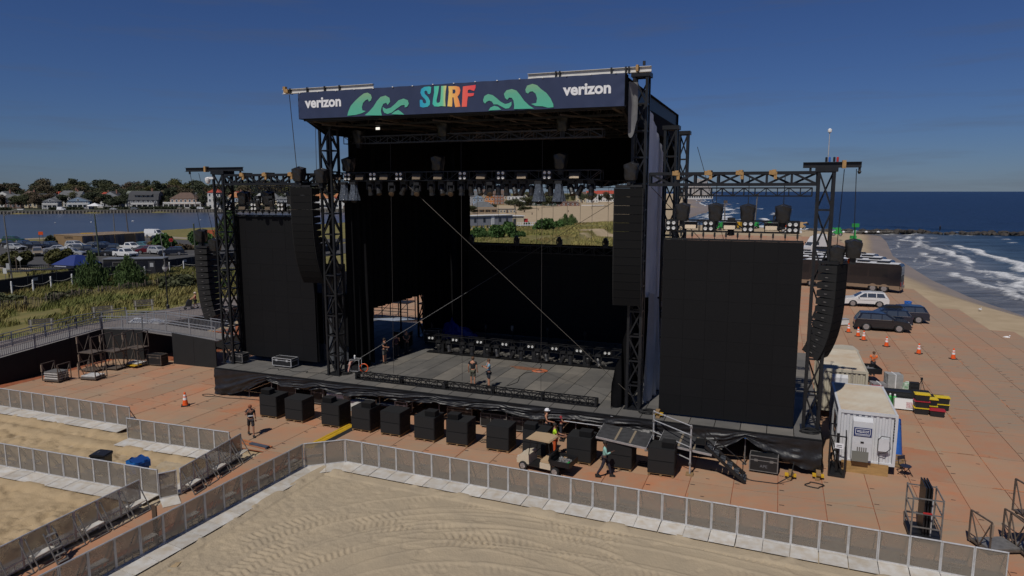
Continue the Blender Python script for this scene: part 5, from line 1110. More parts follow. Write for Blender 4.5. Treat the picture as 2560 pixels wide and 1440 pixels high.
# cream utility cart behind the containers, tool boxes, crates
def tote(label, s, d, z, rz, lid, body=None, L_=.78, W_=.5, H_=.36):
    t = thing('storage_tote', label, 'tote', P(s, d, z), SA+R(rz), 'plastic storage totes on the deck'); k = MB()
    k.prism([(-L_/2*.88, 0), (L_/2*.88, 0), (L_/2, H_), (-L_/2, H_)], -W_/2*.95, W_/2*.95); k.build('tub', body or mat('tote_black', (.012, .012, .013), .5), t)
    k = MB(); k.box((0, 0, H_+.02), (L_+.05, W_+.06, .05)); k.box((0, 0, H_+.05), (L_-.1, W_-.1, .03)); k.build('lid', lid, t)
    for x in (-L_/2, L_/2): pbox('handle', (x, 0, H_-.03), (.05, .16, .05), lid, t)
    return t
YL = mat('yellow_lid', (.62, .45, .02), .45); RL = mat('red_lid', (.36, .02, .035), .45)
for i, (s, d, z, rz, m, lab) in enumerate([(42.75, 12.3, 0, 0, YL, 'black tote with a yellow lid, bottom of the front left pile'), (42.75, 12.3, .42, 1, RL, 'black tote with a red lid, second in the front left pile'), (42.75, 12.3, .84, -1, YL, 'black tote with a yellow lid, top of the front left pile'),
    (43.55, 12.1, 0, -3, RL, 'black tote with a red lid on the deck at the front right'), (43.3, 13.0, 0, 0, YL, 'black tote with a yellow lid behind the red one'), (43.3, 13.0, .42, 2, YL, 'yellow lidded tote on top of another behind the red one'), (44.05, 13.6, 0, 0, YL, 'rightmost black tote with a yellow lid'), (44.05, 13.6, .42, 0, YL, 'upper rightmost tote with a yellow lid'), (43.4, 13.9, 0, 0, YL, 'tote with a yellow lid in the middle of the piles'), (40.95, 15.6, 0, 60, YL, 'yellow lidded tote beside the container, left of the tool boxes'), (40.8, 16.4, 0, 60, RL, 'red lidded tote beside the container')]):
    tote(lab, s, d, z, rz, m)
case('big black tool chest with white fittings among the totes', P(41.65, 13.7, 0), SA, (1.55, .75, .8), edge=RUBBER); case('long black tool case behind the totes', P(43.2, 15.2, 0), SA, (.9, .55, .5), edge=RUBBER); case('black hard case standing on end with a red badge', P(43.0, 16.3, 0), SA, (.5, .35, .75), edge=RUBBER); case('black tool case lying flat at the right of the tool pile', P(44.0, 15.0, 0), SA, (.9, .5, .35), edge=RUBBER)
t = thing('white_box_lid', 'white flat box with pink prints leaning before the tool chest', 'box', P(42.0, 12.85, 0), SA); pbox('panel', (0, 0, .34), (1.25, .5, .64), mat('white_board', (.66, .66, .66), .5), t, M3=Matrix.Rotation(R(-12), 3, 'X')); pbox('printed_label', (.25, -.27, .36), (.5, .02, .36), mat('pink_print', (.42, .20, .22), .6, col2=(.6, .58, .58), scale=14), t, M3=Matrix.Rotation(R(-12), 3, 'X'))
pbox('stand_base', (0, .05, .04), (1.25, .5, .06), RUBBER, t)
for s, d, lab, m, sz in ((41.9, 17.2, 'grey cabinet wrapped in plastic beside the tool pile', mat('wrapped_grey', (.36, .36, .35), .6, var=.3, scale=3, bump=.4), (.95, .8, 1.15)), (41.0, 16.9, 'low grey heap of folded cloth and cables by the cabinet', mat('grey_heap', (.28, .27, .28), .8, var=.5, scale=4, bump=.7), (.9, .8, .5)), (41.1, 14.5, 'brown cardboard box by the container', mat('brown_card', (.26, .11, .05), .8), (.6, .6, .5))):
    t = thing('bundle' if 'heap' in lab else 'cabinet' if 'cabinet' in lab else 'cardboard_box', lab, 'box', P(s, d, 0), SA+R(12)); k = MB(); k.sheet(lambda u, v: (sz[0]/2*math.cos(u*6.283)/max(abs(math.cos(u*6.283)), abs(math.sin(u*6.283)))*(1+.03*math.sin(u*30+v*9)), sz[1]/2*math.sin(u*6.283)/max(abs(math.cos(u*6.283)), abs(math.sin(u*6.283)))*(1+.03*math.sin(u*26)), v*sz[2]+.03*math.sin(u*22)*v), 40, 5); k.box((0, 0, sz[2]-.03), (sz[0]*.97, sz[1]*.97, .06)); k.build('wrapping', m, t); pbox('strap', (0, 0, sz[2]/2), (.06, sz[1]+.05, sz[2]+.04), WHITE, t)
for i, (s, d) in enumerate(((41.2, 13.25), (41.45, 13.15))): t = thing('gas_bottle', ('left' if i == 0 else 'right')+' green bottle pack beside the black tool chest', 'bottle', P(s, d, 0), SA); k = MB(); k.lathe([(.11, 0), (.11, .62), (.05, .7), (.03, .78)], (0, 0, 0), 10); k.build('bottle_body', GREEN, t); k = MB(); k.lathe([(.05, .7), (.06, .78), (.03, .82)], (0, 0, 0), 8); k.build('valve', WHITE, t)
t = thing('green_bag', 'green and white bag behind the tool cases', 'bag', P(42.7, 17.0, 0), SA); k = MB(); k.lathe([(.3, 0), (.34, .25), (.26, .6), (.08, .72)], (0, 0, 0), 10); k.build('sack', mat('green_white', (.05, .22, .07), .7, col2=(.5, .52, .5), scale=6), t); pbox('tie', (0, 0, .7), (.2, .06, .08), WHITE, t)
for s, d, lab in ((40.5, 18.2, 'thin black camera tripod by the grey cabinet'), (43.5, 16.9, 'second black tripod behind the tool cases')):
    t = thing('tripod', lab, 'tripod', P(s, d, 0), SA); k = MB()
    for a in (0.3, 2.4, 4.5): k.bar((.32*math.cos(a), .32*math.sin(a), 0), (0, 0, .95), .03)
    k.build('legs', BLACK, t); pbox('head', (0, 0, 1.02), (.12, .16, .16), BLACK, t)
t = thing('folding_chair', 'dark folding chair beside the white container', 'chair', P(40.35, 1.6, 0), SA+R(40)); k = MB(); k.lathe([(.02, .44), (.24, .45), (.24, .48), (.02, .49)], (0, 0, 0), 14); k.build('seat', mat('chair_navy', (.02, .022, .04), .5), t)
for x in (-.2, .2): pbar('leg', (x, -.24, 0), (x, .2, .5), .025, BLACK, t); pbar('leg', (x, .24, 0), (x, -.14, .46), .025, BLACK, t); pbar('back_post', (x, .2, .46), (x, .3, .85), .025, BLACK, t)
pbox('backrest', (0, .29, .78), (.42, .03, .18), mat('chair_navy', (.02, .022, .04), .5), t)
t = thing('blue_tarp', 'crumpled bright blue sheet beside the far corner of the white container', 'tarpaulin', P(40.15, 3.9, 0), SA); k = MB(); k.sheet(lambda u, v: (.35*math.cos(u*6.283)*(1.1-v*.5)*(1+.2*math.sin(u*31)), .6*math.sin(u*6.283)*(1.1-v*.5), v*1.9+.1*math.sin(u*20)*v), 24, 5); k.build('sheet', BLUE, t); pbox('tied_top', (0, 0, 1.85), (.3, .4, .2), BLUE, t)
t = thing('wicker_crate', 'small wooden crate beside the white container', 'crate', P(40.2, 2.7, 0), SA)
for z in (.1, .28, .46): pbox('slat', (0, -.2, z), (.4, .03, .12), WOOD, t); pbox('slat', (0, .2, z), (.4, .03, .12), WOOD, t)
for x in (-.2, .2): pbox('slat', (x, 0, .28), (.03, .4, .5), WOOD, t)
# truss cage standing at the right stage corner
t = thing('truss_cage', 'tall black steel cage with a white note, beside the white container', 'cage', P(37.35, 1.1, 0), SA+R(-4))
lattice(t, -.33, .33, -.9, .9, .02, 2.0, 1.98, .07, .05, BLACK, style='zig'); pbox('floor_plate', (0, 0, .06), (.7, 1.85, .06), BLACK, t); pbox('paper_note', (.05, -.95, 1.55), (.36, .02, .26), PRW, t)
for y in (-.5, 0, .5): pbox('stored_bar', (0, y, 1.0), (.12, .1, 1.7), TRUSSB, t)
for z in (1.48, 1.56): pbox('note_line', (.05, -.963, z+.02), (.24, .006, .03), RUBBER, t)
# scaffold guard rails and steps at the right of the stage
t = thing('scaffold_rail', 'bare scaffold guard rail standing at the right front of the stage', 'scaffold', P(29.9, -1.0, 0), SA)
for x, y in ((-1.05, .5), (.95, -1.05)):
    k = MB(); k.tube([(x, y, .02), (x, y, 2.45)], .04, 8); k.build('standard', ALU, t); pbox('foot_pad', (x, y, .04), (.34, .34, .08), WOOD, t)
    for z in (.55, 1.3, 1.9, 2.35): pbox('coupler', (x, y, z), (.12, .12, .1), GALV, t)
for z in (.75, 1.35, 1.95, 2.4): k = MB(); k.tube([(-1.05, .5, z), (.95, -1.05, z)], .03, 8); k.build('rail', ALU, t)
t = thing('metal_stairs', 'dark metal steps with a handrail going up to the right of the stage', 'stairs', P(31.6, -1.5, 0), SA)
for y in (-.4, .4): pbar('stringer', (-.1, y, 1.45), (1.75, y-.3, .06), .06, BLACK, t, h=.14)
for k_ in range(6): pbox('tread', (.08+k_*.31, -.03-k_*.05, 1.32-k_*.235), (.26, .78, .03), mat('tread_grey', (.06, .065, .075), .5), t)
for z in (.45, .85): pbar('handrail', (-.2, -.45, 1.45+z), (1.75, -.72, .1+z), .04, BLACK, t)
for x, z in ((-.1, 1.45), (1.62, .12)): pbar('rail_post', (x, -.44-.14*(x > 0)*1.8, z), (x, -.44-.14*(x > 0)*1.8, z+.9), .04, BLACK, t)
pbox('landing', (-.35, 0, 1.5), (.5, .8, .04), BLACK, t)
for s, d, lab in ((35.3, -.75, 'stack of yellow wooden blocks under a tower leg at the right stage front'), (36.45, -.35, 'second stack of wooden blocks, at the right stage corner'), (28.9, .5, 'wooden blocks beside the cables at the right tower foot')):
    t = thing('timber_blocks', lab, 'timber', P(s, d, 0 if s > 30 else 1.8), SA)
    for k_ in range(3): pbox('timber', (rnd.uniform(-.05, .05), 0, .06+k_*.12), (.5 if k_ % 2 else .2, .2 if k_ % 2 else .5, .11), YELLOW if k_ == 1 else WOOD, t)
b = MB(); b.tube([Vector((0, 0, .02)), Vector((.9, -.35, .02)), Vector((2, -.6, .02)), Vector((3, -.55, .02)), Vector((3.6, -.1, .3)), Vector((3.7, .1, .9))], .025, 6); o = b.build('cable', RUBBER); o.location = P(31.7, -1.1, 0); o.rotation_euler = (0, 0, SA); tag(o, 'thick black cable looping over the deck at the right of the steps', 'cable')
b = MB(); b.tube([(.35*math.cos(a)+.1*math.sin(a*3), .3*math.sin(a), .025) for a in np.linspace(0, 7.5, 24)], .025, 6); o = b.build('cable_loop', RUBBER); o.location = P(36.3, -1.2, 0); o.rotation_euler = (0, 0, SA); tag(o, 'loop of black cable lying at the right stage corner', 'cable')
b = MB(); b.tube([(.5*math.cos(a), .22*math.sin(a), .025) for a in np.linspace(0, 6.5, 20)]+[(1.5, .0, .02), (3, .3, .02), (6, .6, .02)], .02, 6); o = b.build('cable_loop', RUBBER); o.location = P(-.15, -.55, 0); o.rotation_euler = (0, 0, SA); tag(o, 'black cable lying at the left stage corner', 'cable')
# rolling platforms and cages at the lower right
def make_cage():
    t = thing('rolling_cage', None, 'cage'); pbox('base', (0, 0, .14), (1.05, 1.4, .1), BLACK, t)
    for x in (-.5, .5):
        for y in (-.68, .68): pbox('post', (x, y, .95), (.05, .05, 1.7), GALV, t)
        for z in (.6, 1.15, 1.75): pbar('rail', (x, -.68, z), (x, .68, z), .04, GALV, t)
    for y in (-.68, .68):
        for z in (.6, 1.15, 1.75): pbar('rail', (-.5, y, z), (.5, y, z), .04, GALV, t)
    for k_ in range(3): pbox('stored_truss', (-.05+k_*.1, .1, 1.15), (.05, 1.1, 1.9), STEEL, t)
    for k_ in range(4): pbox('stored_pole', (.2, -.4+k_*.2, .9), (.05, .05, 1.4), BLACK if k_ % 2 else ALU, t)
    pbox('red_strap', (.0, -.7, 1.2), (.3, .03, .06), RED, t)
    for x in (-.42, .42):
        for y in (-.58, .58): k = MB(); k.lathe([(.07, -.03), (.07, .03)], (x, y, .07), 8, M=Matrix.Rotation(R(90), 3, 'X')); k.build('castor', RUBBER, t)
    return t
again('cage', make_cage, P(40.0, -4.6, 0), SA, 'grey steel cage holding trusses behind the right end of the front barriers', 'steel cages at the lower right')
again('dollyD', lambda: make_dolly(1.2, 1), P(42.4, -4.75, 0), SA+R(25), 'steel dolly with slanted braces near the right end of the front barriers', 'steel dollies at the lower right')
again('dollyD', None, P(43.7, -4.6, 0), SA+R(15), 'steel dolly at the right picture edge behind the barrier end', 'steel dollies at the lower right'); again('dollyC', None, P(43.75, -4.55, 1.3), SA+R(20), 'empty steel dolly on top of the one at the right picture edge', 'steel dollies at the lower right')
# black wall under the ramp, its railings and the ramp
WALLC = mat('black_mesh_wall', (0.0085, 0.0085, 0.009), .85, var=.3, scale=1.5); GR = 'railings along the ramp and boardwalk'
def wall_seg(label, pts, z0s):
    t = thing('black_wall', label, 'wall', (pts[0][0], pts[0][1], 0)); p0 = Vector((pts[0][0], pts[0][1], 0))
    for (a, b_), (za, zb) in zip(zip(pts, pts[1:]), zip(z0s, z0s[1:])):
        q = Vector((b_[0]-a[0], b_[1]-a[1], 0)); n_ = max(1, round(q.length/2.4))
        for k in range(n_):
            u0, u1 = k/n_, (k+1)/n_; A_ = Vector((a[0], a[1], 0))+q*u0-p0; B_ = Vector((a[0], a[1], 0))+q*u1-p0; h0 = za+(zb-za)*u0; h1 = za+(zb-za)*u1; nn = Vector((-q.y, q.x, 0)).normalized()*.04
            A2 = A_+(B_-A_)*.004; B2 = B_-(B_-A_)*.004
            m_ = MB(); m_.add([A2-nn, B2-nn, B2+nn, A2+nn, A2-nn+Vector((0, 0, h0)), B2-nn+Vector((0, 0, h1)), B2+nn+Vector((0, 0, h1)), A2+nn+Vector((0, 0, h0))], [(0, 1, 2, 3), (4, 7, 6, 5), (0, 4, 5, 1), (1, 5, 6, 2), (2, 6, 7, 3), (3, 7, 4, 0)]); m_.build('panel', WALLC, t)
    return t
wall_seg('long black wall left of the stage running back under the railing', [(-44.5, 36.5), (-35.6, 46.06), (-32.75, 53.45)], [1.5, 1.82, 2.4]); wall_seg('short black wall turning right behind the steel dollies up to the doorway', [(-32.7, 53.5), (-29.22, 53.0)], [2.4, 2.42]); wall_seg('black wall right of the doorway reaching the stage corner', [(-26.33, 51.84), (-22.4, 50.5)], [2.45, 2.1]); wall_seg('dark inner wall of the passage behind the doorway', [(-29.3, 53.2), (-27.3, 58.5)], [2.3, 2.3])
wall_seg('dark lintel wall seen through the doorway', [(-25.6, 57), (-20.5, 56)], [1.3, 1.3])
def railing(label, pts, zs, side=0, picket=.14, h=1.05):
    t = thing('railing', label, 'railing', (pts[0][0], pts[0][1], 0), 0, GR); p0 = Vector((pts[0][0], pts[0][1], 0)); V3 = [Vector((x, y, z))-p0 for (x, y), z in zip(pts, zs)]; pk = MB()
    up = lambda z: Vector((0, 0, z))
    for a, b_ in zip(V3, V3[1:]):
        L_ = (b_-a).length
        for z in (h, .12, h*.8): pbar('rail', a+up(z), b_+up(z), .05, GREYR, t)
        n_ = max(1, round(L_/2.3))
        for k in range(n_+1): q = a.lerp(b_, k/n_); pbar('post', q, q+up(h+.02), .07, GREYR, t)
        for k in range(int(L_/picket)): q = a.lerp(b_, (k+.5)*picket/L_); pk.bar(q+up(.12), q+up(h*.8), .025)
    tag(pk.build('pickets', GREYR, t), kind='stuff'); return t
railing('grey railing on top of the long black wall at the left', [(-44.5, 36.5), (-35.6, 46.06), (-32.75, 53.4)], [1.5, 1.82, 2.38]); railing('grey railing along the far side of the ramp behind the black wall', [(-47, 39.0), (-38.2, 47.5), (-35.2, 54.2), (-33.0, 57.5)], [1.35, 1.72, 2.3, 2.4]); railing('bright grey railing of the ramp going down to the stage corner', [(-32.7, 53.5), (-29.2, 53.0), (-22.4, 50.5)], [2.4, 2.45, 2.1]); railing('inner ramp railing behind the bright one', [(-32.2, 56.2), (-28.6, 55.6), (-22.0, 53.2)], [2.35, 2.4, 2.0]); railing('long low railing behind the ramp up to the loudspeakers', [(-33.5, 58.5), (-27, 64)], [1.7, 1.7])
RAMP = mat('ramp_floor', (.20, .185, .175), .8, var=.2, scale=2); r_ = thing('ramp', 'grey ramp floor between the railings above the black wall', 'ramp', (0, 0, 0))
for pts, zs in (([(-44.5, 36.5), (-35.6, 46.06), (-38.2, 47.5), (-47, 39)], [1.45, 1.77, 1.67, 1.3]), ([(-35.6, 46.06), (-32.75, 53.4), (-35.2, 54.2), (-38.2, 47.5)], [1.77, 2.33, 2.25, 1.67]), ([(-32.7, 53.5), (-29.2, 53), (-28.6, 55.6), (-32.2, 56.2)], [2.33, 2.38, 2.35, 2.3]), ([(-29.2, 53), (-22.4, 50.5), (-22, 53.2), (-28.6, 55.6)], [2.38, 2.05, 1.95, 2.35])):
    m_ = MB(); m_.add([(x, y, z) for (x, y), z in zip(pts, zs)]+[(x, y, z-.1) for (x, y), z in zip(pts, zs)], [(0, 1, 2, 3), (7, 6, 5, 4), (0, 4, 5, 1), (1, 5, 6, 2), (2, 6, 7, 3), (3, 7, 4, 0)]); m_.build('ramp_slab', RAMP, r_)
t = thing('mattress_bundle', 'white wrapped bundle lying on the ramp between the railings', 'bundle', (-30.9, 56.8, 2.35), R(-10)); k = MB(); k.sheet(lambda u, v: ((u-.5)*3.0, (v-.5)*1.0, .32*math.sin(v*3.14)*(.8+.25*math.sin(u*9))*math.sin(min(1, u*6, (1-u)*6)*1.57)), 24, 8); k.build('cover', mat('bundle_white', (.45, .47, .52), .6, var=.2, bump=.3), t); pbox('pad', (0, 0, .04), (2.9, .95, .06), WHITE, t)

t = thing('loading_ramp', 'grey loading ramp on the deck seen through the open left wing', 'ramp', P(-3.0, 21, 0), SA+R(-20)); k = MB(); k.prism([(0, 0), (0, .9), (6.5, .25), (6.5, 0)], -1.4, 1.4, 'x'); k.build('ramp_slab', mat('ramp_grey', (.30, .34, .40), .7), t)
for x in (-1.4, 1.4): pbar('curb', (x, 0, .95), (x, 6.5, .3), .1, BLACK, t)
t = thing('scaffold_stairs', 'dark scaffold landing with rails behind the left wing', 'scaffold', P(-4.5, 26, 0), SA)
for x in (-2, 0, 2, 4):
    for y in (0, 1.6): pbox('standard', (x, y, 1.6), (.08, .08, 3.2), BLACK, t)
for z in (1.1, 2.1, 2.6, 3.1): pbar('rail', (-2, 0, z), (4, 0, z), .06, BLACK, t); pbar('rail', (-2, 1.6, z), (4, 1.6, z), .06, BLACK, t)
pbox('landing', (1, .8, 2.0), (6, 1.6, .08), BLACK, t)
for q in (-2, 0, 2): pbar('brace', (q, 0, .1), (q+2, 0, 2.0), .05, BLACK, t)
# ================================================================== PEOPLE
def skin_mesh(name, pts, edges, rad, m, sub=1, root=0):
    me = bpy.data.meshes.new(name); me.from_pydata(pts, edges, [])
    o = bpy.data.objects.new(name, me); C.objects.link(o)
    md = o.modifiers.new('skin', 'SKIN'); md.use_smooth_shade = True
    if not me.skin_vertices: me.skin_vertices.new()
    for v, r_ in zip(me.skin_vertices[0].data, rad): v.radius = r_ if isinstance(r_, tuple) else (r_, r_)
    me.skin_vertices[0].data[root].use_root = True
    if sub: s_ = o.modifiers.new('sub', 'SUBSURF'); s_.levels = sub; s_.render_levels = sub
    dg = bpy.context.evaluated_depsgraph_get(); out = bpy.data.meshes.new_from_object(o.evaluated_get(dg))
    bpy.data.objects.remove(o); bpy.data.meshes.remove(me); out.name = name; out.materials.clear(); out.materials.append(m); return out
def person(label, loc, face, shirt, legs, hair, sleeves='short', legs_long=False, armL=None, armR=None, step=0.0, hat=None, h=1.75, hold=None, vest=None, skin=None, lean=0.0, female=False, cat='person', headyaw=0):
    """faces its own -y; arms are (elbow, wrist) in body axes; step: half stride in metres"""
    t = thing('person', label, cat, loc, face); k = h/1.75; sk_ = skin or SKIN
    sh = .185 if not female else .165
    y_l = lambda z: -lean*max(0, z-.9)
    J = {'pel': (0, 0, .95), 'sp': (0, y_l(1.15), 1.15), 'ch': (0, y_l(1.35), 1.35), 'ne': (0, y_l(1.5), 1.5), 'hd': (0, y_l(1.6)-.015, 1.60), 'tp': (0, y_l(1.72), 1.70)}
    aL = armL or ((-.24, .02, 1.16), (-.25, -.05, .92)); aR = armR or ((.24, .02, 1.16), (.25, -.05, .92))
    for s_, a, n in ((-1, aL, 'L'), (1, aR, 'R')):
        J['sh'+n] = (s_*sh, y_l(1.42), 1.42); J['el'+n] = a[0]; J['wr'+n] = a[1]
        fy = -step*s_; J['hp'+n] = (s_*.09, 0, .9); J['kn'+n] = (s_*.1, fy*.55-.04*(abs(step) > 0), .5+.01*(abs(step) > 0)); J['an'+n] = (s_*.1, fy+(.05 if fy > 0 else 0), .09+(.05 if fy > .1 else 0)); J['to'+n] = (s_*.12, fy-.16, .035)
    names = list(J); pts = [tuple(c*k for c in J[n]) for n in names]; ix = {n: i for i, n in enumerate(names)}
    ed = [('pel', 'sp'), ('sp', 'ch'), ('ch', 'ne'), ('ne', 'hd'), ('hd', 'tp')]
    rad = {'pel': (.135, .095), 'sp': (.125, .085), 'ch': (.15, .095), 'ne': .052, 'hd': (.076, .092), 'tp': (.06, .07)}
    for n in 'LR':
        ed += [('ch', 'sh'+n), ('sh'+n, 'el'+n), ('el'+n, 'wr'+n), ('pel', 'hp'+n), ('hp'+n, 'kn'+n), ('kn'+n, 'an'+n), ('an'+n, 'to'+n)]
        rad.update({'sh'+n: .058, 'el'+n: .042, 'wr'+n: .028, 'hp'+n: .085, 'kn'+n: .058, 'an'+n: .04, 'to'+n: .035})
    edges = [(ix[a], ix[b_]) for a, b_ in ed]; radl = [tuple(k*c for c in rad[n]) if isinstance(rad[n], tuple) else k*rad[n] for n in names]
    for n in 'LR':                                   # palm and five fingers carry on from the wrist
        wv = Vector(J['wr'+n]); d = (wv-Vector(J['el'+n])).normalized(); sd = d.cross(Vector((0, 1, 0.2))).normalized(); 
        pi_ = len(pts); pts.append(tuple((wv+d*.06)*k)); radl.append((.036*k, .02*k)); edges.append((ix['wr'+n], pi_))
        for q in range(4):
            b1_ = wv+d*.1+sd*(q-1.5)*.02; b2 = b1_+d*(.05+.012*(q in (1, 2)))+Vector((0, -.014, 0)); i1 = len(pts); pts += [tuple(b1_*k), tuple(b2*k)]; radl += [.0095*k, .0075*k]; edges += [(pi_, i1), (i1, i1+1)]
        th = wv+d*.05-sd*.045+Vector((0, -.02, 0)); i1 = len(pts); pts += [tuple(th*k), tuple((th+d*.035-sd*.006)*k)]; radl += [.011*k, .009*k]; edges += [(pi_, i1), (i1, i1+1)]
    link('body', skin_mesh('body', pts, edges, radl, sk_, 1), t)
    def part(name, ns, es, grow, m, extra=None, sub=1):
        pp = [tuple(c*k for c in J[n]) for n in ns]; rr = [tuple((c+grow)*k for c in rad[n]) if isinstance(rad[n], tuple) else k*(rad[n]+grow) for n in ns]; id_ = {n: i for i, n in enumerate(ns)}; ee = [(id_[a], id_[b_]) for a, b_ in es]
        for base_, q, r_ in (extra or []): pp.append(tuple(c*k for c in q)); rr.append(r_*k); ee.append((id_[base_], len(pp)-1))
        link(name, skin_mesh(name, pp, ee, rr, m, sub), t)
    mid = lambda a, b_, f: tuple(J[a][i]+(J[b_][i]-J[a][i])*f for i in range(3))
    ns = ['pel', 'sp', 'ch', 'shL', 'shR']; es = [('pel', 'sp'), ('sp', 'ch'), ('ch', 'shL'), ('ch', 'shR')]; ex = []
    if sleeves == 'long': ns += ['elL', 'elR']; es += [('shL', 'elL'), ('shR', 'elR')]; ex = [('el'+n, mid('el'+n, 'wr'+n, .85), .042) for n in 'LR']
    elif sleeves == 'short': ex = [('sh'+n, mid('sh'+n, 'el'+n, .6), .066) for n in 'LR']
    part('shirt', ns, es, .018, shirt, ex)
    ns = ['pel', 'hpL', 'hpR']; es = [('pel', 'hpL'), ('pel', 'hpR')]
    if legs_long: ns += ['knL', 'knR']; es += [('hpL', 'knL'), ('hpR', 'knR')]; ex = [('kn'+n, mid('kn'+n, 'an'+n, .93), .055) for n in 'LR']
    else: ex = [('hp'+n, mid('hp'+n, 'kn'+n, .92), .088) for n in 'LR']
    part('trousers' if legs_long else 'shorts', ns, es, .012, legs, ex)
    for n in 'LR':
        a = Vector(J['an'+n]); k_ = MB(); k_.prism([(a.y-.19, 0+a.z-.09), (a.y+.07, a.z-.09), (a.y+.075, a.z+.02), (a.y-.06, a.z+.03), (a.y-.19, a.z-.04)], a.x-.05, a.x+.05, 'x'); o = k_.build('shoe', RUBBER, t); o.scale = (k, k, k)
    hm = mat('hair_'+hair[0], hair[1], .8); c_ = Vector(J['hd'])*k; M_ = Matrix.Rotation(R(headyaw), 4, 'Z')
    b = MB()
    b.lathe([(.086*k, -.02*k), (.099*k, .03*k), (.096*k, .075*k), (.07*k, .115*k), (.02*k, .132*k)], (0, 0, 0), 12)
    if female: b.box((0, .075*k, -.08*k), (.15*k, .07*k, .24*k))
    o = b.build('hair', hm, t, smooth=True); o.matrix_local = Matrix.Translation(c_+Vector((0, .018*k, .012*k))) @ M_
    fc = MB(); fc.box((0, -.098*k, -.018*k), (.022*k, .03*k, .035*k)); o = fc.build('nose', sk_, t); o.matrix_local = Matrix.Translation(c_) @ M_
    for x in (-.033, .033): o = pbox('eye', (0, 0, 0), (.02*k, .012*k, .01*k), RUBBER, t); o.matrix_local = Matrix.Translation(c_) @ M_ @ Matrix.Translation((x*k, -.088*k, .012*k)) @ Matrix.Diagonal((.02*k, .014*k, .01*k, 1))
    for x in (-.088, .088): o = pbox('ear', (0, 0, 0), (.016*k, .03*k, .05*k), sk_, t); o.matrix_local = Matrix.Translation(c_) @ M_ @ Matrix.Translation((x*k, .005*k, 0)) @ Matrix.Diagonal((.016*k, .032*k, .05*k, 1))
    o = pbox('mouth', (0, 0, 0), (.04, .01, .008), mat('lips', (.25, .09, .07), .6), t); o.matrix_local = Matrix.Translation(c_) @ M_ @ Matrix.Translation((0, -.084*k, -.05*k)) @ Matrix.Diagonal((.04*k, .014*k, .009*k, 1))
    if hat:
        b = MB(); b.lathe([(.15*k, .055*k), (.135*k, .065*k), (.125*k, .1*k), (.1*k, .15*k), (.03*k, .175*k)], (0, 0, 0), 14); b.box((0, -.13*k, .058*k), (.14*k, .1*k, .012*k)); o = b.build('hard_hat' if hat[1] else 'cap', hat[0], t, smooth=False); o.matrix_local = Matrix.Translation(c_+Vector((0, .01, .02))) @ M_
    if vest:
        part('vest', ['sp', 'ch'], [('sp', 'ch')], .04, vest)
    if hold: hold(t, J, k)
    return t
def cm(n, c, **kw): return mat('cloth_'+n, c, .85, var=.25, scale=9, **kw)
BR = ('brown', (.10, .05, .025)); DKH = ('dark', (.02, .014, .01)); BL = ('blond', (.26, .15, .06)); TAN_S = mat('tanned_skin', (.30, .14, .085), .6); DK_S = mat('dark_skin', (.10, .05, .032), .6)
def phone(t, J, k): w_ = J['wrL']; pbox('phone', (w_[0]*k+.05, (w_[1]-.06)*k, (w_[2]+.02)*k), (.02, .05, .12), BLACK, t)
def radio(t, J, k): pbox('belt_pouch', (.13*k, .06, .98*k), (.06, .06, .12), RUBBER, t)
FA = lambda dx, dy: math.atan2(dx, -dy)          # turn that makes a figure look along (dx, dy)
person('man in black T-shirt and olive shorts on the stage, back to the camera', P(17.67, 2.2, 1.8), FA(.25, 1), cm('black', (.013, .013, .016)), cm('olive', (.085, .085, .055)), BR, hold=radio, armR=((.26, .03, 1.16), (.27, -.04, .9)), h=1.8)
person('man in light blue T-shirt and dark shorts on the stage, hands raised', P(18.72, 2.15, 1.8), FA(-1, -.25), cm('lightblue', (.20, .36, .46)), cm('navy', (.02, .027, .04)), BR, armL=((-.22, -.12, 1.2), (-.1, -.3, 1.28)), armR=((.22, -.12, 1.2), (.08, -.3, 1.3)), hold=phone, h=1.78)
person('man in black T-shirt and grey shorts standing at the shade edge of the left wing', P(9.85, 5.0, 1.8), FA(.9, -.5), cm('black', (.013, .013, .016)), cm('grey', (.10, .095, .09)), DKH, armL=((-.22, -.1, 1.18), (-.08, -.26, 1.15)))
person('man in a grey shirt half hidden by the trolley in the left wing', P(9.0, 3.9, 1.8), FA(.8, -.6), cm('slate', (.09, .10, .12)), cm('black', (.013, .013, .016)), DKH, legs_long=True)
person('woman with dark top and bare shoulders beside the capped man', P(9.75, 6.7, 1.8), FA(.3, -1), cm('plum', (.05, .02, .03)), cm('black', (.013, .013, .016)), ('red', (.22, .07, .03)), legs_long=True, sleeves='none', female=True, armR=((.25, -.02, 1.2), (.2, -.15, 1.38)), h=1.68)
person('man in a grey cap and suspenders with clasped hands in the left wing', P(9.85, 7.9, 1.8), FA(.4, -1), cm('darkgreen', (.03, .04, .04)), cm('black', (.013, .013, .016)), DKH, legs_long=True, hat=(cm('greycap', (.30, .30, .29)), 0), armL=((-.23, -.08, 1.15), (-.03, -.22, .98)), armR=((.23, -.08, 1.15), (.03, -.22, .98)), h=1.8)
person('person in a white T-shirt bending in the dark at the back of the left wing', P(9.1, 12.8, 1.8), FA(-.6, -1), cm('white', (.50, .50, .50)), cm('khaki', (.14, .11, .08)), DKH, lean=.35, h=1.75)
def pack(t, J, k): pbox('backpack', (0, .2*k, 1.25*k), (.3, .16, .42), mat('pack_navy', (.03, .03, .05), .8), t); pbox('pack_strap', (0, -.12*k, 1.16*k), (.3, .02, .06), WHITE, t)
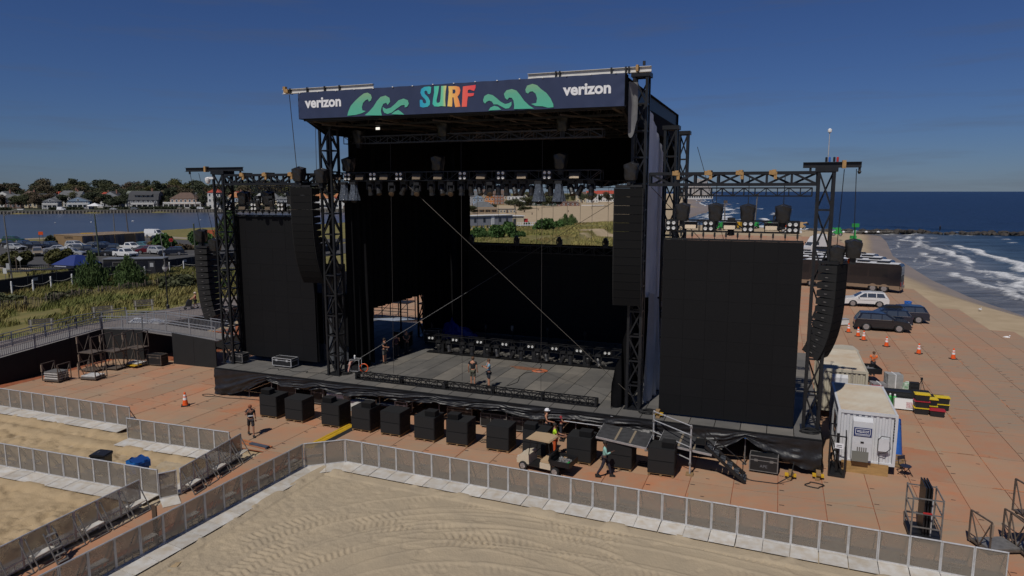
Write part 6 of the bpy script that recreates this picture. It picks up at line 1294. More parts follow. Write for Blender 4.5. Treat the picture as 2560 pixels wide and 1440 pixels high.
person('man in black with a backpack walking over the deck at the left of the subwoofers', P(7.8, -5.45, 0), FA(.5, -1), cm('black', (.013, .013, .016)), cm('darkshorts', (.02, .017, .022)), ('red', (.22, .07, .03)), hold=pack, step=.26, armL=((-.25, -.02, 1.2), (-.12, -.2, 1.45)), skin=TAN_S, h=1.78)
def rod(t, J, k): pass
person('worker in a neon yellow T-shirt behind the golf cart', P(24.25, -2.35, 0), FA(1, -.15), cm('neon', (.55, .85, .03)), cm('orange', (.62, .10, .02)), DKH, sleeves='short', legs_long=True, armL=((-.2, -.16, 1.15), (-.1, -.42, 1.1)), armR=((.2, -.16, 1.15), (.1, -.42, 1.12)), skin=TAN_S, h=1.84)
HH = mat('hard_hat_white', (.72, .72, .74), .35)
person('woman in a white hard hat and black vest top under the stage edge', P(23.1, -.15, 0), FA(1, -.5), cm('black', (.013, .013, .016)), cm('jeans', (.03, .035, .05)), BR, hat=(HH, 1), legs_long=True, sleeves='none', female=True, armL=((-.2, -.1, 1.15), (-.1, -.32, 1.1)), h=1.74)
person('blond worker in a red patterned shirt beside the woman in the hard hat', P(23.85, .05, 0), FA(1, -.3), cm('redplaid', (.30, .03, .04)), cm('jeans', (.03, .035, .05)), BL, legs_long=True, armL=((-.2, -.12, 1.15), (-.08, -.36, 1.12)), h=1.72)
person('worker in a white hard hat and black T-shirt holding a pole behind the tilted deck', P(26.6, .1, 0), FA(-1, -.1), cm('black', (.013, .013, .016)), cm('jeans', (.03, .035, .05)), DKH, hat=(HH, 1), legs_long=True, armL=((-.2, -.14, 1.15), (-.12, -.4, 1.12)), armR=((.2, -.14, 1.15), (.12, -.4, 1.15)), skin=TAN_S)
b = MB(); b.tube([(0, 0, 0), P(26.35, -.05, 1.12)-P(24.15, -.45, 1.3)], .025, 8); o = b.build('pole', ALU); o.location = P(24.15, -.45, 1.3); tag(o, 'long bare metal pole carried between the crew under the stage edge', 'pole')
person('man in a mint green shirt and dark trousers striding past the right subwoofers', P(27.15, -3.75, 0), FA(1, -.15), cm('mint', (.30, .55, .48)), cm('darkblue', (.022, .02, .035)), DKH, sleeves='long', legs_long=True, step=.30, armL=((-.22, -.08, 1.17), (-.1, -.3, 1.25)), skin=DK_S, h=1.8)
person('man in an orange T-shirt and dark trousers on the deck right of the cream container', P(41.1, 21.0, 0), FA(-.4, -1), cm('hiviz_orange', (.85, .16, .02)), cm('charcoal', (.04, .042, .05)), BR, legs_long=True, armL=((-.24, -.1, 1.17), (-.05, -.26, 1.18)), armR=((.24, -.1, 1.17), (.08, -.25, 1.2)), lean=.12, h=1.8)
pw = person('woman in a red top and pale hat pushing a pushchair on the boardwalk', (-31.6, 67.3, 1.67), FA(-.8, -.5), cm('redtop', (.42, .05, .05)), cm('black', (.013, .013, .016)), BL, female=True, sleeves='none', armL=((-.2, -.2, 1.2), (-.14, -.45, 1.05)), armR=((.2, -.2, 1.2), (.14, -.45, 1.05)), hat=(cm('straw', (.6, .5, .42)), 0), step=.2, h=1.66)
t = thing('pushchair', 'dark pushchair in front of the woman on the boardwalk', 'pushchair', (-32.15, 66.95, 1.67), FA(-.8, -.5))
k = MB(); k.prism([(-.3, .3), (.25, .28), (.35, .85), (.05, 1.05), (-.2, .7)], -.22, .22, 'x'); k.build('seat', cm('pram_black', (.015, .015, .017)), t)
for x in (-.22, .22):
    for y in (-.32, .3): k = MB(); k.lathe([(.14, -.02), (.14, .02)], (x, y, .14), 10, M=Matrix.Rotation(R(90), 3, 'Y')); k.build('wheel', RUBBER, t)
    pbar('handle_bar', (x, .1, .5), (x*.8, .55, 1.05), .03, BLACK, t)

# ================================================================== VEHICLES
def paint(n, c): return mat('car_'+n, c, .16, .0, spec=.8)
def wheel(t, x, y, r_, w_=.22, rim=None):
    """wheel lying across the x axis"""
    Mx = Matrix.Translation((x, y, r_)) @ Matrix.Rotation(R(90), 4, 'Y')
    g = thing('wheel', None, None, (0, 0, 0)); g.parent = t; g.matrix_local = Matrix.Identity(4)
    k = MB(); k.lathe([(r_*.62, -w_/2), (r_*.95, -w_/2), (r_, -w_/2+.03), (r_, w_/2-.03), (r_*.95, w_/2), (r_*.62, w_/2)], (0, 0, 0), 18); o = link('tyre', k.mesh('tyre', RUBBER), g); o.matrix_local = Mx
    k = MB(); sg = 1 if x > 0 else -1
    k.lathe([(r_*.66, sg*w_*.50), (r_*.62, sg*w_*.525), (r_*.5, sg*w_*.505), (.02, sg*w_*.505)], (0, 0, 0), 16)
    for q in range(5):
        a = q*math.tau/5; k.bar((r_*.1*math.cos(a), r_*.1*math.sin(a), sg*w_*.53), (r_*.6*math.cos(a), r_*.6*math.sin(a), sg*w_*.53), r_*.14, .02)
    o = link('rim', k.mesh('rim', rim or CHROME), g); o.matrix_local = Mx
    return g
def car(label, loc, rz, col, kind='suv', group=None, detail=True, rack=False, rim=None, cat='car'):
    """length along y, nose at -y; the cabin is lofted narrower towards the roof"""
    t = thing({'pickup': 'pickup_truck', 'van': 'parked_van', 'cargo': 'parked_van'}.get(kind, 'parked_car'), label, cat, loc, rz, group)
    S = {'suv': dict(L=4.8, W=1.92, r=.37, low=[(-2.4, .42), (-2.38, .78), (-2.2, .98), (-1.15, 1.10), (2.25, 1.12), (2.38, .95), (2.4, .45)], cab=[(-1.25, 1.09), (-.35, 1.66), (.6, 1.74), (1.9, 1.70), (2.28, 1.12)]),
         'sedan': dict(L=4.7, W=1.8, r=.33, low=[(-2.35, .38), (-2.33, .62), (-2.15, .78), (-1.0, .92), (1.7, .97), (2.3, .93), (2.35, .45)], cab=[(-1.05, .91), (-.2, 1.40), (.75, 1.44), (1.2, 1.38), (1.95, .96)]),
         'van': dict(L=5.0, W=1.95, r=.35, low=[(-2.5, .40), (-2.48, .72), (-2.25, .92), (-1.5, 1.05), (2.4, 1.08), (2.5, .9), (2.5, .45)], cab=[(-1.6, 1.04), (-.6, 1.68), (.6, 1.74), (2.2, 1.72), (2.42, 1.08)]),
         'cargo': dict(L=5.6, W=2.0, r=.37, low=[(-2.8, .42), (-2.78, .8), (-2.5, 1.1), (-1.9, 1.25), (2.78, 1.25), (2.8, .5)], cab=[(-1.95, 1.24), (-1.25, 2.15), (-.6, 2.32), (2.6, 2.32), (2.77, 1.25)]),
         'pickup': dict(L=5.6, W=1.95, r=.4, low=[(-2.8, .5), (-2.78, .9), (-2.6, 1.08), (-1.3, 1.16), (2.75, 1.16), (2.8, .95), (2.8, .55)], cab=[(-1.35, 1.15), (-.55, 1.78), (.3, 1.82), (.75, 1.76), (.95, 1.16)])}[kind]
    W_ = S['W']/2; wx = S['L']*.29; low = S['low']; r_ = S['r']*1.06
    def arch(c): return [(c+(r_+.07)*math.cos(a), r_*.95+(r_+.07)*math.sin(a)) for a in np.linspace(0, math.pi, 7)]
    poly = low + [p for p in arch(wx+.02)] + [p for p in arch(-wx-.05)]
    poly = low[:]; poly += [(low[-1][0], .3)] + [(y, max(.3, z)) for y, z in arch(wx)] + [(y, max(.3, z)) for y, z in arch(-wx)] + [(low[0][0], .3)]
    k = MB(); k.prism(poly, -W_*.94, W_*.94, 'x')
    # bulged flanks: a second, wider slab between the sills and the belt line
    mid_ = [(y*.985, .40+(z-.40)*.86) for y, z in poly]; k.prism(mid_, -W_, W_, 'x')
    k.build('body', col, t)
    cab = S['cab']; top = max(z for y, z in cab); zb = cab[0][1]
    def inset(z): return W_*.93-(z-zb)/(top-zb)*W_*.2
    n = len(cab); vs = [(-inset(z), y, z) for y, z in cab]+[(inset(z), y, z) for y, z in cab]
    k = MB(); k.add(vs, [(i, (i+1) % n, n+(i+1) % n, n+i) for i in range(n)]+[tuple(range(n)), tuple(range(2*n-1, n-1, -1))]); k.build('cabin', col, t)
    # glass, a few millimetres proud of the cabin
    def lerp(a, b_, f): return (a[0]+(b_[0]-a[0])*f, a[1]+(b_[1]-a[1])*f)
    def gl(nm, a, b_, f0=.1, f1=.9, wf=.86):
        p, q = lerp(a, b_, f0), lerp(a, b_, f1); dy, dz = b_[1]-a[1], -(b_[0]-a[0]); l = math.hypot(dy, dz); ny, nz = -dy/l*.008, -dz/l*.008
        if ny*((a[0]+b_[0])/2) < 0 and abs(ny) > abs(nz): ny, nz = -ny, -nz
        if nz < 0: ny, nz = -ny, -nz
        k = MB(); k.add([(-inset(p[1])*wf, p[0]+ny, p[1]+nz), (inset(p[1])*wf, p[0]+ny, p[1]+nz), (inset(q[1])*wf, q[0]+ny, q[1]+nz), (-inset(q[1])*wf, q[0]+ny, q[1]+nz)], [(0, 1, 2, 3)]); k.build(nm, GLASS, t)
    gl('windscreen', cab[0], cab[1]); 
    if kind != 'cargo': gl('rear_window', cab[-1], cab[-2], .15, .85)
    z0, z1 = zb+.06, top-.14; y0, y1 = cab[0][0]+.35, cab[-1][0]-.3
    spans = {'sedan': [(y0+.05, .38), (.46, y1+.02)], 'pickup': [(y0, .6)], 'cargo': [(y0+.05, -.85)]}.get(kind, [(y0, .05), (.13, 1.0), (1.08, y1)])
    for a, c_ in spans:
        for sg in (-1, 1):
            f = lambda y, z: (sg*(inset(z)+.006), y, z); sl_ = (cab[1][0]-cab[0][0])/(cab[1][1]-cab[0][1])*(z1-z0) if a == spans[0][0] else 0
            sr = -(cab[-1][0]-cab[-2][0])/(cab[-2][1]-cab[-1][1])*(z1-z0)*.8 if c_ == spans[-1][1] and kind in ('suv', 'sedan', 'van') else 0
            k = MB(); k.add([f(a, z0), f(c_, z0), f(c_+sr, z1), f(a+sl_, z1)], [(0, 1, 2, 3)]); k.build('side_window', GLASS, t)
    for x in (-1, 1):
        for y in (-wx, wx): wheel(t, x*(W_-.1), y, r_, rim=rim)
        hz = low[1][1]
        pbox('headlight', (x*(W_-.3), low[1][0]-.0, hz-.05), (.36, .06, .14), LAMP, t); pbox('tail_light', (x*(W_-.2), low[-2][0]-.02, hz+.08), (.2, .06, .22), RED, t)
        if detail:
            for p, q in ((lerp(cab[-1], cab[-2], .12), lerp(cab[-1], cab[-2], .8)), ((cab[0][0]+.35, zb+.035), (cab[-1][0]-.1, zb+.035))): pbar('window_trim', (x*(inset(p[1])+.012), p[0], p[1]), (x*(inset(q[1])+.012), q[0], q[1]), .025, CHROME, t)
            pbox('door_line', (x*(W_+.002), .1, .8), (.012, 2.2, .02), BLACK, t); pbox('sill', (x*(W_-.02), 0, .36), (.08, wx*1.2, .1), BLACK, t)
        if detail: pbox('mirror', (x*(W_+.05), cab[0][0]+.45, zb+.1), (.18, .1, .13), col, t)
    pbox('grille', (0, low[0][0]-.0, .58), (S['W']*.5, .05, .24), BLACK, t); pbox('front_bumper', (0, low[0][0]+.06, .38), (S['W']*.9, .2, .16), BLACK, t); pbox('rear_bumper', (0, low[-1][0]-.06, .42), (S['W']*.9, .2, .18), BLACK, t)
    if kind == 'pickup':
        pbox('cargo_bed', (0, 1.87, 1.168), (1.6, 1.65, .02), BLACK, t)
    if rack:
        for x in (-.62, .62): pbar('roof_rail', (x*.9, -.1, top+.05), (x*.9, 1.7, top+.04), .04, BLACK, t)
        k = MB(); k.prism([(-.2, top+.1), (.2, top+.35), (1.4, top+.35), (1.6, top+.1)], -.45, .45, 'x'); k.build('roof_box', BLACK, t)
    return t
DKN = paint('dark', (.012, .013, .018)); NAV = paint('navy', (.012, .018, .035)); WHC = paint('white', (.62, .62, .62)); SLV = paint('silver', (.34, .35, .36)); BLU = paint('blue', (.02, .05, .17)); REDC = paint('darkred', (.12, .012, .02)); GRN = paint('green', (.02, .06, .03)); GRYC = paint('grey', (.11, .115, .12)); TANC = paint('tan', (.23, .19, .14))
PK = 'cars parked on the deck'
car('black SUV parked on the deck, nearest of the group behind the cones', (35.75, 64.9, 0), R(68), DKN, 'suv', PK); car('dark SUV behind the nearest black one, with grey roof rails', (37.2, 67.2, 0), R(-108), NAV, 'suv', PK, rack=True); car('dark blue pickup-like SUV parked at the right of the group, nose to the sea', (40.1, 69.3, 0), R(74-180), NAV, 'suv', PK); car('white SUV parked between the buses and the dark cars', (41.3, 78.9, 0), R(72-180), WHC, 'suv', PK)
t = thing('trailer_cooler', 'white box with a handle beside the nearest black SUV', 'box', (33.2, 67.3, 0), R(10)); pbox('body', (0, 0, .35), (.9, .6, .5), WHITE, t); pbox('lid', (0, 0, .63), (.94, .64, .08), ALU, t)
t = thing('bin', 'blue bin beside the dark blue car on the deck', 'bin', (44.2, 75.2, 0)); k = MB(); k.lathe([(.3, 0), (.36, 1.0), (.38, 1.02), (.3, 1.1)], (0, 0, 0), 12); k.build('bin_body', BLUE, t); pbox('lid', (0, 0, 1.12), (.6, .6, .06), BLUE, t)
def make_bus(name='tour_bus'):
    t = thing(name, None, 'bus'); L_, W_, H_ = 13.6, 2.6, 3.8; BD = paint('bus_black', (.011, .011, .014)); BZ = paint('bus_bronze', (.22, .155, .105))
    pr = [(-6.8, .95), (-6.75, 1.6), (-6.4, 3.1), (-5.9, 3.68), (-5.2, H_), (6.6, H_-.05), (6.8, H_-.3), (6.8, .95)]; k = MB(); k.prism(pr, -W_/2, W_/2, 'x'); k.build('body', BD, t)
    k = MB()
    def arch(c, r_=.62): return [(c+r_*math.cos(a), .5+r_*math.sin(a)) for a in np.linspace(0, math.pi, 8)]
    pl_ = [(6.7, .95), (6.7, .35)]+arch(4.9)+arch(3.55)+arch(-4.2)+[(-6.7, .35), (-6.75, .95)]; k.prism(pl_, -W_/2-.006, W_/2+.006, 'x'); k.build('lower_panel', BZ, t)
    pbox('roof_top', (0, .6, H_+.01), (W_-.5, 11.6, .06), mat('bus_roof_white', (.66, .66, .67), .5, var=.1, scale=1), t)
    for y in (-3.6, -.9, 2.0, 4.4): k = MB(); k.prism([(y-.75, H_+.03), (y-.6, H_+.22), (y+.6, H_+.24), (y+.8, H_+.03)], -.55, .55, 'x'); k.build('roof_unit', BLACK, t)
    for x in (-1, 1):
        for y0, y1 in ((-5.9, -4.6), (-4.4, -2.0), (-1.8, .4), (.6, 2.8), (3.0, 5.2)): pbox('window', (x*(W_/2+.003), (y0+y1)/2, 2.6), (.012, y1-y0, 1.15), mat('bus_glass', (.010, .011, .014), .1), t)
        for y in (-4.2, 3.55, 4.9): wheel(t, x*(W_/2-.16), y, .5, .3)
    k = MB(); k.add([(-1.2, -6.72, 1.75), (1.2, -6.72, 1.75), (1.15, -6.12, 3.4), (-1.15, -6.12, 3.4)], [(0, 1, 2, 3)]); o = k.build('windscreen', GLASS, t); o.location = (0, -.05, .02)
    for x in (-1.4, 1.4): pbox('mirror', (x, -6.95, 2.6), (.16, .2, .5), WHITE, t); pbox('headlight', (x*.7, -6.78, 1.15), (.4, .08, .2), LAMP, t); pbox('tail_light', (x*.75, 6.8, 1.2), (.2, .06, .5), RED, t)
    pbox('engine_grille', (0, 6.81, 1.9), (2.0, .03, .8), RUBBER, t); pbox('rear_window', (0, 6.81, 2.85), (2.0, .02, .7), GLASS, t); pbox('rear_bumper', (0, 6.84, .68), (2.5, .15, .4), BZ, t)
    for k_ in range(4): pbox('grille_slat', (0, 6.83, 1.62+k_*.18), (1.9, .03, .05), GRYC, t)
    return t
d_ = Vector((8.4, -10.2, 0)); bz = math.atan2(51.3-41.2, -(88.2-98.5))  # long axis from front wheel to rear corner
ang_bus = math.atan2(88.2-97.0, 51.3-39.9)-R(90)
for i, (x, y, lab) in enumerate([(46.2, 93.6, 'nearest black and bronze tour bus, its side facing the stage'), (47.5, 98.2, 'second tour bus in the row, only its white roof and windows above the first'), (48.8, 102.8, 'third tour bus in the row behind the second'), (50.0, 107.2, 'farthest tour bus in the row with the white roof, beside the van')]):
    again('bus', make_bus, (x, y, 0), ang_bus, lab, 'tour buses parked in a row')
car('white high-roofed van parked behind the tour buses', (51.5, 112.5, 0), ang_bus, WHC, 'cargo', None, cat='van'); car('black panel van parked beside the white lorry cab', (60, 132, 0), R(-100), DKN, 'cargo', None, cat='van'); car('dark car nose-out beside the black van', (50.3, 126, 0), R(-40), DKN, 'sedan', None)
t = thing('lorry_cab', 'tall white lorry tractor unit beside the black van', 'lorry', (64.0, 143, 0), R(-80))
k = MB(); k.prism([(-3.6, .7), (-3.55, 1.7), (-2.2, 2.0), (-1.6, 2.8), (-.9, 3.9), (1.4, 3.95), (1.4, .7)], -1.2, 1.2, 'x'); k.build('cab', WHC, t); k = MB(); k.prism([(-.8, 3.9), (.2, 4.4), (1.4, 4.4), (1.4, 3.9)], -1.1, 1.1, 'x'); k.build('roof_fairing', WHC, t)
pbox('chassis', (0, 2.6, .75), (1.0, 3.4, .3), BLACK, t); pbox('grille', (0, -3.62, 1.2), (1.5, .06, .8), CHROME, t); k = MB(); k.add([(-1.05, -2.16, 2.08), (1.05, -2.16, 2.08), (1.0, -1.66, 2.78), (-1.0, -1.66, 2.78)], [(0, 1, 2, 3)]); k.build('windscreen', GLASS, t)
for x in (-1, 1):
    pbox('side_window', (x*1.21, -.9, 2.55), (.02, 1.0, .6), GLASS, t); pbox('mirror', (x*1.45, -1.8, 2.4), (.15, .12, .6), BLACK, t)
    for y in (-2.6, 2.4, 3.7): wheel(t, x*1.05, y, .52, .32)
# golf cart
def make_golf(canopy, body, bed=True):
    t = thing('golf_cart', None, 'golf cart'); RF = mat('cart_roof_tan', (.46, .33, .20), .55, var=.08)
    k = MB(); k.prism([(-1.35, .35), (-1.38, .6), (-1.2, .82), (-.75, .95), (-.62, .9), (-.6, .35)], -.52, .52, 'x'); k.build('cowl', body, t)
    pbox('floor', (0, -.15, .32), (1.1, 1.1, .08), BLACK, t); k = MB(); k.prism([(.1, .3), (.1, .62), (.75, .62), (.75, .3)], -.58, .58, 'x'); k.build('seat_base', body, t)
    pbox('seat', (0, .38, .7), (1.08, .5, .13), RF, t); pbox('backrest', (0, .68, .98), (1.08, .1, .42), BLACK, t, M3=Matrix.Rotation(R(-12), 3, 'X'))
    pbox('badge', (-.59, .42, .47), (.02, .16, .1), NVY, t)
    if bed:
        k = MB(); 
        for c_, s_ in (((0, 1.3, .62), (1.2, 1.15, .04)), ((-.6, 1.3, .76), (.04, 1.15, .3)), ((.6, 1.3, .76), (.04, 1.15, .3)), ((0, 1.87, .76), (1.2, .04, .3)), ((0, .75, .76), (1.2, .04, .3))): k.box(c_, s_)
        k.build('cargo_bed', BLACK, t)
        k = MB()
        for q in range(26): k.bar((rnd.uniform(-.45, .45), rnd.uniform(.85, 1.75), .66+rnd.uniform(0, .12)), (rnd.uniform(-.45, .45), rnd.uniform(.85, 1.75), .68+rnd.uniform(0, .14)), rnd.uniform(.03, .07))
        tag(k.build('loose_hardware', mat('hardware', (.36, .36, .36), .5, .3, var=.7, scale=10), t), kind='stuff'); pbox('green_roll', (.2, 1.65, .74), (.2, .14, .12), GREEN, t); pbox('cardboard', (-.3, 1.2, .76), (.4, .2, .04), WOOD, t)
    k = MB(); k.prism([(-.78, 1.84), (-.7, 1.91), (.1, 1.95), (.62, 1.9), (.68, 1.83)], -.58, .58, 'x'); k.build('canopy', RF if canopy else CC, t)
    for x in (-.5, .5): pbar('roof_post', (x, -.62, .88), (x, -.5, 1.87), .035, BLACK, t); pbar('roof_post', (x, .72, .8), (x, .58, 1.87), .035, BLACK, t)
    for x in (-.52, .52):
        for y in (-.95, 1.0): wheel(t, x, y, .25, .2)
    k = MB(); k.tube([(-.25+.16*math.cos(a), -.38+.1*math.sin(a), 1.0+.08*math.sin(a)) for a in np.linspace(0, 6.28, 14)], .018, 5); k.bar((-.25, -.38, 1.0), (-.25, -.6, .75), .03); k.build('steering_wheel', BLACK, t)
    for x in (-.35, .35): pbox('headlight', (x, -1.33, .66), (.18, .06, .1), LAMP, t)
    return t
CREAM = mat('cart_cream', (.58, .50, .38), .4, var=.1)
g = make_golf(True, CREAM); place(g, P(24.15, -3.95, 0), SA+R(-97), 'tan-roofed cream golf cart with a loaded cargo bed in front of the subwoofers'); g.scale = (.86, .86, .86)
g = make_golf(False, CREAM, True); place(g, P(38.9, 18.6, 0), SA+R(-80), 'cream-roofed utility cart behind the cream container'); g.scale = (1.25, 1.25, 1.25)
# ================================================================== VEGETATION
def at(u, y): return (u-1280)/1707*y          # x of a bearing at a given distance, in metres
def leaf_mat(n, c1, c2): 
    m = mat('leaves_'+n, c1, .75, col2=c2, scale=.8, rand=.18, spec=.2); return m
LV = {'dark': leaf_mat('dark', (.066, .076, .044), (.050, .061, .035)), 'mid': leaf_mat('mid', (.084, .090, .046), (.064, .072, .036)), 'autumn': leaf_mat('autumn', (.108, .090, .052), (.085, .073, .044)), 'rust': leaf_mat('rust', (.115, .088, .057), (.092, .072, .048)),
      'pine': leaf_mat('pine', (.075, .115, .035), (.045, .078, .024)), 'olive': leaf_mat('olive', (.095, .09, .03), (.05, .055, .02)), 'ochre': leaf_mat('ochre', (.19, .125, .045), (.11, .08, .03)), 'green': leaf_mat('green', (.065, .125, .035), (.038, .08, .023))}
BARK = mat('bark', (.075, .058, .045), .9, var=.4, scale=2)
def crown_mesh(seed, n, size, blobs, m, flat=.75, needle=False):
    """many small leaf faces spread through a handful of lumps"""
    g = np.random.default_rng(seed); B = np.array(blobs, float); pr = B[:, 3]**2; pr /= pr.sum()
    bi = g.choice(len(B), n, p=pr); d = g.normal(size=(n, 3)); d /= np.linalg.norm(d, axis=1)[:, None]
    r = B[bi, 3]*(g.random(n)**.33)*(.82+.3*g.random(n)); c = B[bi, :3]+d*r[:, None]*np.array([1, 1, flat])
    a = g.normal(size=(n, 3)); a[:, 2] = np.abs(a[:, 2])*(2 if needle else .6); a /= np.linalg.norm(a, axis=1)[:, None]
    b_ = np.cross(a, g.normal(size=(n, 3))); b_ /= np.linalg.norm(b_, axis=1)[:, None]
    s_ = size*(.6+.8*g.random(n))[:, None]; w_ = .28 if needle else .7
    V = np.stack([c-a*s_*.6, c+b_*s_*w_*.5, c+a*s_*.6, c-b_*s_*w_*.5], 1).reshape(-1, 3)
    F = np.arange(4*n).reshape(n, 4); return np_mesh('crown', V, F, m)
def blobs_tree(seed, h, r, n=9, base=.42):
    q = random.Random(seed); return [(q.uniform(-1, 1)*r*.62, q.uniform(-1, 1)*r*.62, h*(base+.5*q.random())+.0, r*q.uniform(.36, .6)) for _ in range(n)]+[(0, 0, h*.68, r*.6)]
def trunk_mesh(seed, h, r, n=5):
    q = random.Random(seed); b = MB(); b.tube([(0, 0, 0), (q.uniform(-.2, .2), q.uniform(-.2, .2), h*.35), (q.uniform(-.3, .3), q.uniform(-.3, .3), h*.75)], .045*h**.75, 6, r2=.015*h**.75)
    for _ in range(n): a = q.uniform(0, 6.28); z = h*q.uniform(.25, .45); b.tube([(0, 0, z), (r*.35*math.cos(a), r*.35*math.sin(a), z+h*.16), (r*.62*math.cos(a), r*.62*math.sin(a), z+h*.3)], .018*h**.75, 5, r2=.006*h**.75)
    return b.mesh('trunk', BARK)
_tm = {}
def tree(kind, var, leaf, h, r, loc, label, group, name='tree', nleaf=3800, lsize=.55, base=.42):
    key = (kind, var, leaf)
    if key not in _tm: _tm[key] = (crown_mesh(hash_(key), nleaf, lsize, blobs_tree(hash_(key), 10, 4.5, base=base), LV[leaf], needle=(kind == 'pine')), trunk_mesh(hash_(key)+1, 10, 4.5))
    cm_, tm_ = _tm[key]; t = thing(name, label, 'tree', loc, rnd.uniform(0, 6.28), group); M = Matrix.Diagonal((r/4.5, r/4.5, h/10, 1)); link('trunk', tm_, t, M); link('crown', cm_, t, M); return t
def hash_(key): return sum(ord(c)*(i+3) for i, c in enumerate(str(key))) % 99991
TG = 'trees along the far shore of the lake'
kinds = ['dark', 'autumn', 'mid', 'rust', 'dark', 'autumn', 'olive', 'dark']; word = {'dark': 'dark green', 'autumn': 'brownish autumn', 'mid': 'mid green', 'rust': 'rust brown', 'olive': 'olive green'}
k = 0
for row_, (yy, n_, h0, h1) in enumerate(((498, 30, 9, 13), (540, 40, 13, 17), (590, 40, 15, 21), (660, 34, 18, 24))):
    for i in range(n_):
        f = (i+.5)/n_+rnd.uniform(-.3, .3)/n_; x = -(.775-.545*f)*(yy+12); y = yy+rnd.uniform(-14, 14); lf = rnd.choice(kinds); h = rnd.uniform(h0, h1); r = h*rnd.uniform(.36, .5)
        if row_ == 0 and any(abs(x-hx_) < hw_*.5+2 for hx_, hw_ in ((-352, 22), (-330, 20), (-262, 24), (-232, 26), (-208, 10), (-160, 30), (-305, 8))): y += 32
        tree('broad', k % 3, lf, h, r, (x, y, .9), f'{word[lf]} tree in the {("front", "second", "third", "rear")[row_]} line across the lake, {nth(i)} from the left', TG); k += 1
for i in range(22):      # trees between the waterfront houses
    u = [15, 45, 62, 80, 95, 108, 128, 165, 235, 250, 268, 285, 300, 402, 508, 560, 652, 704, 720, 760, 775, 790][i]; y = rnd.uniform(476, 494); lf = rnd.choice(['dark', 'autumn', 'dark', 'mid', 'rust']); h = rnd.uniform(7.5, 11.5)
    tree('broad', i % 3, lf, h, h*.5, (at(u, y), y, .9), f'{word[lf]} tree standing between the waterfront houses, {nth(i) if i < 20 else ("second last", "last")[i-20]} from the left', 'trees between the waterfront houses')
for i in range(34):      # trees and woods behind the beach houses, seen past the stage
    y = rnd.uniform(700, 860); x = -.08*y+i*.0072*y+rnd.uniform(-8, 8); lf = rnd.choice(['dark', 'mid', 'autumn']); h = rnd.uniform(8, 13); tree('broad', i % 3, lf, h, h*.45, (x, y, 0), f'{word[lf]} tree behind the beach houses beyond the stage, {nth(i)} from the left', 'trees behind the beach houses')
for i, (x, y, h, r) in enumerate([(-24, 392, 5, 4), (-12, 420, 6, 5), (2, 470, 8, 6), (14, 520, 9, 7), (26, 560, 8, 6), (8, 430, 4, 4), (34, 590, 9, 8)]): tree('broad', i % 3, 'mid', h, r, (x, y, 0), f'green tree between the beach houses and the sand, {nth(i)} from the left', 'trees by the beach houses')
# near shrubs and pines
_sm = {}
def shrub(label, loc, h, r, leaf, group=None, pine=False, cat='shrub', n=2600, ls=.30):
    key = (leaf, pine, int(loc[0]) % 3, h > 3)
    if key not in _sm:
        q = random.Random(hash_(key)); bl = [(q.uniform(-.6, .6), q.uniform(-.6, .6), q.uniform(.18, .62), q.uniform(.22, .4)) for _ in range(9)]
        if pine: bl = [(.62*(1-z)*math.cos(a), .62*(1-z)*math.sin(a), .1+z*.85, .34*(1-z)+.12) for z, a in [(q.random()**1.3*.95, q.uniform(0, 6.28)) for _ in range(26)]]
        _sm[key] = (crown_mesh(hash_(key), n, ls/max(h, r)*1.5, bl, LV[leaf], 1.0 if pine else .8, pine), trunk_mesh(hash_(key), 1, .5, 6))
    c_, t_ = _sm[key]; t = thing('pine_shrub' if pine else 'shrub', label, cat, loc, rnd.uniform(0, 6.28), group); M = Matrix.Diagonal((r, r, h, 1)); link('stems', t_, t, Matrix.Diagonal((r*.5, r*.5, h*.7, 1))); link('foliage', c_, t, M); return t
SG = 'shrubs on the dunes left of the stage'
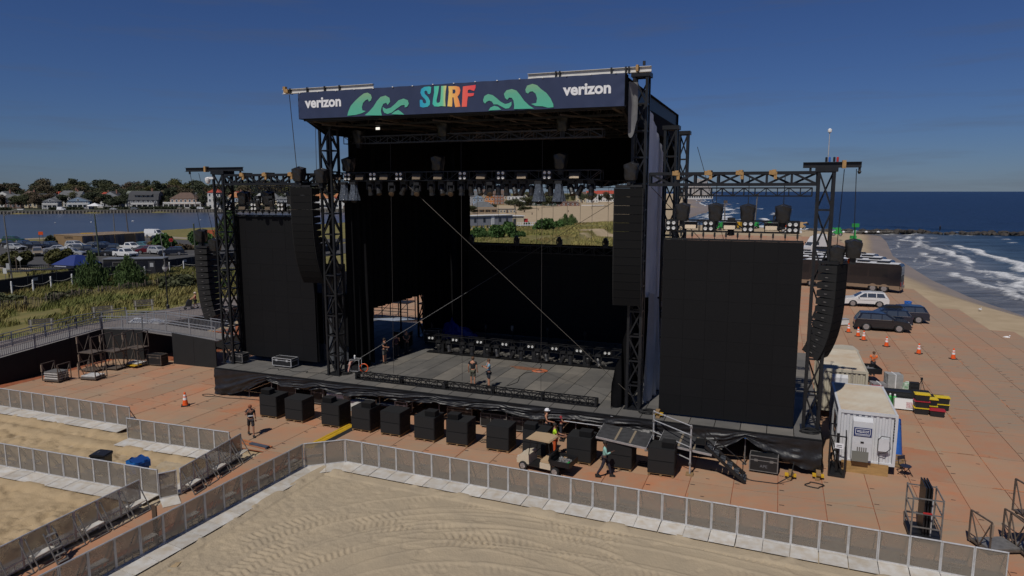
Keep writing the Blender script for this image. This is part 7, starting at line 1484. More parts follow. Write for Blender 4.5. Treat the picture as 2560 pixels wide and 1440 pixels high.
for x, y, h, r, lf, pine, lab in [(-55.5, 89.5, 5.2, 2.9, 'pine', True, 'bushy green pine in front of the blue tent'), (-50.6, 89.5, 4.8, 2.7, 'pine', True, 'bushy green pine right of the food trailer'), (-80.6, 119.6, 3.6, 3.0, 'olive', False, 'olive bush in the verge before the parked silver cars'), (-86, 116.4, 3.4, 3.4, 'olive', False, 'olive bush at the left picture edge behind the street lamp'),
    (-76.2, 152, 5.2, 3.4, 'green', False, 'large round green bush beside the road sign'), (-71.5, 157, 4.8, 3.2, 'green', False, 'dark green bush behind the far left loudspeakers'), (-70.5, 172, 9, 4.6, 'pine', True, 'tall pine by the lake behind the far left tower'), (-52.9, 79.5, 1.6, 2.3, 'mid', False, 'low green bush behind the slatted fence'), (-57.5, 77, 1.4, 2.2, 'mid', False, 'low green bush at the left behind the slatted fence'), (-62, 80, 1.3, 2, 'mid', False, 'low green bush at the picture edge by the black fence'),
    (-70.8, 144, 1.9, 1.5, 'ochre', False, 'pale ochre bush on the sandy island by the road'), (-79.3, 152, 2.0, 2.4, 'ochre', False, 'orange-brown bush left of the round green bush'), (-72.5, 151, 1.7, 1.8, 'rust', False, 'rusty bush right of the round green bush'), (-44.5, 90, 2.0, 2.8, 'olive', False, 'olive bush left of the far left loudspeakers'), (-41.5, 84, 2.2, 2.6, 'mid', False, 'green bush behind the far left loudspeakers'), (-47.5, 95, 1.8, 2.6, 'olive', False, 'low olive bush behind the lamp post'), (-39, 92, 2.4, 2.6, 'mid', False, 'green bush right of the far left loudspeakers'),
    (-104, 168, 2.6, 1.8, 'dark', False, 'dark round bush left of the tan containers'), (-110, 165, 2.8, 2.4, 'dark', False, 'dark bush between the parked cars and the lake'), (-36, 83, 1.3, 1.2, 'green', False, 'small bright green bush beside the boardwalk'), (-30, 96, 7, 2.0, 'green', False, 'narrow bright green tree seen between the left loudspeakers and tower'), (-27, 88, 4, 2.2, 'green', False, 'green bush seen behind the left tower')]:
    shrub(lab, (x, y, float(ground_h(np.array([[x]]), np.array([[y]]))[0, 0])-.05), h, r, lf, SG, pine, n=5200 if pine or h > 3 else 2600, ls=.34 if y < 100 else .5)
for x, y, h, r, lf, lab in [(-10.3, 183, 5.0, 3.4, 'green', 'large green bush at the left of the beach view'), (-6.2, 181, 3.6, 2.6, 'green', 'lower green bush beside the left one in the beach view'), (-2.2, 184, 6.0, 4.0, 'green', 'biggest green bush in the beach view, before the white trailer'), (1.6, 182, 3.2, 2.4, 'green', 'small green bush right of the biggest one in the beach view'),
    (8.4, 216, 6.6, 4.6, 'green', 'broad green bush in the middle of the beach view'), (13.5, 224, 5.2, 3.4, 'green', 'green bush right of the middle one in the beach view'), (18.5, 240, 5.4, 3.4, 'pine', 'dark pine at the right of the bushes in the beach view'), (22.5, 258, 4.8, 2.8, 'pine', 'rightmost dark bush below the sand in the beach view'), (1.5, 252, 3.2, 5, 'green', 'low green hedge behind the white trailer'), (-4, 262, 3.0, 5, 'mid', 'low green hedge left of the pavilion path')]:
    shrub(lab, (x, y, .1), h, r, lf, 'bushes in the beach view behind the stage', lf == 'pine', n=4200, ls=.6)
# dune grass: nobody could count it
g_ = np.random.default_rng(5); 
def grass(name, x, y, hmin, hmax, m, wd=.05, label=None):
    z = ground_h(x, y)-.03; n = len(x); h = hmin+(hmax-hmin)*g_.random(n)*(.4+fbm(x/5, y/5, 3, 21)*1.1); a = g_.random(n)*6.283; ln_ = h*(.05+.40*g_.random(n)); wx_ = -np.sin(a)*wd; wy_ = np.cos(a)*wd
    p = np.stack([x, y, z], 1); tip = p+np.stack([np.cos(a)*ln_+.15*h, np.sin(a)*ln_, h], 1); mid_ = p+np.stack([np.cos(a)*ln_*.3, np.sin(a)*ln_*.3, h*.62], 1); w3 = np.stack([wx_, wy_, 0*wx_], 1)
    V = np.stack([p-w3, p+w3, mid_+w3*.8, tip, mid_-w3*.8], 1).reshape(-1, 3); F = np.arange(5*n).reshape(n, 5)
    o = link(name, np_mesh(name, V, F, m)); return tag(o, kind='stuff')
GM = {'a': mat('grass_straw', (.40, .34, .13), .85, col2=(.29, .27, .095), scale=.25, spec=.2), 'b': mat('grass_green', (.24, .25, .08), .85, col2=(.17, .19, .06), scale=.3, spec=.2), 'c': mat('grass_brown', (.28, .21, .085), .85, col2=(.22, .19, .075), scale=.3, spec=.2)}
def field(n, x0, x1, y0, y1, keep):
    x = x0+(x1-x0)*g_.random(n*3); y = y0+(y1-y0)*g_.random(n*3); k_ = keep(x, y); return x[k_][:n], y[k_][:n]
dl = lambda x, y: (loc_s(x, y) < -25.0) & (x > -0.53*y-19) & (x < -.33*y-1+6*(y < 60)) & (fbm(x/6, y/6, 3, 31) > .36)
for key, n_, sd in (('a', 70000, 0), ('b', 48000, 9), ('c', 20000, 18)):
    x, y = field(n_, -75, -24, 40, 112, lambda x, y: dl(x, y) & (fbm(x/7+sd, y/7, 3, 50+sd) > .42)); grass('dune_grass', x, y, .3, .95, GM[key], .022)
x, y = field(9000, -60, -18, 36, 100, lambda x, y: (loc_s(x, y) < -22.6) & (loc_s(x, y) > -25.4)); grass('verge_grass', x, y, .08, .28, GM['b'], .05)
for key, n_, sd in (('a', 30000, 3), ('b', 20000, 12), ('c', 12000, 21)):
    x, y = field(n_, -14, 62, 150, 268, lambda x, y: (x < 30+.13*(y-150)) & (fbm(x/12+sd, y/12, 3, 60+sd) > .43) & (fbm(x/14, y/14, 4, 3) > .36)); grass('beach_grass', x, y, .3, .9, GM[key], .06)
# ================================================================== LEFT BACKGROUND: fences, posts, street furniture
BF = mat('fence_screen', (.017, .019, .026), .85, var=.3, scale=.5); PGREY = mat('sign_grey', (.33, .34, .36), .6)
t = thing('screened_fence', 'long black screened fence running along the far edge of the dunes', 'fence', (-66, 80, 0)); FP = [(-66, 78), (-63.9, 84.2), (-63.0, 88), (-62.2, 92.5), (-60.6, 96.0), (-58.4, 101.5), (-57, 105.5), (-54, 114.6), (-51.6, 120), (-46, 132), (-38, 150)]
for i, (a, b_) in enumerate(zip(FP, FP[1:])):
    A_ = Vector((*a, .45))-Vector((-66, 80, 0)); B_ = Vector((*b_, .45))-Vector((-66, 80, 0)); n_ = max(1, round((B_-A_).length/3))
    for q in range(n_):
        p0, p1 = A_.lerp(B_, q/n_), A_.lerp(B_, (q+1)/n_); pbar('screen', p0+Vector((0, 0, .95)), p1+Vector((0, 0, .95)), .03, BF, t, h=1.85); pbar('post', p0, p0+Vector((0, 0, 1.98)), .06, GALV, t)
        if (i+q) % 2 == 0: m0 = p0.lerp(p1, .5)+Vector((.06, -.03, 1.4)); pbox('small_sign', m0, (.03, .8, .4), PGREY, t, rz=math.atan2((p1-p0).y, (p1-p0).x)-R(90))
    pbar('top_rail', A_+Vector((0, 0, 1.92)), B_+Vector((0, 0, 1.92)), .045, GALV, t)
t = thing('screened_fence', 'short black screened fence around the blue tent and food trailer', 'fence', (-66, 101, .4))
for a, b_ in (((0, 0), (5.5, -4.5)), ((5.5, -4.5), (9, 2.5))): pbar('screen', (*a, .95), (*b_, .95), .03, BF, t, h=1.8); pbar('top_rail', (*a, 1.9), (*b_, 1.9), .05, GALV, t); pbar('post', (*a, 0), (*a, 1.95), .06, GALV, t)
RP = [(-62.4, 84.3), (-60.9, 86), (-60.9, 89.4), (-59.9, 92.2), (-58.6, 95.2), (-57, 98.4), (-54.9, 101.4), (-54.3, 104.2), (-54.3, 107.6), (-53, 109.6), (-50.3, 111.6), (-49.6, 114.6), (-47.5, 119)]
for i, (x, y) in enumerate(RP):
    t = thing('rope_post', f'{nth(i)} white rope post from the left in front of the black fence', 'post', (x, y, .9), 0, 'white rope posts before the black fence'); k = MB(); k.lathe([(.11, -.3), (.1, 1.2), (.06, 1.28)], (0, 0, 0), 8); k.build('post_body', WHITE, t)
    if i+1 < len(RP): q = Vector((RP[i+1][0]-x, RP[i+1][1]-y, 0)); k = MB(); k.tube([q*f+Vector((0, 0, .85-1.3*f*(1-f))) for f in np.linspace(0, 1, 8)], .03, 5); k.build('rope', mat('pale_rope', (.45, .43, .38), .9), t)
t = thing('snow_fence', 'weathered slatted sand fence winding through the dune grass', 'fence', (-54.7, 72, 0)); SF = [(-58, 66), (-54.7, 72), (-53.4, 74.2), (-52.5, 77.4), (-51.6, 80.6), (-50.3, 83), (-49, 86.4), (-47.1, 90), (-45, 95)]; SLAT = mat('sand_fence_wood', (.20, .16, .12), .9, var=.4, scale=3); ns_ = 0; rest = MB()
for a, b_ in zip(SF, SF[1:]):
    A_, B_ = Vector((*a, 0)), Vector((*b_, 0)); n_ = int((B_-A_).length/.16)
    for q in range(n_):
        p = A_.lerp(B_, q/n_)-Vector((-54.7, 72, 0)); z = float(ground_h(np.array([[p.x-54.7]]), np.array([[p.y+72]]))[0, 0]); tp = p+Vector((rnd.uniform(-.06, .06), rnd.uniform(-.06, .06), z+1.15+.15*math.sin(q*.4)))
        if ns_ < 290: pbar('slat', p+Vector((0, 0, z-.1)), tp, .05, SLAT, t)
        else: rest.bar(p+Vector((0, 0, z-.1)), tp, .05)
        ns_ += 1
        if q % 14 == 0: pbar('stake', p+Vector((0, 0, z-.1)), p+Vector((0, 0, z+1.45)), .09, SLAT, t)
if rest.v: tag(rest.build('far_slats', SLAT, t), kind='stuff')
t = thing('snow_fence', 'second piece of slatted sand fence behind the lamp post', 'fence', (-44.5, 88, 1))
for q in range(26): pbar('slat', (q*.14, q*.25, -.3), (q*.14, q*.25, 1.05+.2*math.sin(q)), .05, SLAT, t)
for q in (0, 12, 25): pbar('stake', (q*.14, q*.25, -.3), (q*.14, q*.25, 1.6), .1, SLAT, t)
# benches along the boardwalk
def make_bench():
    t = thing('park_bench', None, 'bench'); CON = mat('concrete', (.30, .28, .24), .85, var=.2); BWD = mat('bench_wood', (.13, .115, .10), .85, var=.3)
    for x in (-.72, .72): k = MB(); k.prism([(-.28, 0), (-.2, .42), (.12, .42), (.24, .95), (.34, .95), (.24, .35), (.3, 0), (.15, 0), (.05, .25), (-.12, .25), (-.15, 0)], x-.06, x+.06, 'x'); k.build('leg', CON, t)
    for y in (-.18, -.03, .12): pbox('seat_slat', (0, y, .45), (1.8, .12, .04), BWD, t)
    for z, y in ((.62, .2), (.78, .235), (.93, .27)): pbox('back_slat', (0, y, z), (1.8, .03, .12), BWD, t)
    return t
for i, (x, y, rz, lab) in enumerate([(-39.6, 56.4, 0, 'nearest bench by the boardwalk, at the left'), (-38.2, 62.8, 0, 'middle bench by the boardwalk, facing the ramp'), (-36.4, 66.6, 0, 'farthest bench by the boardwalk, left of the lamp post')]): again('bench', make_bench, (x, y, 1.66), SA+R(52+rz), lab, 'benches along the boardwalk')
t = thing('lamp_post', 'black lamp post with a glass lantern beside the boardwalk', 'lamp post', (-34.5, 67.5, 1.64)); k = MB(); k.lathe([(.17, 0), (.15, .35), (.07, .45), (.055, 3.7), (.09, 3.75)], (0, 0, 0), 10); k.build('pole', BLACK, t); k = MB(); k.lathe([(.1, 3.75), (.24, 4.0), (.27, 4.25)], (0, 0, 0), 10); k.build('lantern', mat('lantern_glass', (.42, .42, .42), .3), t); k = MB(); k.lathe([(.28, 4.25), (.2, 4.4), (.05, 4.55)], (0, 0, 0), 10); k.build('cap', BLACK, t)
pbox('banner_plate', (0, 0, 5.4), (.03, .22, .35), mat('pale_blue_sign', (.35, .45, .55), .6), t); pbar('finial_rod', (0, 0, 4.5), (-.25, 0, 7.6), .05, GALV, t)
def street_lamp(label, loc, h, arm=True):
    t = thing('street_lamp', label, 'street lamp', loc); k = MB(); k.tube([(0, 0, 0), (-.25, 0, h)], .13, 8, r2=.08); k.build('pole', GALV, t)
    if arm: k = MB(); k.tube([(-.25, 0, h-.3), (.6, 0, h+.4), (1.9, 0, h+.75)], .05, 6); k.build('arm', GALV, t); k = MB(); k.box((2.3, 0, h+.72), (.9, .3, .14)); k.build('lamp_head', mat('lamp_head_white', (.5, .5, .5), .5), t)
    return t
s_ = street_lamp('tall grey street lamp with a curved arm at the left picture edge', (-72.8, 98.6, .4), 9.6); pbox('small_sign', (-.3, -.15, 2.1), (.5, .04, .9), PGREY, s_)
for x, y, h, m, lab in ((-82.8, 136.5, 8.6, mat('green_pole', (.055, .07, .045), .85), 'leaning green wooden pole among the parked cars'), (-122.6, 211, 6.2, GALV, 'grey pole by the lake behind the tan containers, left'), (-117.3, 209, 7.0, BARE, 'thin dark leaning pole by the lake behind the tan containers, right'), (-54.4, 117, 7.6, mat('green_pole', (.055, .07, .045), .85), 'green wooden pole behind the far left loudspeakers')):
    t = thing('utility_pole', lab, 'pole', (x, y, .2)); k = MB(); k.tube([(0, 0, 0), (-.25 if 'lean' in lab else 0, 0, h)], .17, 8, r2=.12); k.build('pole', m, t); pbox('cap', (-.25 if 'lean' in lab else 0, 0, h+.03), (.2, .2, .06), GALV, t)
for x, y, rz, lab, sh in ((-74.2, 148.5, .5, 'round red and white no-left-turn style road sign before the green bush', 'round'), (-77.5, 107, .3, 'pale diamond road sign beside the street lamp', 'diamond'), (-68.8, 92, .2, 'white upright notice on a post by the black fence', 'rect')):
    t = thing('road_sign', lab, 'sign', (x, y, .4), rz); pbar('post', (0, .05, 0), (0, .05, 2.6), .06, GALV, t)
    if sh == 'round': k = MB(); k.lathe([(.42, -.015), (.42, .015)], (0, 0, 2.4), 16, M=Matrix.Rotation(R(90), 3, 'X')); k.build('plate', RED, t); k = MB(); k.lathe([(.3, -.03), (.3, -.02)], (0, -.01, 2.4), 16, M=Matrix.Rotation(R(90), 3, 'X')); k.build('face', WHITE, t); pbox('bar', (0, -.045, 2.4), (.36, .02, .12), RED, t)
    elif sh == 'diamond': pbox('plate', (0, 0, 2.4), (.6, .03, .6), mat('sign_pale', (.55, .56, .55), .6), t, M3=Matrix.Rotation(R(45), 3, 'Y'))
    else: pbox('plate', (0, 0, 2.2), (.45, .03, .75), mat('sign_pale', (.55, .56, .55), .6), t)
t = thing('notice_board', 'large pale blue notice board at the left picture edge', 'sign', (-74.2, 94, .4), .35); pbox('panel', (0, 0, 1.7), (3.4, .1, 1.5), mat('notice_blue', (.33, .40, .48), .6), t)
for z in (1.95, 1.6, 1.35): pbox('text_line', (.1, -.06, z), (2.6, .01, .13), mat('notice_text', (.10, .16, .30), .6), t)
for x in (-1.5, 1.5): pbox('post', (x, .08, .8), (.1, .1, 1.7), BARE, t)
# iron fence before the verge
t = thing('iron_fence', 'thin black iron fence before the parked cars', 'fence', (-84, 108, .38)); 
for k_ in range(60): pbar('picket', (k_*.3, k_*.075, 0), (k_*.3, k_*.075, 1.15), .05, BLACK, t)
for z in (.2, 1.05): pbar('rail', (0, 0, z), (18, 4.5, z), .06, BLACK, t)
for q in range(5): pbar('post', (q*4.4, q*1.1, 0), (q*4.4, q*1.1, 2.6 if q % 2 else 1.3), .12, BARE, t)
# tent and food trailer
t = thing('pop_up_tent', 'blue pop-up tent with a pitched canopy behind the black fence', 'tent', (-65, 101.5, .38), R(-20)); TB = mat('tent_blue', (.012, .03, .16), .6, var=.15)
k = MB(); k.add([(-2.3, -2.3, 2.2), (2.3, -2.3, 2.2), (2.3, 2.3, 2.2), (-2.3, 2.3, 2.2), (-.5, -.5, 3.5), (.5, -.5, 3.5), (.5, .5, 3.5), (-.5, .5, 3.5)], [(0, 1, 5, 4), (1, 2, 6, 5), (2, 3, 7, 6), (3, 0, 4, 7), (4, 5, 6, 7)]); k.build('canopy', TB, t)
k = MB(); 
for a, b_ in (((-2.3, -2.3), (2.3, -2.3)), ((2.3, -2.3), (2.3, 2.3)), ((2.3, 2.3), (-2.3, 2.3)), ((-2.3, 2.3), (-2.3, -2.3))): k.bar((*a, 2.02), (*b_, 2.02), .02, .34)
k.build('valance', mat('tent_navy', (.008, .012, .03), .6), t)
for x in (-2.2, 2.2):
    for y in (-2.2, 2.2): pbar('leg', (x, y, 0), (x, y, 2.1), .06, BLACK, t)
pbox('print_strip', (-.4, -2.33, 2.02), (2.4, .02, .13), mat('dim_print', (.35, .36, .42), .6), t)
t = thing('food_trailer', 'long black food trailer with a serving hatch beside the blue tent', 'trailer', (-57.2, 103.5, .38), R(8)); pbox('body', (0, 0, 1.6), (8.4, 2.4, 2.4), paint('trailer_black', (.012, .013, .02)), t); pbox('roof', (0, 0, 2.85), (8.6, 2.6, .12), mat('trailer_roof', (.16, .17, .19), .5), t); pbox('hatch', (-1.2, -1.22, 1.75), (3.2, .04, 1.2), mat('hatch_dark', (.005, .005, .006), .9), t)
for a, s__ in (((-1.2, -1.25, 2.38), (3.4, .05, .08)), ((-1.2, -1.25, 1.12), (3.4, .05, .08)), ((-2.86, -1.25, 1.75), (.08, .05, 1.3)), ((.46, -1.25, 1.75), (.08, .05, 1.3))): pbox('hatch_frame', a, s__, GALV, t)
pbox('door', (2.6, -1.22, 1.5), (1.0, .04, 2.0), mat('door_black', (.02, .02, .025), .5), t); pbox('door_window', (2.6, -1.25, 1.9), (.5, .03, .6), PGREY, t); wheel(t, 1.1, 0, .35); pbox('awning', (.6, -1.9, 1.0), (2.2, 1.0, .1), WHITE, t)
for i, (x, y, L_) in enumerate(((-69.6, 95.6, 3.4), (-67.2, 97.6, 4.2), (-65.8, 99.0, 3.6))):
    t = thing('folding_table', f'{("left", "middle", "right")[i]} black-topped table behind the black fence', 'table', (x, y, .4), R(12)); pbox('table_top', (0, 0, 1.75), (L_, 1.0, .12), mat('table_dark', (.02, .021, .025), .6), t)
    for a in (-.4, .4): pbar('leg', (a*L_, -.3, 0), (a*L_*.8, .3, 1.7), .07, BLACK, t); pbar('leg', (a*L_, .3, 0), (a*L_*.8, -.3, 1.7), .07, BLACK, t)
# ---- parked cars
PC = 'cars in the lakeside car park'
for x, y, rz, col, kd, lab in [(-125.6, 172, 90, GRN, 'suv', 'dark green SUV on the far side by the lake'), (-110.4, 151.5, 70, SLV, 'sedan', 'pale silver car at the left half hidden by the street lamp'), (-95.6, 137.2, 35, TANC, 'van', 'tan minivan parked nearest, behind the iron fence'), (-107.1, 153, 60, DKN, 'suv', 'dark car behind the tan minivan, left'), (-103.2, 153, 60, NAV, 'suv', 'dark blue SUV behind the tan minivan, right'), (-98.0, 146, -60, SLV, 'sedan', 'silver saloon seen from its rear quarter'), (-95.0, 147, -65, WHC, 'suv', 'white SUV right of the silver saloon'), (-92.6, 145, 40, GRYC, 'suv', 'dark grey SUV right of the white one'), (-88.6, 142.2, 40, DKN, 'suv', 'black SUV left of the dark saloon'), (-84.6, 138.4, 38, NAV, 'sedan', 'dark saloon in front of the green pole'), (-85.2, 145.5, 20, DKN, 'suv', 'black boxy car right behind the green pole'), (-83.6, 149.4, 70, WHC, 'pickup', 'white pickup before the tan containers'), (-76.0, 133.8, 60, WHC, 'pickup', 'white pickup nearest the food trailer'), (-75.8, 142, -70, REDC, 'suv', 'dark red SUV behind the nearer white pickup'), (-73.0, 140.5, 60, SLV, 'suv', 'silver SUV left of the navy one'), (-69.2, 138.4, -65, NAV, 'suv', 'navy SUV at the right end of the parked cars'), (-84.5, 156.5, 75, paint('teal', (.06, .15, .16)), 'sedan', 'teal car behind the white pickup'), (-90.0, 175, 80, DKN, 'suv', 'black car beside the tan containers'), (-101, 193, 75, WHC, 'cargo', 'white van behind the black car by the lake')]:
    car(lab, (x, y, .43), R(rz), col, kd, PC, detail=False)
for i, (x, y) in enumerate(((-112, 157), (-118, 160), (-99.5, 155.5), (-95.5, 156.5), (-90.8, 152), (-80, 137), (-87.5, 135.2), (-78.5, 146.5))): car(f'{("dark", "black", "silver", "grey")[i % 4]} car {("by the yellow site sign", "left of the dark round bush", "before the long tan container side", "next to the silver one by the tan container", "before the tan container doors", "left of the nearer white pickup", "in front of the row by the olive bush", "behind the dark red SUV")[i]}', (x, y, .43), R(55+i*7), (NAV, DKN, SLV, GRYC)[i % 4], ('suv', 'sedan')[i % 2], PC, detail=False)
# ---- containers in the car park
TANK = mat('container_tan', (.26, .17, .085), .6, var=.15, scale=.6); TANR = mat('container_tan_roof', (.30, .23, .16), .7, var=.15, scale=.6); DOORG = mat('container_door', (.13, .13, .14), .55, rand=.3)
cd0 = Vector((-110.5, 164.5)); ax = (Vector((-91.5, 153.6))-cd0); ax.normalize(); ca = math.atan2(ax.y, ax.x)+R(90); pr_ = Vector((-ax.y, ax.x))
for i in range(6):
    p = cd0+ax*12.6+pr_*(2.5*i+1.2)+ax*(.1*(i % 2)); c_ = container(f'{nth(i)} tan shipping container of the row from the front, by the lake', (p.x, p.y, .42), ca+R(0), 12.2, TANK, TANR, 0, 'container', 2.6, 2.42)
    c_['group'] = 'tan shipping containers by the lake'
    for x in (-.55, .55): pbox('door', (x, -.06, 1.3), (1.0, .05, 2.3), DOORG if i != 4 else TANK, c_)
    for x in (-.75, -.35, .35, .75): pbar('lock_bar', (x, -.1, .2), (x, -.1, 2.4), .04, BARE, c_)
    if i == 0: link('lettering', text_mesh('lettering', 'FULLER RENTALS', RUBBER, .5, 3.6, .01), c_, Matrix.Translation((-1.23, 7.6, 1.8)) @ Matrix.Rotation(R(-90), 4, 'Z'))
ORC = mat('container_orange', (.40, .10, .04), .6, var=.2, scale=.6); GRC = mat('container_green', (.055, .075, .06), .6, var=.2)
for x, y, L_, m_, rf, lab in ((-82.5, 182.5, 12, ORC, ORC, 'orange shipping container behind the green bushes'), (-72.5, 178.5, 10, GRC, mat('container_pale_roof', (.42, .45, .43), .6), 'green shipping container with pale roof and lettering by the lake'), (-84, 199, 6, mat('container_blue', (.03, .06, .16), .6), mat('container_blue', (.03, .06, .16), .6), 'dark blue container far behind by the lake')):
    c_ = container(lab, (x, y, .42), R(-98), L_, m_, rf, 0, 'container', 2.6, 2.42)
    if 'lettering' in lab: link('lettering', text_mesh('lettering', 'CAPITAL', PGREY, .7, 3.2, .01), c_, Matrix.Translation((1.24, 3.2, 1.2)) @ Matrix.Rotation(R(90), 4, 'Z'))
for p_, lab in (((-104.2, 167.5), 'yellow site sign by the lakeside path'), ((-118.6, 172), 'orange road work sign beside the green SUV')):
    t = thing('site_sign', lab, 'sign', (*p_, .42), R(20)); pbox('panel', (0, 0, 2.4), (2.6 if 'yellow' in lab else 1.0, .1, .8), YELLOW if 'yellow' in lab else ORANGE, t); pbar('post', (-.4, .1, 0), (-.4, .1, 2.4), .1, BARE, t); pbar('post', (.4, .1, 0), (.4, .1, 2.4), .1, BARE, t)
for i, (x, y) in enumerate(((-200, 300), (-188, 306), (-176, 318), (-150, 330), (-230, 305))):
    t = thing('gull', f'{nth(i)} tiny white gull from the left resting on the lake', 'bird', (x, y, -.55), i); k = MB(); k.lathe([(.02, -.5), (.2, -.2), (.22, .1), (.1, .4)], (0, 0, .15), 8, M=Matrix.Rotation(R(90), 3, 'X')); k.build('body', WHITE, t); k = MB(); k.lathe([(.03, -.1), (.11, .02), (.03, .12)], (0, -.4, .36), 8); k.build('head', WHITE, t)
# bulkhead along the far shore
BHM = mat('bulkhead_wood', (.20, .18, .155), .9, var=.35, scale=.8)
t = thing('bulkhead', 'low timber bulkhead along the far shore of the lake', 'wall', (0, 0, 0)); fs_ = [(-420, 372), (-313, 420), (-209, 461), (-110, 461), (-62, 456)]
fs_ = [(-440, 350), (-313, 418.5), (-209, 459.3), (-110, 459.3), (-62, 454.5)]
pk = MB()
for a, b_ in zip(fs_, fs_[1:]):
    A_, B_ = Vector((*a, 0)), Vector((*b_, 0)); pbar('wall_face', A_+Vector((0, 0, .1)), B_+Vector((0, 0, .1)), .3, mat('bulkhead_dark', (.085, .075, .065), .9), t, h=1.9); pbar('cap_rail', A_+Vector((0, 0, 1.1)), B_+Vector((0, 0, 1.1)), .5, BHM, t, h=.12)
    L_ = (B_-A_).length; nn = Vector(((B_-A_).y, -(B_-A_).x, 0)).normalized()*.3
    for q in range(int(L_/1.9)): p = A_.lerp(B_, (q+.5)*1.9/L_)+nn; pk.box((p.x, p.y, .2), (.75, .35, 1.7))
tag(pk.build('piles', BHM, t), kind='stuff')
flat('shore_road', [(-455, 352), (-313, 423), (-209, 464), (-62, 458), (-60, 466), (-209, 472), (-316, 432), (-460, 362)], 1.08, ASPH, .1)
# ================================================================== HOUSES
WIN = {}
def win_mesh(w_, h_, fm):
    key = (round(w_, 1), round(h_, 1), fm.name)
    if key not in WIN: b = MB(); b.box((0, .0, 0), (w_, .1, h_)); b.mi = 1; b.box((0, -.06, 0), (w_*.78, .03, h_*.8)); WIN[key] = b.mesh('window', [fm, GLASS])
    return WIN[key]
def house(label, loc, rz, W_, D_, H_, wall, roof, kind='gable', rh=3.2, cols=4, floors=2, porch=None, trim=None, group='houses across the lake', dormer=False, chimney=False, side=True):
    """front faces -y; kind: gable (ridge along x), cross (ridge along y), hip, gambrel, flat"""
    t = thing('house', label, 'house', loc, rz, group); trim = trim or WHITE
    pbox('wall', (0, 0, H_/2), (W_, D_, H_), wall, t); o_ = .4; k = MB(); w2, d2 = W_/2+o_, D_/2+o_
    if kind == 'gable': k.prism([(-d2, H_-.1), (0, H_+rh), (d2, H_-.1)], -w2, w2, 'x')
    elif kind == 'cross': k.prism([(-w2, H_-.1), (0, H_+rh), (w2, H_-.1)], -d2, d2, 'y')
    elif kind == 'gambrel': k.prism([(-d2, H_-.1), (-d2*.62, H_+rh*.68), (0, H_+rh), (d2*.62, H_+rh*.68), (d2, H_-.1)], -w2, w2, 'x')
    elif kind == 'hip': r_ = max(.2, w2-d2*.9); k.add([(-w2, -d2, H_-.1), (w2, -d2, H_-.1), (w2, d2, H_-.1), (-w2, d2, H_-.1), (-r_, 0, H_+rh), (r_, 0, H_+rh)], [(0, 1, 5, 4), (1, 2, 5), (2, 3, 4, 5), (3, 0, 4), (0, 3, 2, 1)])
    else: k.box((0, 0, H_+.15), (W_+.4, D_+.4, .3))
    rf = k.build('roof', roof, t)
    if kind in ('gable', 'gambrel'):
        for x in (-W_/2+.0, W_/2): k = MB(); s_ = 1 if x > 0 else -1; pr = [(-D_/2, H_-.1), (0, H_+rh*.9), (D_/2, H_-.1)] if kind == 'gable' else [(-D_/2, H_-.1), (-D_*.32, H_+rh*.6), (0, H_+rh*.9), (D_*.32, H_+rh*.6), (D_/2, H_-.1)]; k.prism(pr, x+s_*.3, x+s_*.43, 'x'); k.build('gable_end', wall, t)
    if kind == 'cross': k = MB(); k.prism([(-W_/2, H_-.1), (0, H_+rh*.9), (W_/2, H_-.1)], -D_/2-.43, -D_/2-.3, 'y'); k.build('gable_end', wall, t)
    fh = H_/floors
    for f in range(floors):
        z = fh*(f+.55)
        for c_ in range(cols): link('window', win_mesh(min(1.5, W_/cols*.55), fh*.52, trim), t, Matrix.Translation((-W_/2+W_*(c_+.5)/cols, -D_/2-.03, z)))
        if side:
            for c_ in range(3):
                for s_ in (-1, 1): link('window', win_mesh(1.1, fh*.5, trim), t, Matrix.Translation((s_*(W_/2+.03), -D_/2+D_*(c_+.5)/3, z)) @ Matrix.Rotation(R(90)*s_, 4, 'Z'))
    if kind == 'cross': link('window', win_mesh(1.4, 1.4, trim), t, Matrix.Translation((0, -D_/2-.46, H_+rh*.25)))
    if dormer:
        k = MB(); dw = W_*.3; k.box((0, -D_*.3, H_+rh*.36), (dw*2, D_*.25, rh*.5)); k.build('dormer', wall, t); k = MB(); k.prism([(-D_*.5, H_+rh*.58), (-D_*.1, H_+rh*.86), (-D_*.1, H_+rh*.78), (-D_*.5, H_+rh*.52)], -dw-.3, dw+.3, 'x'); k.build('dormer_roof', roof, t)
        for c_ in range(4): link('window', win_mesh(1.2, rh*.32, trim), t, Matrix.Translation((-dw+dw*2*(c_+.5)/4, -D_*.425-.05, H_+rh*.36)))
    if chimney: pbox('chimney', (W_*.22, 0, H_+rh*.85), (.9, .9, rh*.9), mat('brick_chimney', (.22, .11, .08), .9), t)
    if porch:
        pw_, pd, ph, pm = porch; pbox('porch_roof', (0, -D_/2-pd/2, ph), (pw_, pd+.3, .3), pm, t); pbox('porch_floor', (0, -D_/2-pd/2, .25), (pw_, pd, .5), mat('porch_floor', (.22, .2, .18), .9), t); n_ = max(3, int(pw_/3.2))
        for c_ in range(n_+1): pbox('porch_column', (-pw_/2+.2+(pw_-.4)*c_/n_, -D_/2-pd+.1, ph/2), (.5, .5, ph), pm, t)
        for z in (.95, ph+.85): pbox('porch_rail', (0, -D_/2-pd+.05, z), (pw_, .08, .5 if z < 2 else .9), pm, t)
    pbox('door', (W_*.06, -D_/2-.05, 1.1), (1.1, .1, 2.2), mat('door_brown', (.12, .07, .05), .6), t)
    return t
def hm(n, c): return mat('house_'+n, c, .85, var=.12, scale=.5)
def rfm(n, c): return mat('roof_'+n, c, .9, var=.25, scale=.6)
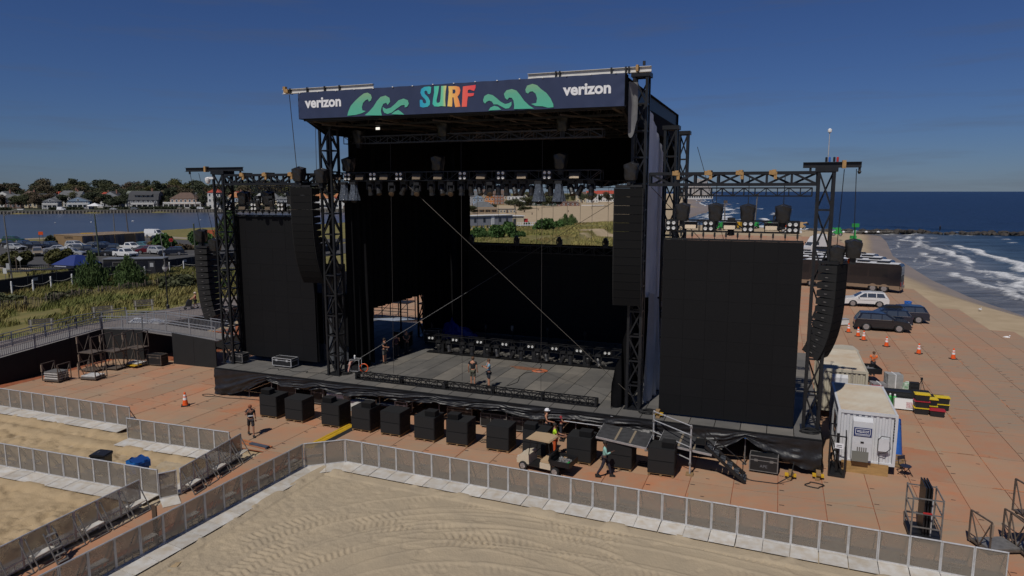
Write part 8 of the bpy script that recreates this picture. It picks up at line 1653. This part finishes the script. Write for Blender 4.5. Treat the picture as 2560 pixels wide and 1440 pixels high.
W_WHITE, W_PINK, W_GREY, W_BLUE, W_CREAM, W_DARK, W_TAN = hm('white', (.60, .59, .57)), hm('pink', (.44, .31, .23)), hm('grey', (.25, .26, .28)), hm('blue', (.20, .27, .36)), hm('cream', (.50, .43, .30)), hm('dark', (.075, .075, .085)), hm('tan', (.33, .25, .17))
R_GREY, R_DARK, R_RED, R_ORG, R_BRN, R_BLUE, R_GRN = rfm('grey', (.13, .135, .14)), rfm('dark', (.06, .062, .068)), rfm('red', (.36, .06, .035)), rfm('orange', (.40, .17, .07)), rfm('brown', (.13, .085, .065)), rfm('blue', (.07, .19, .31)), rfm('greygreen', (.17, .19, .17))
HB = lambda x, y: (x, y, 1.0)
house('dark grey shingled house with a big gambrel roof and white columned porch across the lake', HB(-258, 486), R(8), 19, 12, 6.2, W_DARK, R_DARK, 'gambrel', 6.2, 6, 2, (15, 2.5, 3.2, W_WHITE), dormer=True, chimney=True)
house('pale house with a grey-green gambrel roof, left of the dark shingled one', HB(-272, 500), R(2), 12, 12, 6, W_WHITE, R_GRN, 'gambrel', 6.5, 4, 2)
house('beige house with a brown hip roof and a long white colonnade across the lake', HB(-230, 486), R(6), 17.5, 12, 7.2, W_PINK, R_BRN, 'hip', 4.2, 6, 2, (25, 3, 3.6, W_WHITE))
house('white three-storey house with a small red roof next to the far left tower', HB(-208, 484), R(5), 8.4, 9, 11.5, W_WHITE, R_RED, 'hip', 3, 3, 3)
house('low bluish house between the dark shingled and the beige house', HB(-246, 512), R(0), 9, 8, 6, W_GREY, R_GREY, 'gable', 2.6, 3, 2); house('house with a dark roof and two white gables behind the beige house', HB(-240, 545), 0, 20, 10, 7.5, W_WHITE, R_DARK, 'gable', 4, 6, 2, dormer=True)
house('house with a bright blue roof behind the white three-storey one', HB(-222, 525), 0, 14, 9, 7, W_WHITE, R_BLUE, 'gable', 3, 4, 2, chimney=True); house('white house with grey roof and brick chimney beyond the blue roof', HB(-213, 560), 0, 16, 9, 7.5, W_WHITE, R_GREY, 'gable', 3.2, 4, 2, chimney=True)
house('blue-grey house with white deck and trim at the waterfront', HB(-300, 478), R(18), 13.5, 9, 5.6, W_BLUE, R_GREY, 'cross', 3, 4, 2, (13, 2.5, 3.2, W_WHITE)); house('small pale grey house half hidden by a round tree', HB(-318, 476), R(18), 9, 9, 5.4, W_GREY, R_GREY, 'cross', 2.2, 3, 2, (9, 2, 3, W_WHITE))
house('large house with a sweeping grey-green hip roof and white chimney', HB(-326, 508), R(14), 20, 14, 6.4, W_CREAM, R_GREY, 'hip', 6.4, 6, 2, chimney=True); house('house with dark solar roof left of the large hip roof', HB(-352, 520), R(14), 13, 10, 7, W_WHITE, R_DARK, 'gable', 3.6, 4, 2); house('white house with a bright red roof behind the waterfront houses', HB(-308, 522), R(12), 10, 9, 7.2, W_WHITE, R_RED, 'hip', 4.4, 4, 2, dormer=True, chimney=True)
house('dark house with white gable trims at the left among the trees', HB(-382, 505), R(20), 10, 10, 8, W_DARK, R_DARK, 'cross', 4.5, 3, 2); house('house with an orange roof at the left picture edge across the lake', HB(-403, 515), R(20), 12, 9, 7.5, W_TAN, R_ORG, 'hip', 2.6, 4, 2); house('grey brick house behind the street trees at the left', HB(-360, 498), R(20), 9, 8, 7, hm('brick', (.20, .13, .11)), R_GREY, 'gable', 3, 3, 2); house('small red-roofed house high among the trees', HB(-372, 560), R(16), 9, 8, 9, W_WHITE, R_RED, 'gable', 3, 3, 2)
house('blue house with an orange roof behind the left lamp truss', HB(-193, 490), R(4), 12, 9, 8, W_BLUE, R_ORG, 'gable', 3.2, 4, 2, (12, 2, 3, W_CREAM)); house('white gabled house with green trim behind the left lamp truss', HB(-181, 500), R(4), 10, 10, 7.4, W_WHITE, R_GRN, 'cross', 4.5, 3, 2); house('wide pale yellow house with a grey hip roof seen above the left screen', HB(-172, 488), R(3), 18, 11, 6.2, W_CREAM, R_GREY, 'hip', 4.8, 6, 2, (18, 2, 3, W_CREAM)); house('grey-blue house with a grey roof seen above the left screen', HB(-157, 486), R(3), 15, 11, 6.8, W_GREY, R_GREY, 'hip', 4.4, 5, 2); house('white house with an orange-red roof seen right of the left loudspeakers', HB(-134, 484), R(2), 12, 10, 7.5, W_WHITE, R_ORG, 'hip', 3.4, 4, 2, (12, 2, 3.2, W_WHITE)); house('white house with red roof behind the left tower', HB(-120, 492), R(2), 11, 9, 7.5, W_WHITE, R_RED, 'hip', 3.6, 4, 2)
for u, y, k_, w_, rf_, nm in ((28, 508, 'cross', W_WHITE, R_GREY, 'white gabled house at the far left between the orange roof and the dark house'), (88, 512, 'hip', W_CREAM, R_BRN, 'cream house with a brown roof behind the street trees at the left'), (196, 500, 'gable', W_WHITE, R_GREY, 'white house under the red roof by the waterfront'), (292, 515, 'cross', W_GREY, R_DARK, 'grey gabled house left of the pale gambrel house'), (548, 505, 'hip', W_WHITE, R_GRN, 'white house with a green-grey roof right behind the far left tower'), (600, 520, 'cross', W_CREAM, R_RED, 'cream gabled house with a red roof behind the left lamp truss'), (745, 515, 'gable', W_WHITE, R_GREY, 'white house seen beside the left main loudspeakers'), (860, 500, 'hip', W_TAN, R_ORG, 'tan house with an orange roof behind the left tower')): house(nm, HB(at(u, y), y), R(6), 12, 9, 8.5, w_, rf_, k_, 3.8, 4, 2, chimney=True)
# cars, hedge and tent on the far shore
for x, y, rz, col, kd, lab in ((-287, 437.5, 75, WHC, 'cargo', 'white van parked on the far shore road'), (-262, 452, 85, SLV, 'sedan', 'silver car on the far shore road, left of the dark house door'), (-250.5, 456, 88, GRYC, 'suv', 'grey car on the far shore road before the dark house'), (-227, 470, 60, TANC, 'sedan', 'pale car in the driveway of the beige house'), (-213, 470, 80, WHC, 'suv', 'white car before the white three-storey house')): car(lab, (x, y, 1.1), R(rz), col, kd, 'cars on the far shore', detail=False)
t = thing('canopy_tent', 'white pointed canopy on the far shore beside the white van', 'tent', (-278, 458, 1), R(10)); k = MB(); k.add([(-4, -4, 2.6), (4, -4, 2.6), (4, 4, 2.6), (-4, 4, 2.6), (0, 0, 4.6)], [(0, 1, 4), (1, 2, 4), (2, 3, 4), (3, 0, 4)]); k.build('canopy', WHITE, t)
for x in (-3.8, 3.8):
    for y in (-3.8, 3.8): pbar('leg', (x, y, 0), (x, y, 2.7), .12, GALV, t)
for i, (x, y, L_, rz) in enumerate([(-262, 470, 30, 8), (-297, 458, 18, 18), (-236, 473, 18, 5), (-340, 447, 22, 22), (-215, 474, 12, 4), (-180, 473, 30, 2), (-150, 472, 24, 1)]):
    t = thing('hedge', f'{nth(i)} clipped dark hedge from the list along the far shore road' if False else f'clipped dark hedge along the far shore road, {("before the dark shingled house", "beside the white van", "before the beige colonnade", "at the left below the autumn trees", "before the white three-storey house", "below the houses seen above the left screen", "at the right end of the far shore")[i]}', 'hedge', (x, y, 1), R(rz)); link('foliage', crown_mesh(900+i, 1600, .8, [(q*L_/14-L_/2, 0, 1.0, 1.35) for q in range(15)], LV['dark']), t); k = MB(); k.box((0, 0, .4), (L_*.9, .4, .8)); k.build('stems', BARK, t)
# ---- beach view behind the stage
BH = 'houses by the beach beyond the stage'
t = thing('trailer_building', 'long white and grey modular building on stilts in the beach view', 'building', (-9.2, 236, 0), R(38)); 
pbox('wall', (0, 0, 3.4), (20, 5, 3.2), mat('siding_grey', (.30, .31, .34), .7, var=.1), t)
for x, w_ in ((-9.2, 1.7), (1.4, 1.3)): pbox('white_bay', (x, -.05, 3.4), (w_, 5.1, 3.22), WHITE, t)
pbox('roof', (0, 0, 5.1), (20.6, 5.6, .22), mat('roof_white', (.62, .62, .62), .6), t); pbox('end_wall', (-10.02, 0, 3.4), (.06, 5.02, 3.2), WHITE, t)
for y in (-1.2, 1): pbox('window', (-10.08, y, 3.8), (.05, 1.2, 1.1), GLASS, t)
for x in (-6, -2.2, 4.5, 7.5): pbox('window', (x, -2.53, 3.6), (.9, .05, 1.4), GLASS, t)
for x in np.linspace(-9.6, 9.6, 9):
    for y in (-2.2, 2.2): pbox('stilt', (x, y, .9), (.3, .3, 1.9), WHITE, t)
t = thing('deck_building', 'small cream annex with white railings beside the modular building', 'building', (1.2, 246, 0), R(20)); pbox('wall', (0, 0, 3), (5, 4, 3), W_CREAM, t); pbox('roof', (0, 0, 4.6), (5.6, 4.6, .2), WHITE, t); pbox('deck_floor', (3.5, -2, 1.3), (8, 3, .2), WHITE, t)
for x in np.linspace(-.3, 7.3, 9): pbox('rail_post', (x, -3.4, 1.2), (.18, .18, 2.4), WHITE, t)
pbox('rail', (3.5, -3.4, 2.3), (8, .1, .12), WHITE, t); pbox('red_umbrella', (3.6, -1, 2.9), (1.2, 1.2, 1.3), RED, t); pbox('door', (-1, -2.03, 2.6), (1, .06, 2.1), GLASS, t)
house('beach pavilion with a wide grey pitched roof in the beach view', (-17.5, 408, 0), R(14), 15, 10, 2.8, W_TAN, R_GREY, 'hip', 4.4, 4, 1, (15, 2, 2.8, W_TAN), group=BH); house('low open shelter right of the grey-roofed pavilion', (-4, 412, 0), R(10), 12, 5, 2.6, hm('shelter', (.40, .33, .22)), R_GREY, 'flat', 1, 6, 1, group=BH)
for u0, y, W_, H_, wl_, rf_, kd, rh, lab in [(1180, 640, 14, 8.5, W_GREY, R_GREY, 'gable', 4, 'grey gabled house at the left of the beach view'), (1196, 600, 9, 7, W_BLUE, R_GREY, 'cross', 4, 'pale blue gabled house behind the pavilion'), (1212, 690, 15, 11, W_TAN, R_BRN, 'gable', 4, 'tan house with a red-brown roof in the beach view'), (1224, 630, 7.5, 7.5, hm('orange', (.48, .18, .05)), R_BRN, 'cross', 3.4, 'orange gabled house in the beach view'), (1247, 680, 15, 10, hm('brickred', (.26, .12, .08)), R_BRN, 'gable', 4, 'red-brown house right of the orange one'), (1268, 660, 6, 9, W_TAN, R_DARK, 'gable', 3, 'narrow tan house beside the white modern one'), (1290, 660, 17, 8.5, W_WHITE, R_GREY, 'flat', 1, 'white modern flat-roofed house in the beach view'), (1313, 690, 5, 7, W_CREAM, R_GREY, 'cross', 3, 'small cream house right of the white modern one'), (1450, 770, 11, 9, W_CREAM, R_BRN, 'gable', 3.4, 'cream house above the sand left of the white ones'), (1478, 800, 13, 10, W_WHITE, R_RED, 'gable', 3.4, 'white house with red roof above the sand in the beach view'), (1515, 860, 24, 10, W_WHITE, R_RED, 'gable', 4, 'long white house with a red roof at the right of the beach view'), (1538, 900, 12, 8, W_CREAM, R_ORG, 'hip', 3, 'cream house with orange roof beside the right loudspeakers')]:
    house(lab, (at(u0, y), y, .2), R(4), W_, 9, H_, wl_, rf_, kd, rh, max(3, int(W_/3)), max(1, int(H_/3.2)), group=BH, chimney=W_ > 12)
house('low brick bath house on the edge of the sand in the beach view', (50, 612, 0), R(-3), 20, 6, 3.2, hm('bathbrick', (.17, .085, .065)), R_BRN, 'hip', 1.2, 5, 1, group=BH, side=False); house('long dark low building left of the brick bath house', (26, 620, 0), R(-3), 34, 6, 3.4, hm('darkgreen', (.03, .05, .04)), R_DARK, 'flat', 1, 8, 1, group=BH, side=False)
t = thing('sand_fence', 'low white fence along the far edge of the sand', 'fence', (62, 610, .2)); pbar('rail', (0, 0, .7), (20, 2, .7), .5, WHITE, t)
for q in range(8): pbox('post', (q*2.8, q*.28, .4), (.3, .3, 1.1), WHITE, t)
t = thing('volleyball_net', 'thin volleyball net on two posts on the sand', 'net', (58, 500, .2)); 
for x in (0, 12): pbar('post', (x, 0, 0), (x, 0, 3), .2, BARE, t)
k = MB(); k.box((6, 0, 2.4), (12, .05, .9)); k.build('net', mat('net_mesh', (.10, .09, .08), .9, alpha=.35), t)
for i, (u, y) in enumerate(((1290, 400), (1330, 380), (1345, 470), (1420, 430), (1310, 430))):
    t = thing('person', f'{nth(i)} tiny distant walker from the left on the sand beyond the stage' if False else f'tiny distant walker on the far sand, {("leftmost", "before the hedge", "in the middle", "rightmost", "second from the left")[i]}', 'person', (at(u, y), y, .0)); k = MB(); k.lathe([(.12, 0), (.2, .8), (.24, 1.4), (.08, 1.5)], (0, 0, 0), 8); k.build('body', BLACK, t); k = MB(); k.lathe([(.04, 1.5), (.12, 1.6), (.1, 1.75), (.03, 1.8)], (0, 0, 0), 8); k.build('head', SKIN, t)
# ---- far coast to the right
CON = mat('far_tower', (.47, .44, .42), .8, var=.1, scale=.02)
for u0, y, w_, h_, lab in ((1724, 2600, 14, 44, 'leftmost far condominium tower on the horizon'), (1738, 2600, 20, 58, 'tallest far condominium tower on the horizon'), (1754, 2650, 24, 56, 'wide far condominium tower on the horizon'), (1766, 2700, 14, 36, 'rightmost far condominium tower on the horizon'), (1712, 2500, 22, 24, 'low far block left of the condominium towers')):
    t = thing('condominium_tower', lab, 'building', (at(u0, y), y, 0), R(10), 'far towers on the horizon'); pbox('wall', (0, 0, h_/2), (w_, 18, h_), CON, t); pbox('roof', (0, 0, h_+1), (w_*.6, 9, 3), CON, t)
    for q in range(int(w_/6)): pbox('window_strip', (-w_/2+(q+.5)*w_/int(w_/6), -9.1, h_/2), (1.6, .2, h_*.94), mat('far_glass', (.20, .20, .21), .5), t)
t = thing('beach_club', 'long low white beach club on the far shore seen under the right girder', 'building', (at(1742, 1150), 1150, .3), R(4)); pbox('wall', (0, 0, 3), (46, 10, 6), W_WHITE, t); pbox('roof', (0, 0, 6.3), (47, 11, .5), R_GREY, t)
for q in range(11): pbox('window', (-20+q*4, -5.1, 3.4), (2.2, .2, 2.4), GLASS, t)
# ---- machines at the back of the deck
def boom_lift(label, loc, rz, m, hh, arm=True):
    t = thing('boom_lift', label, 'lift', loc, rz, 'lifts and machines at the back of the deck'); k = MB(); k.prism([(-1.3, .5), (-1.3, 1.1), (-.6, 1.5), (1.0, 1.5), (1.4, 1.1), (1.4, .5)], -.9, .9, 'x'); k.build('chassis', m, t)
    for x in (-.95, .95):
        for y in (-.95, .95): wheel(t, x, y, .48, .3)
    if arm: pbar('mast', (0, .2, 1.4), (0, .6, hh), .32, m if hh < 6 else GALV, t); pbox('basket', (0, .3, hh+.4), (1.5, .8, .9), m if hh < 6 else BARE, t); pbox('counterweight', (0, 1.0, 1.9), (1.3, .9, .7), m, t)
    else: pbox('cab', (0, .2, 2.0), (1.4, 1.4, 1.0), m, t); pbar('boom', (0, 1.2, 1.9), (0, -2.0, 2.4), .4, m, t); pbox('fork', (0, -2.2, 1.9), (1.2, .5, .6), BLACK, t)
    return t
for x, y, m, hh, ar, lab in ((78.5, 252, GREEN, 9.2, True, 'green lift with a raised dark mast at the back of the deck, left'), (81.5, 246, YELLOW, 4, False, 'yellow machine at the back of the deck between the green lifts'), (88.5, 250, GREEN, 11.5, True, 'green lift with the tallest pale mast at the back of the deck'), (92.5, 247, GREEN, 4.6, False, 'green telehandler right of the tall lift'), (97.5, 246, ORANGE, 4, False, 'orange machine at the back of the deck'), (103, 244, mat('lift_tan', (.45, .30, .15), .5), 4, False, 'tan machine right of the orange one'), (98.5, 207, GREEN, 3.6, False, 'green machine beside the white lorry cab'), (86.5, 172, GREEN, 4.5, True, 'green lift right of the lorry cab'), (73, 240, GREEN, 3.6, False, 'green machine half hidden behind the left bagged hoist')):
    boom_lift(lab, (x, y, -.1), rnd.uniform(0, 6), m, hh, ar)
car('white pickup at the back of the deck before the sea', (88, 215, 0), R(80), WHC, 'pickup', None, detail=False)
for i, (u, v) in enumerate(((2083, 571), (2111, 572), (2139, 573), (2168, 574), (2198, 576))):
    t = thing('marker_float', f'{nth(i)} small white float from the left along the far beach edge', 'float', (at(u, 245), 246, -1.6), 0, 'white floats along the beach edge'); k = MB(); k.lathe([(.1, 0), (.55, .25), (.55, .5), (.1, .75)], (0, 0, 0), 8); k.build('float_body', WHITE, t); pbar('rope', (.3, 0, .4), (5.5, .4, .5), .06, mat('pale_rope', (.45, .43, .38), .9), t)
t = thing('person', 'tiny dark figure standing on the rock jetty', 'person', (152, 243, -.6)); k = MB(); k.lathe([(.14, 0), (.24, .9), (.28, 1.4), (.08, 1.55)], (0, 0, 0), 8); k.build('body', BLACK, t); k = MB(); k.lathe([(.05, 1.55), (.13, 1.65), (.03, 1.85)], (0, 0, 0), 8); k.build('head', DK_S, t)
for i, (x, y) in enumerate(((53.2, 76.5), (45.5, 61.5), (64.5, 79), (61, 71))):
    t = thing('gull', f'white gull on the beach sand, {("farthest from the water", "nearest the deck edge", "at the water line", "between the others")[i]}', 'bird', (x, y, float(ground_h(np.array([[float(x)]]), np.array([[float(y)]]))[0, 0])), i); k = MB(); k.lathe([(.02, -.3), (.11, -.1), (.12, .05), (.05, .22)], (0, 0, .22), 8, M=Matrix.Rotation(R(90), 3, 'X')); k.build('body', WHITE, t); k = MB(); k.lathe([(.02, -.05), (.07, .02), (.02, .08)], (0, -.2, .36), 8); k.build('head', WHITE, t); pbar('leg', (0, 0, 0), (0, 0, .18), .03, YELLOW, t)
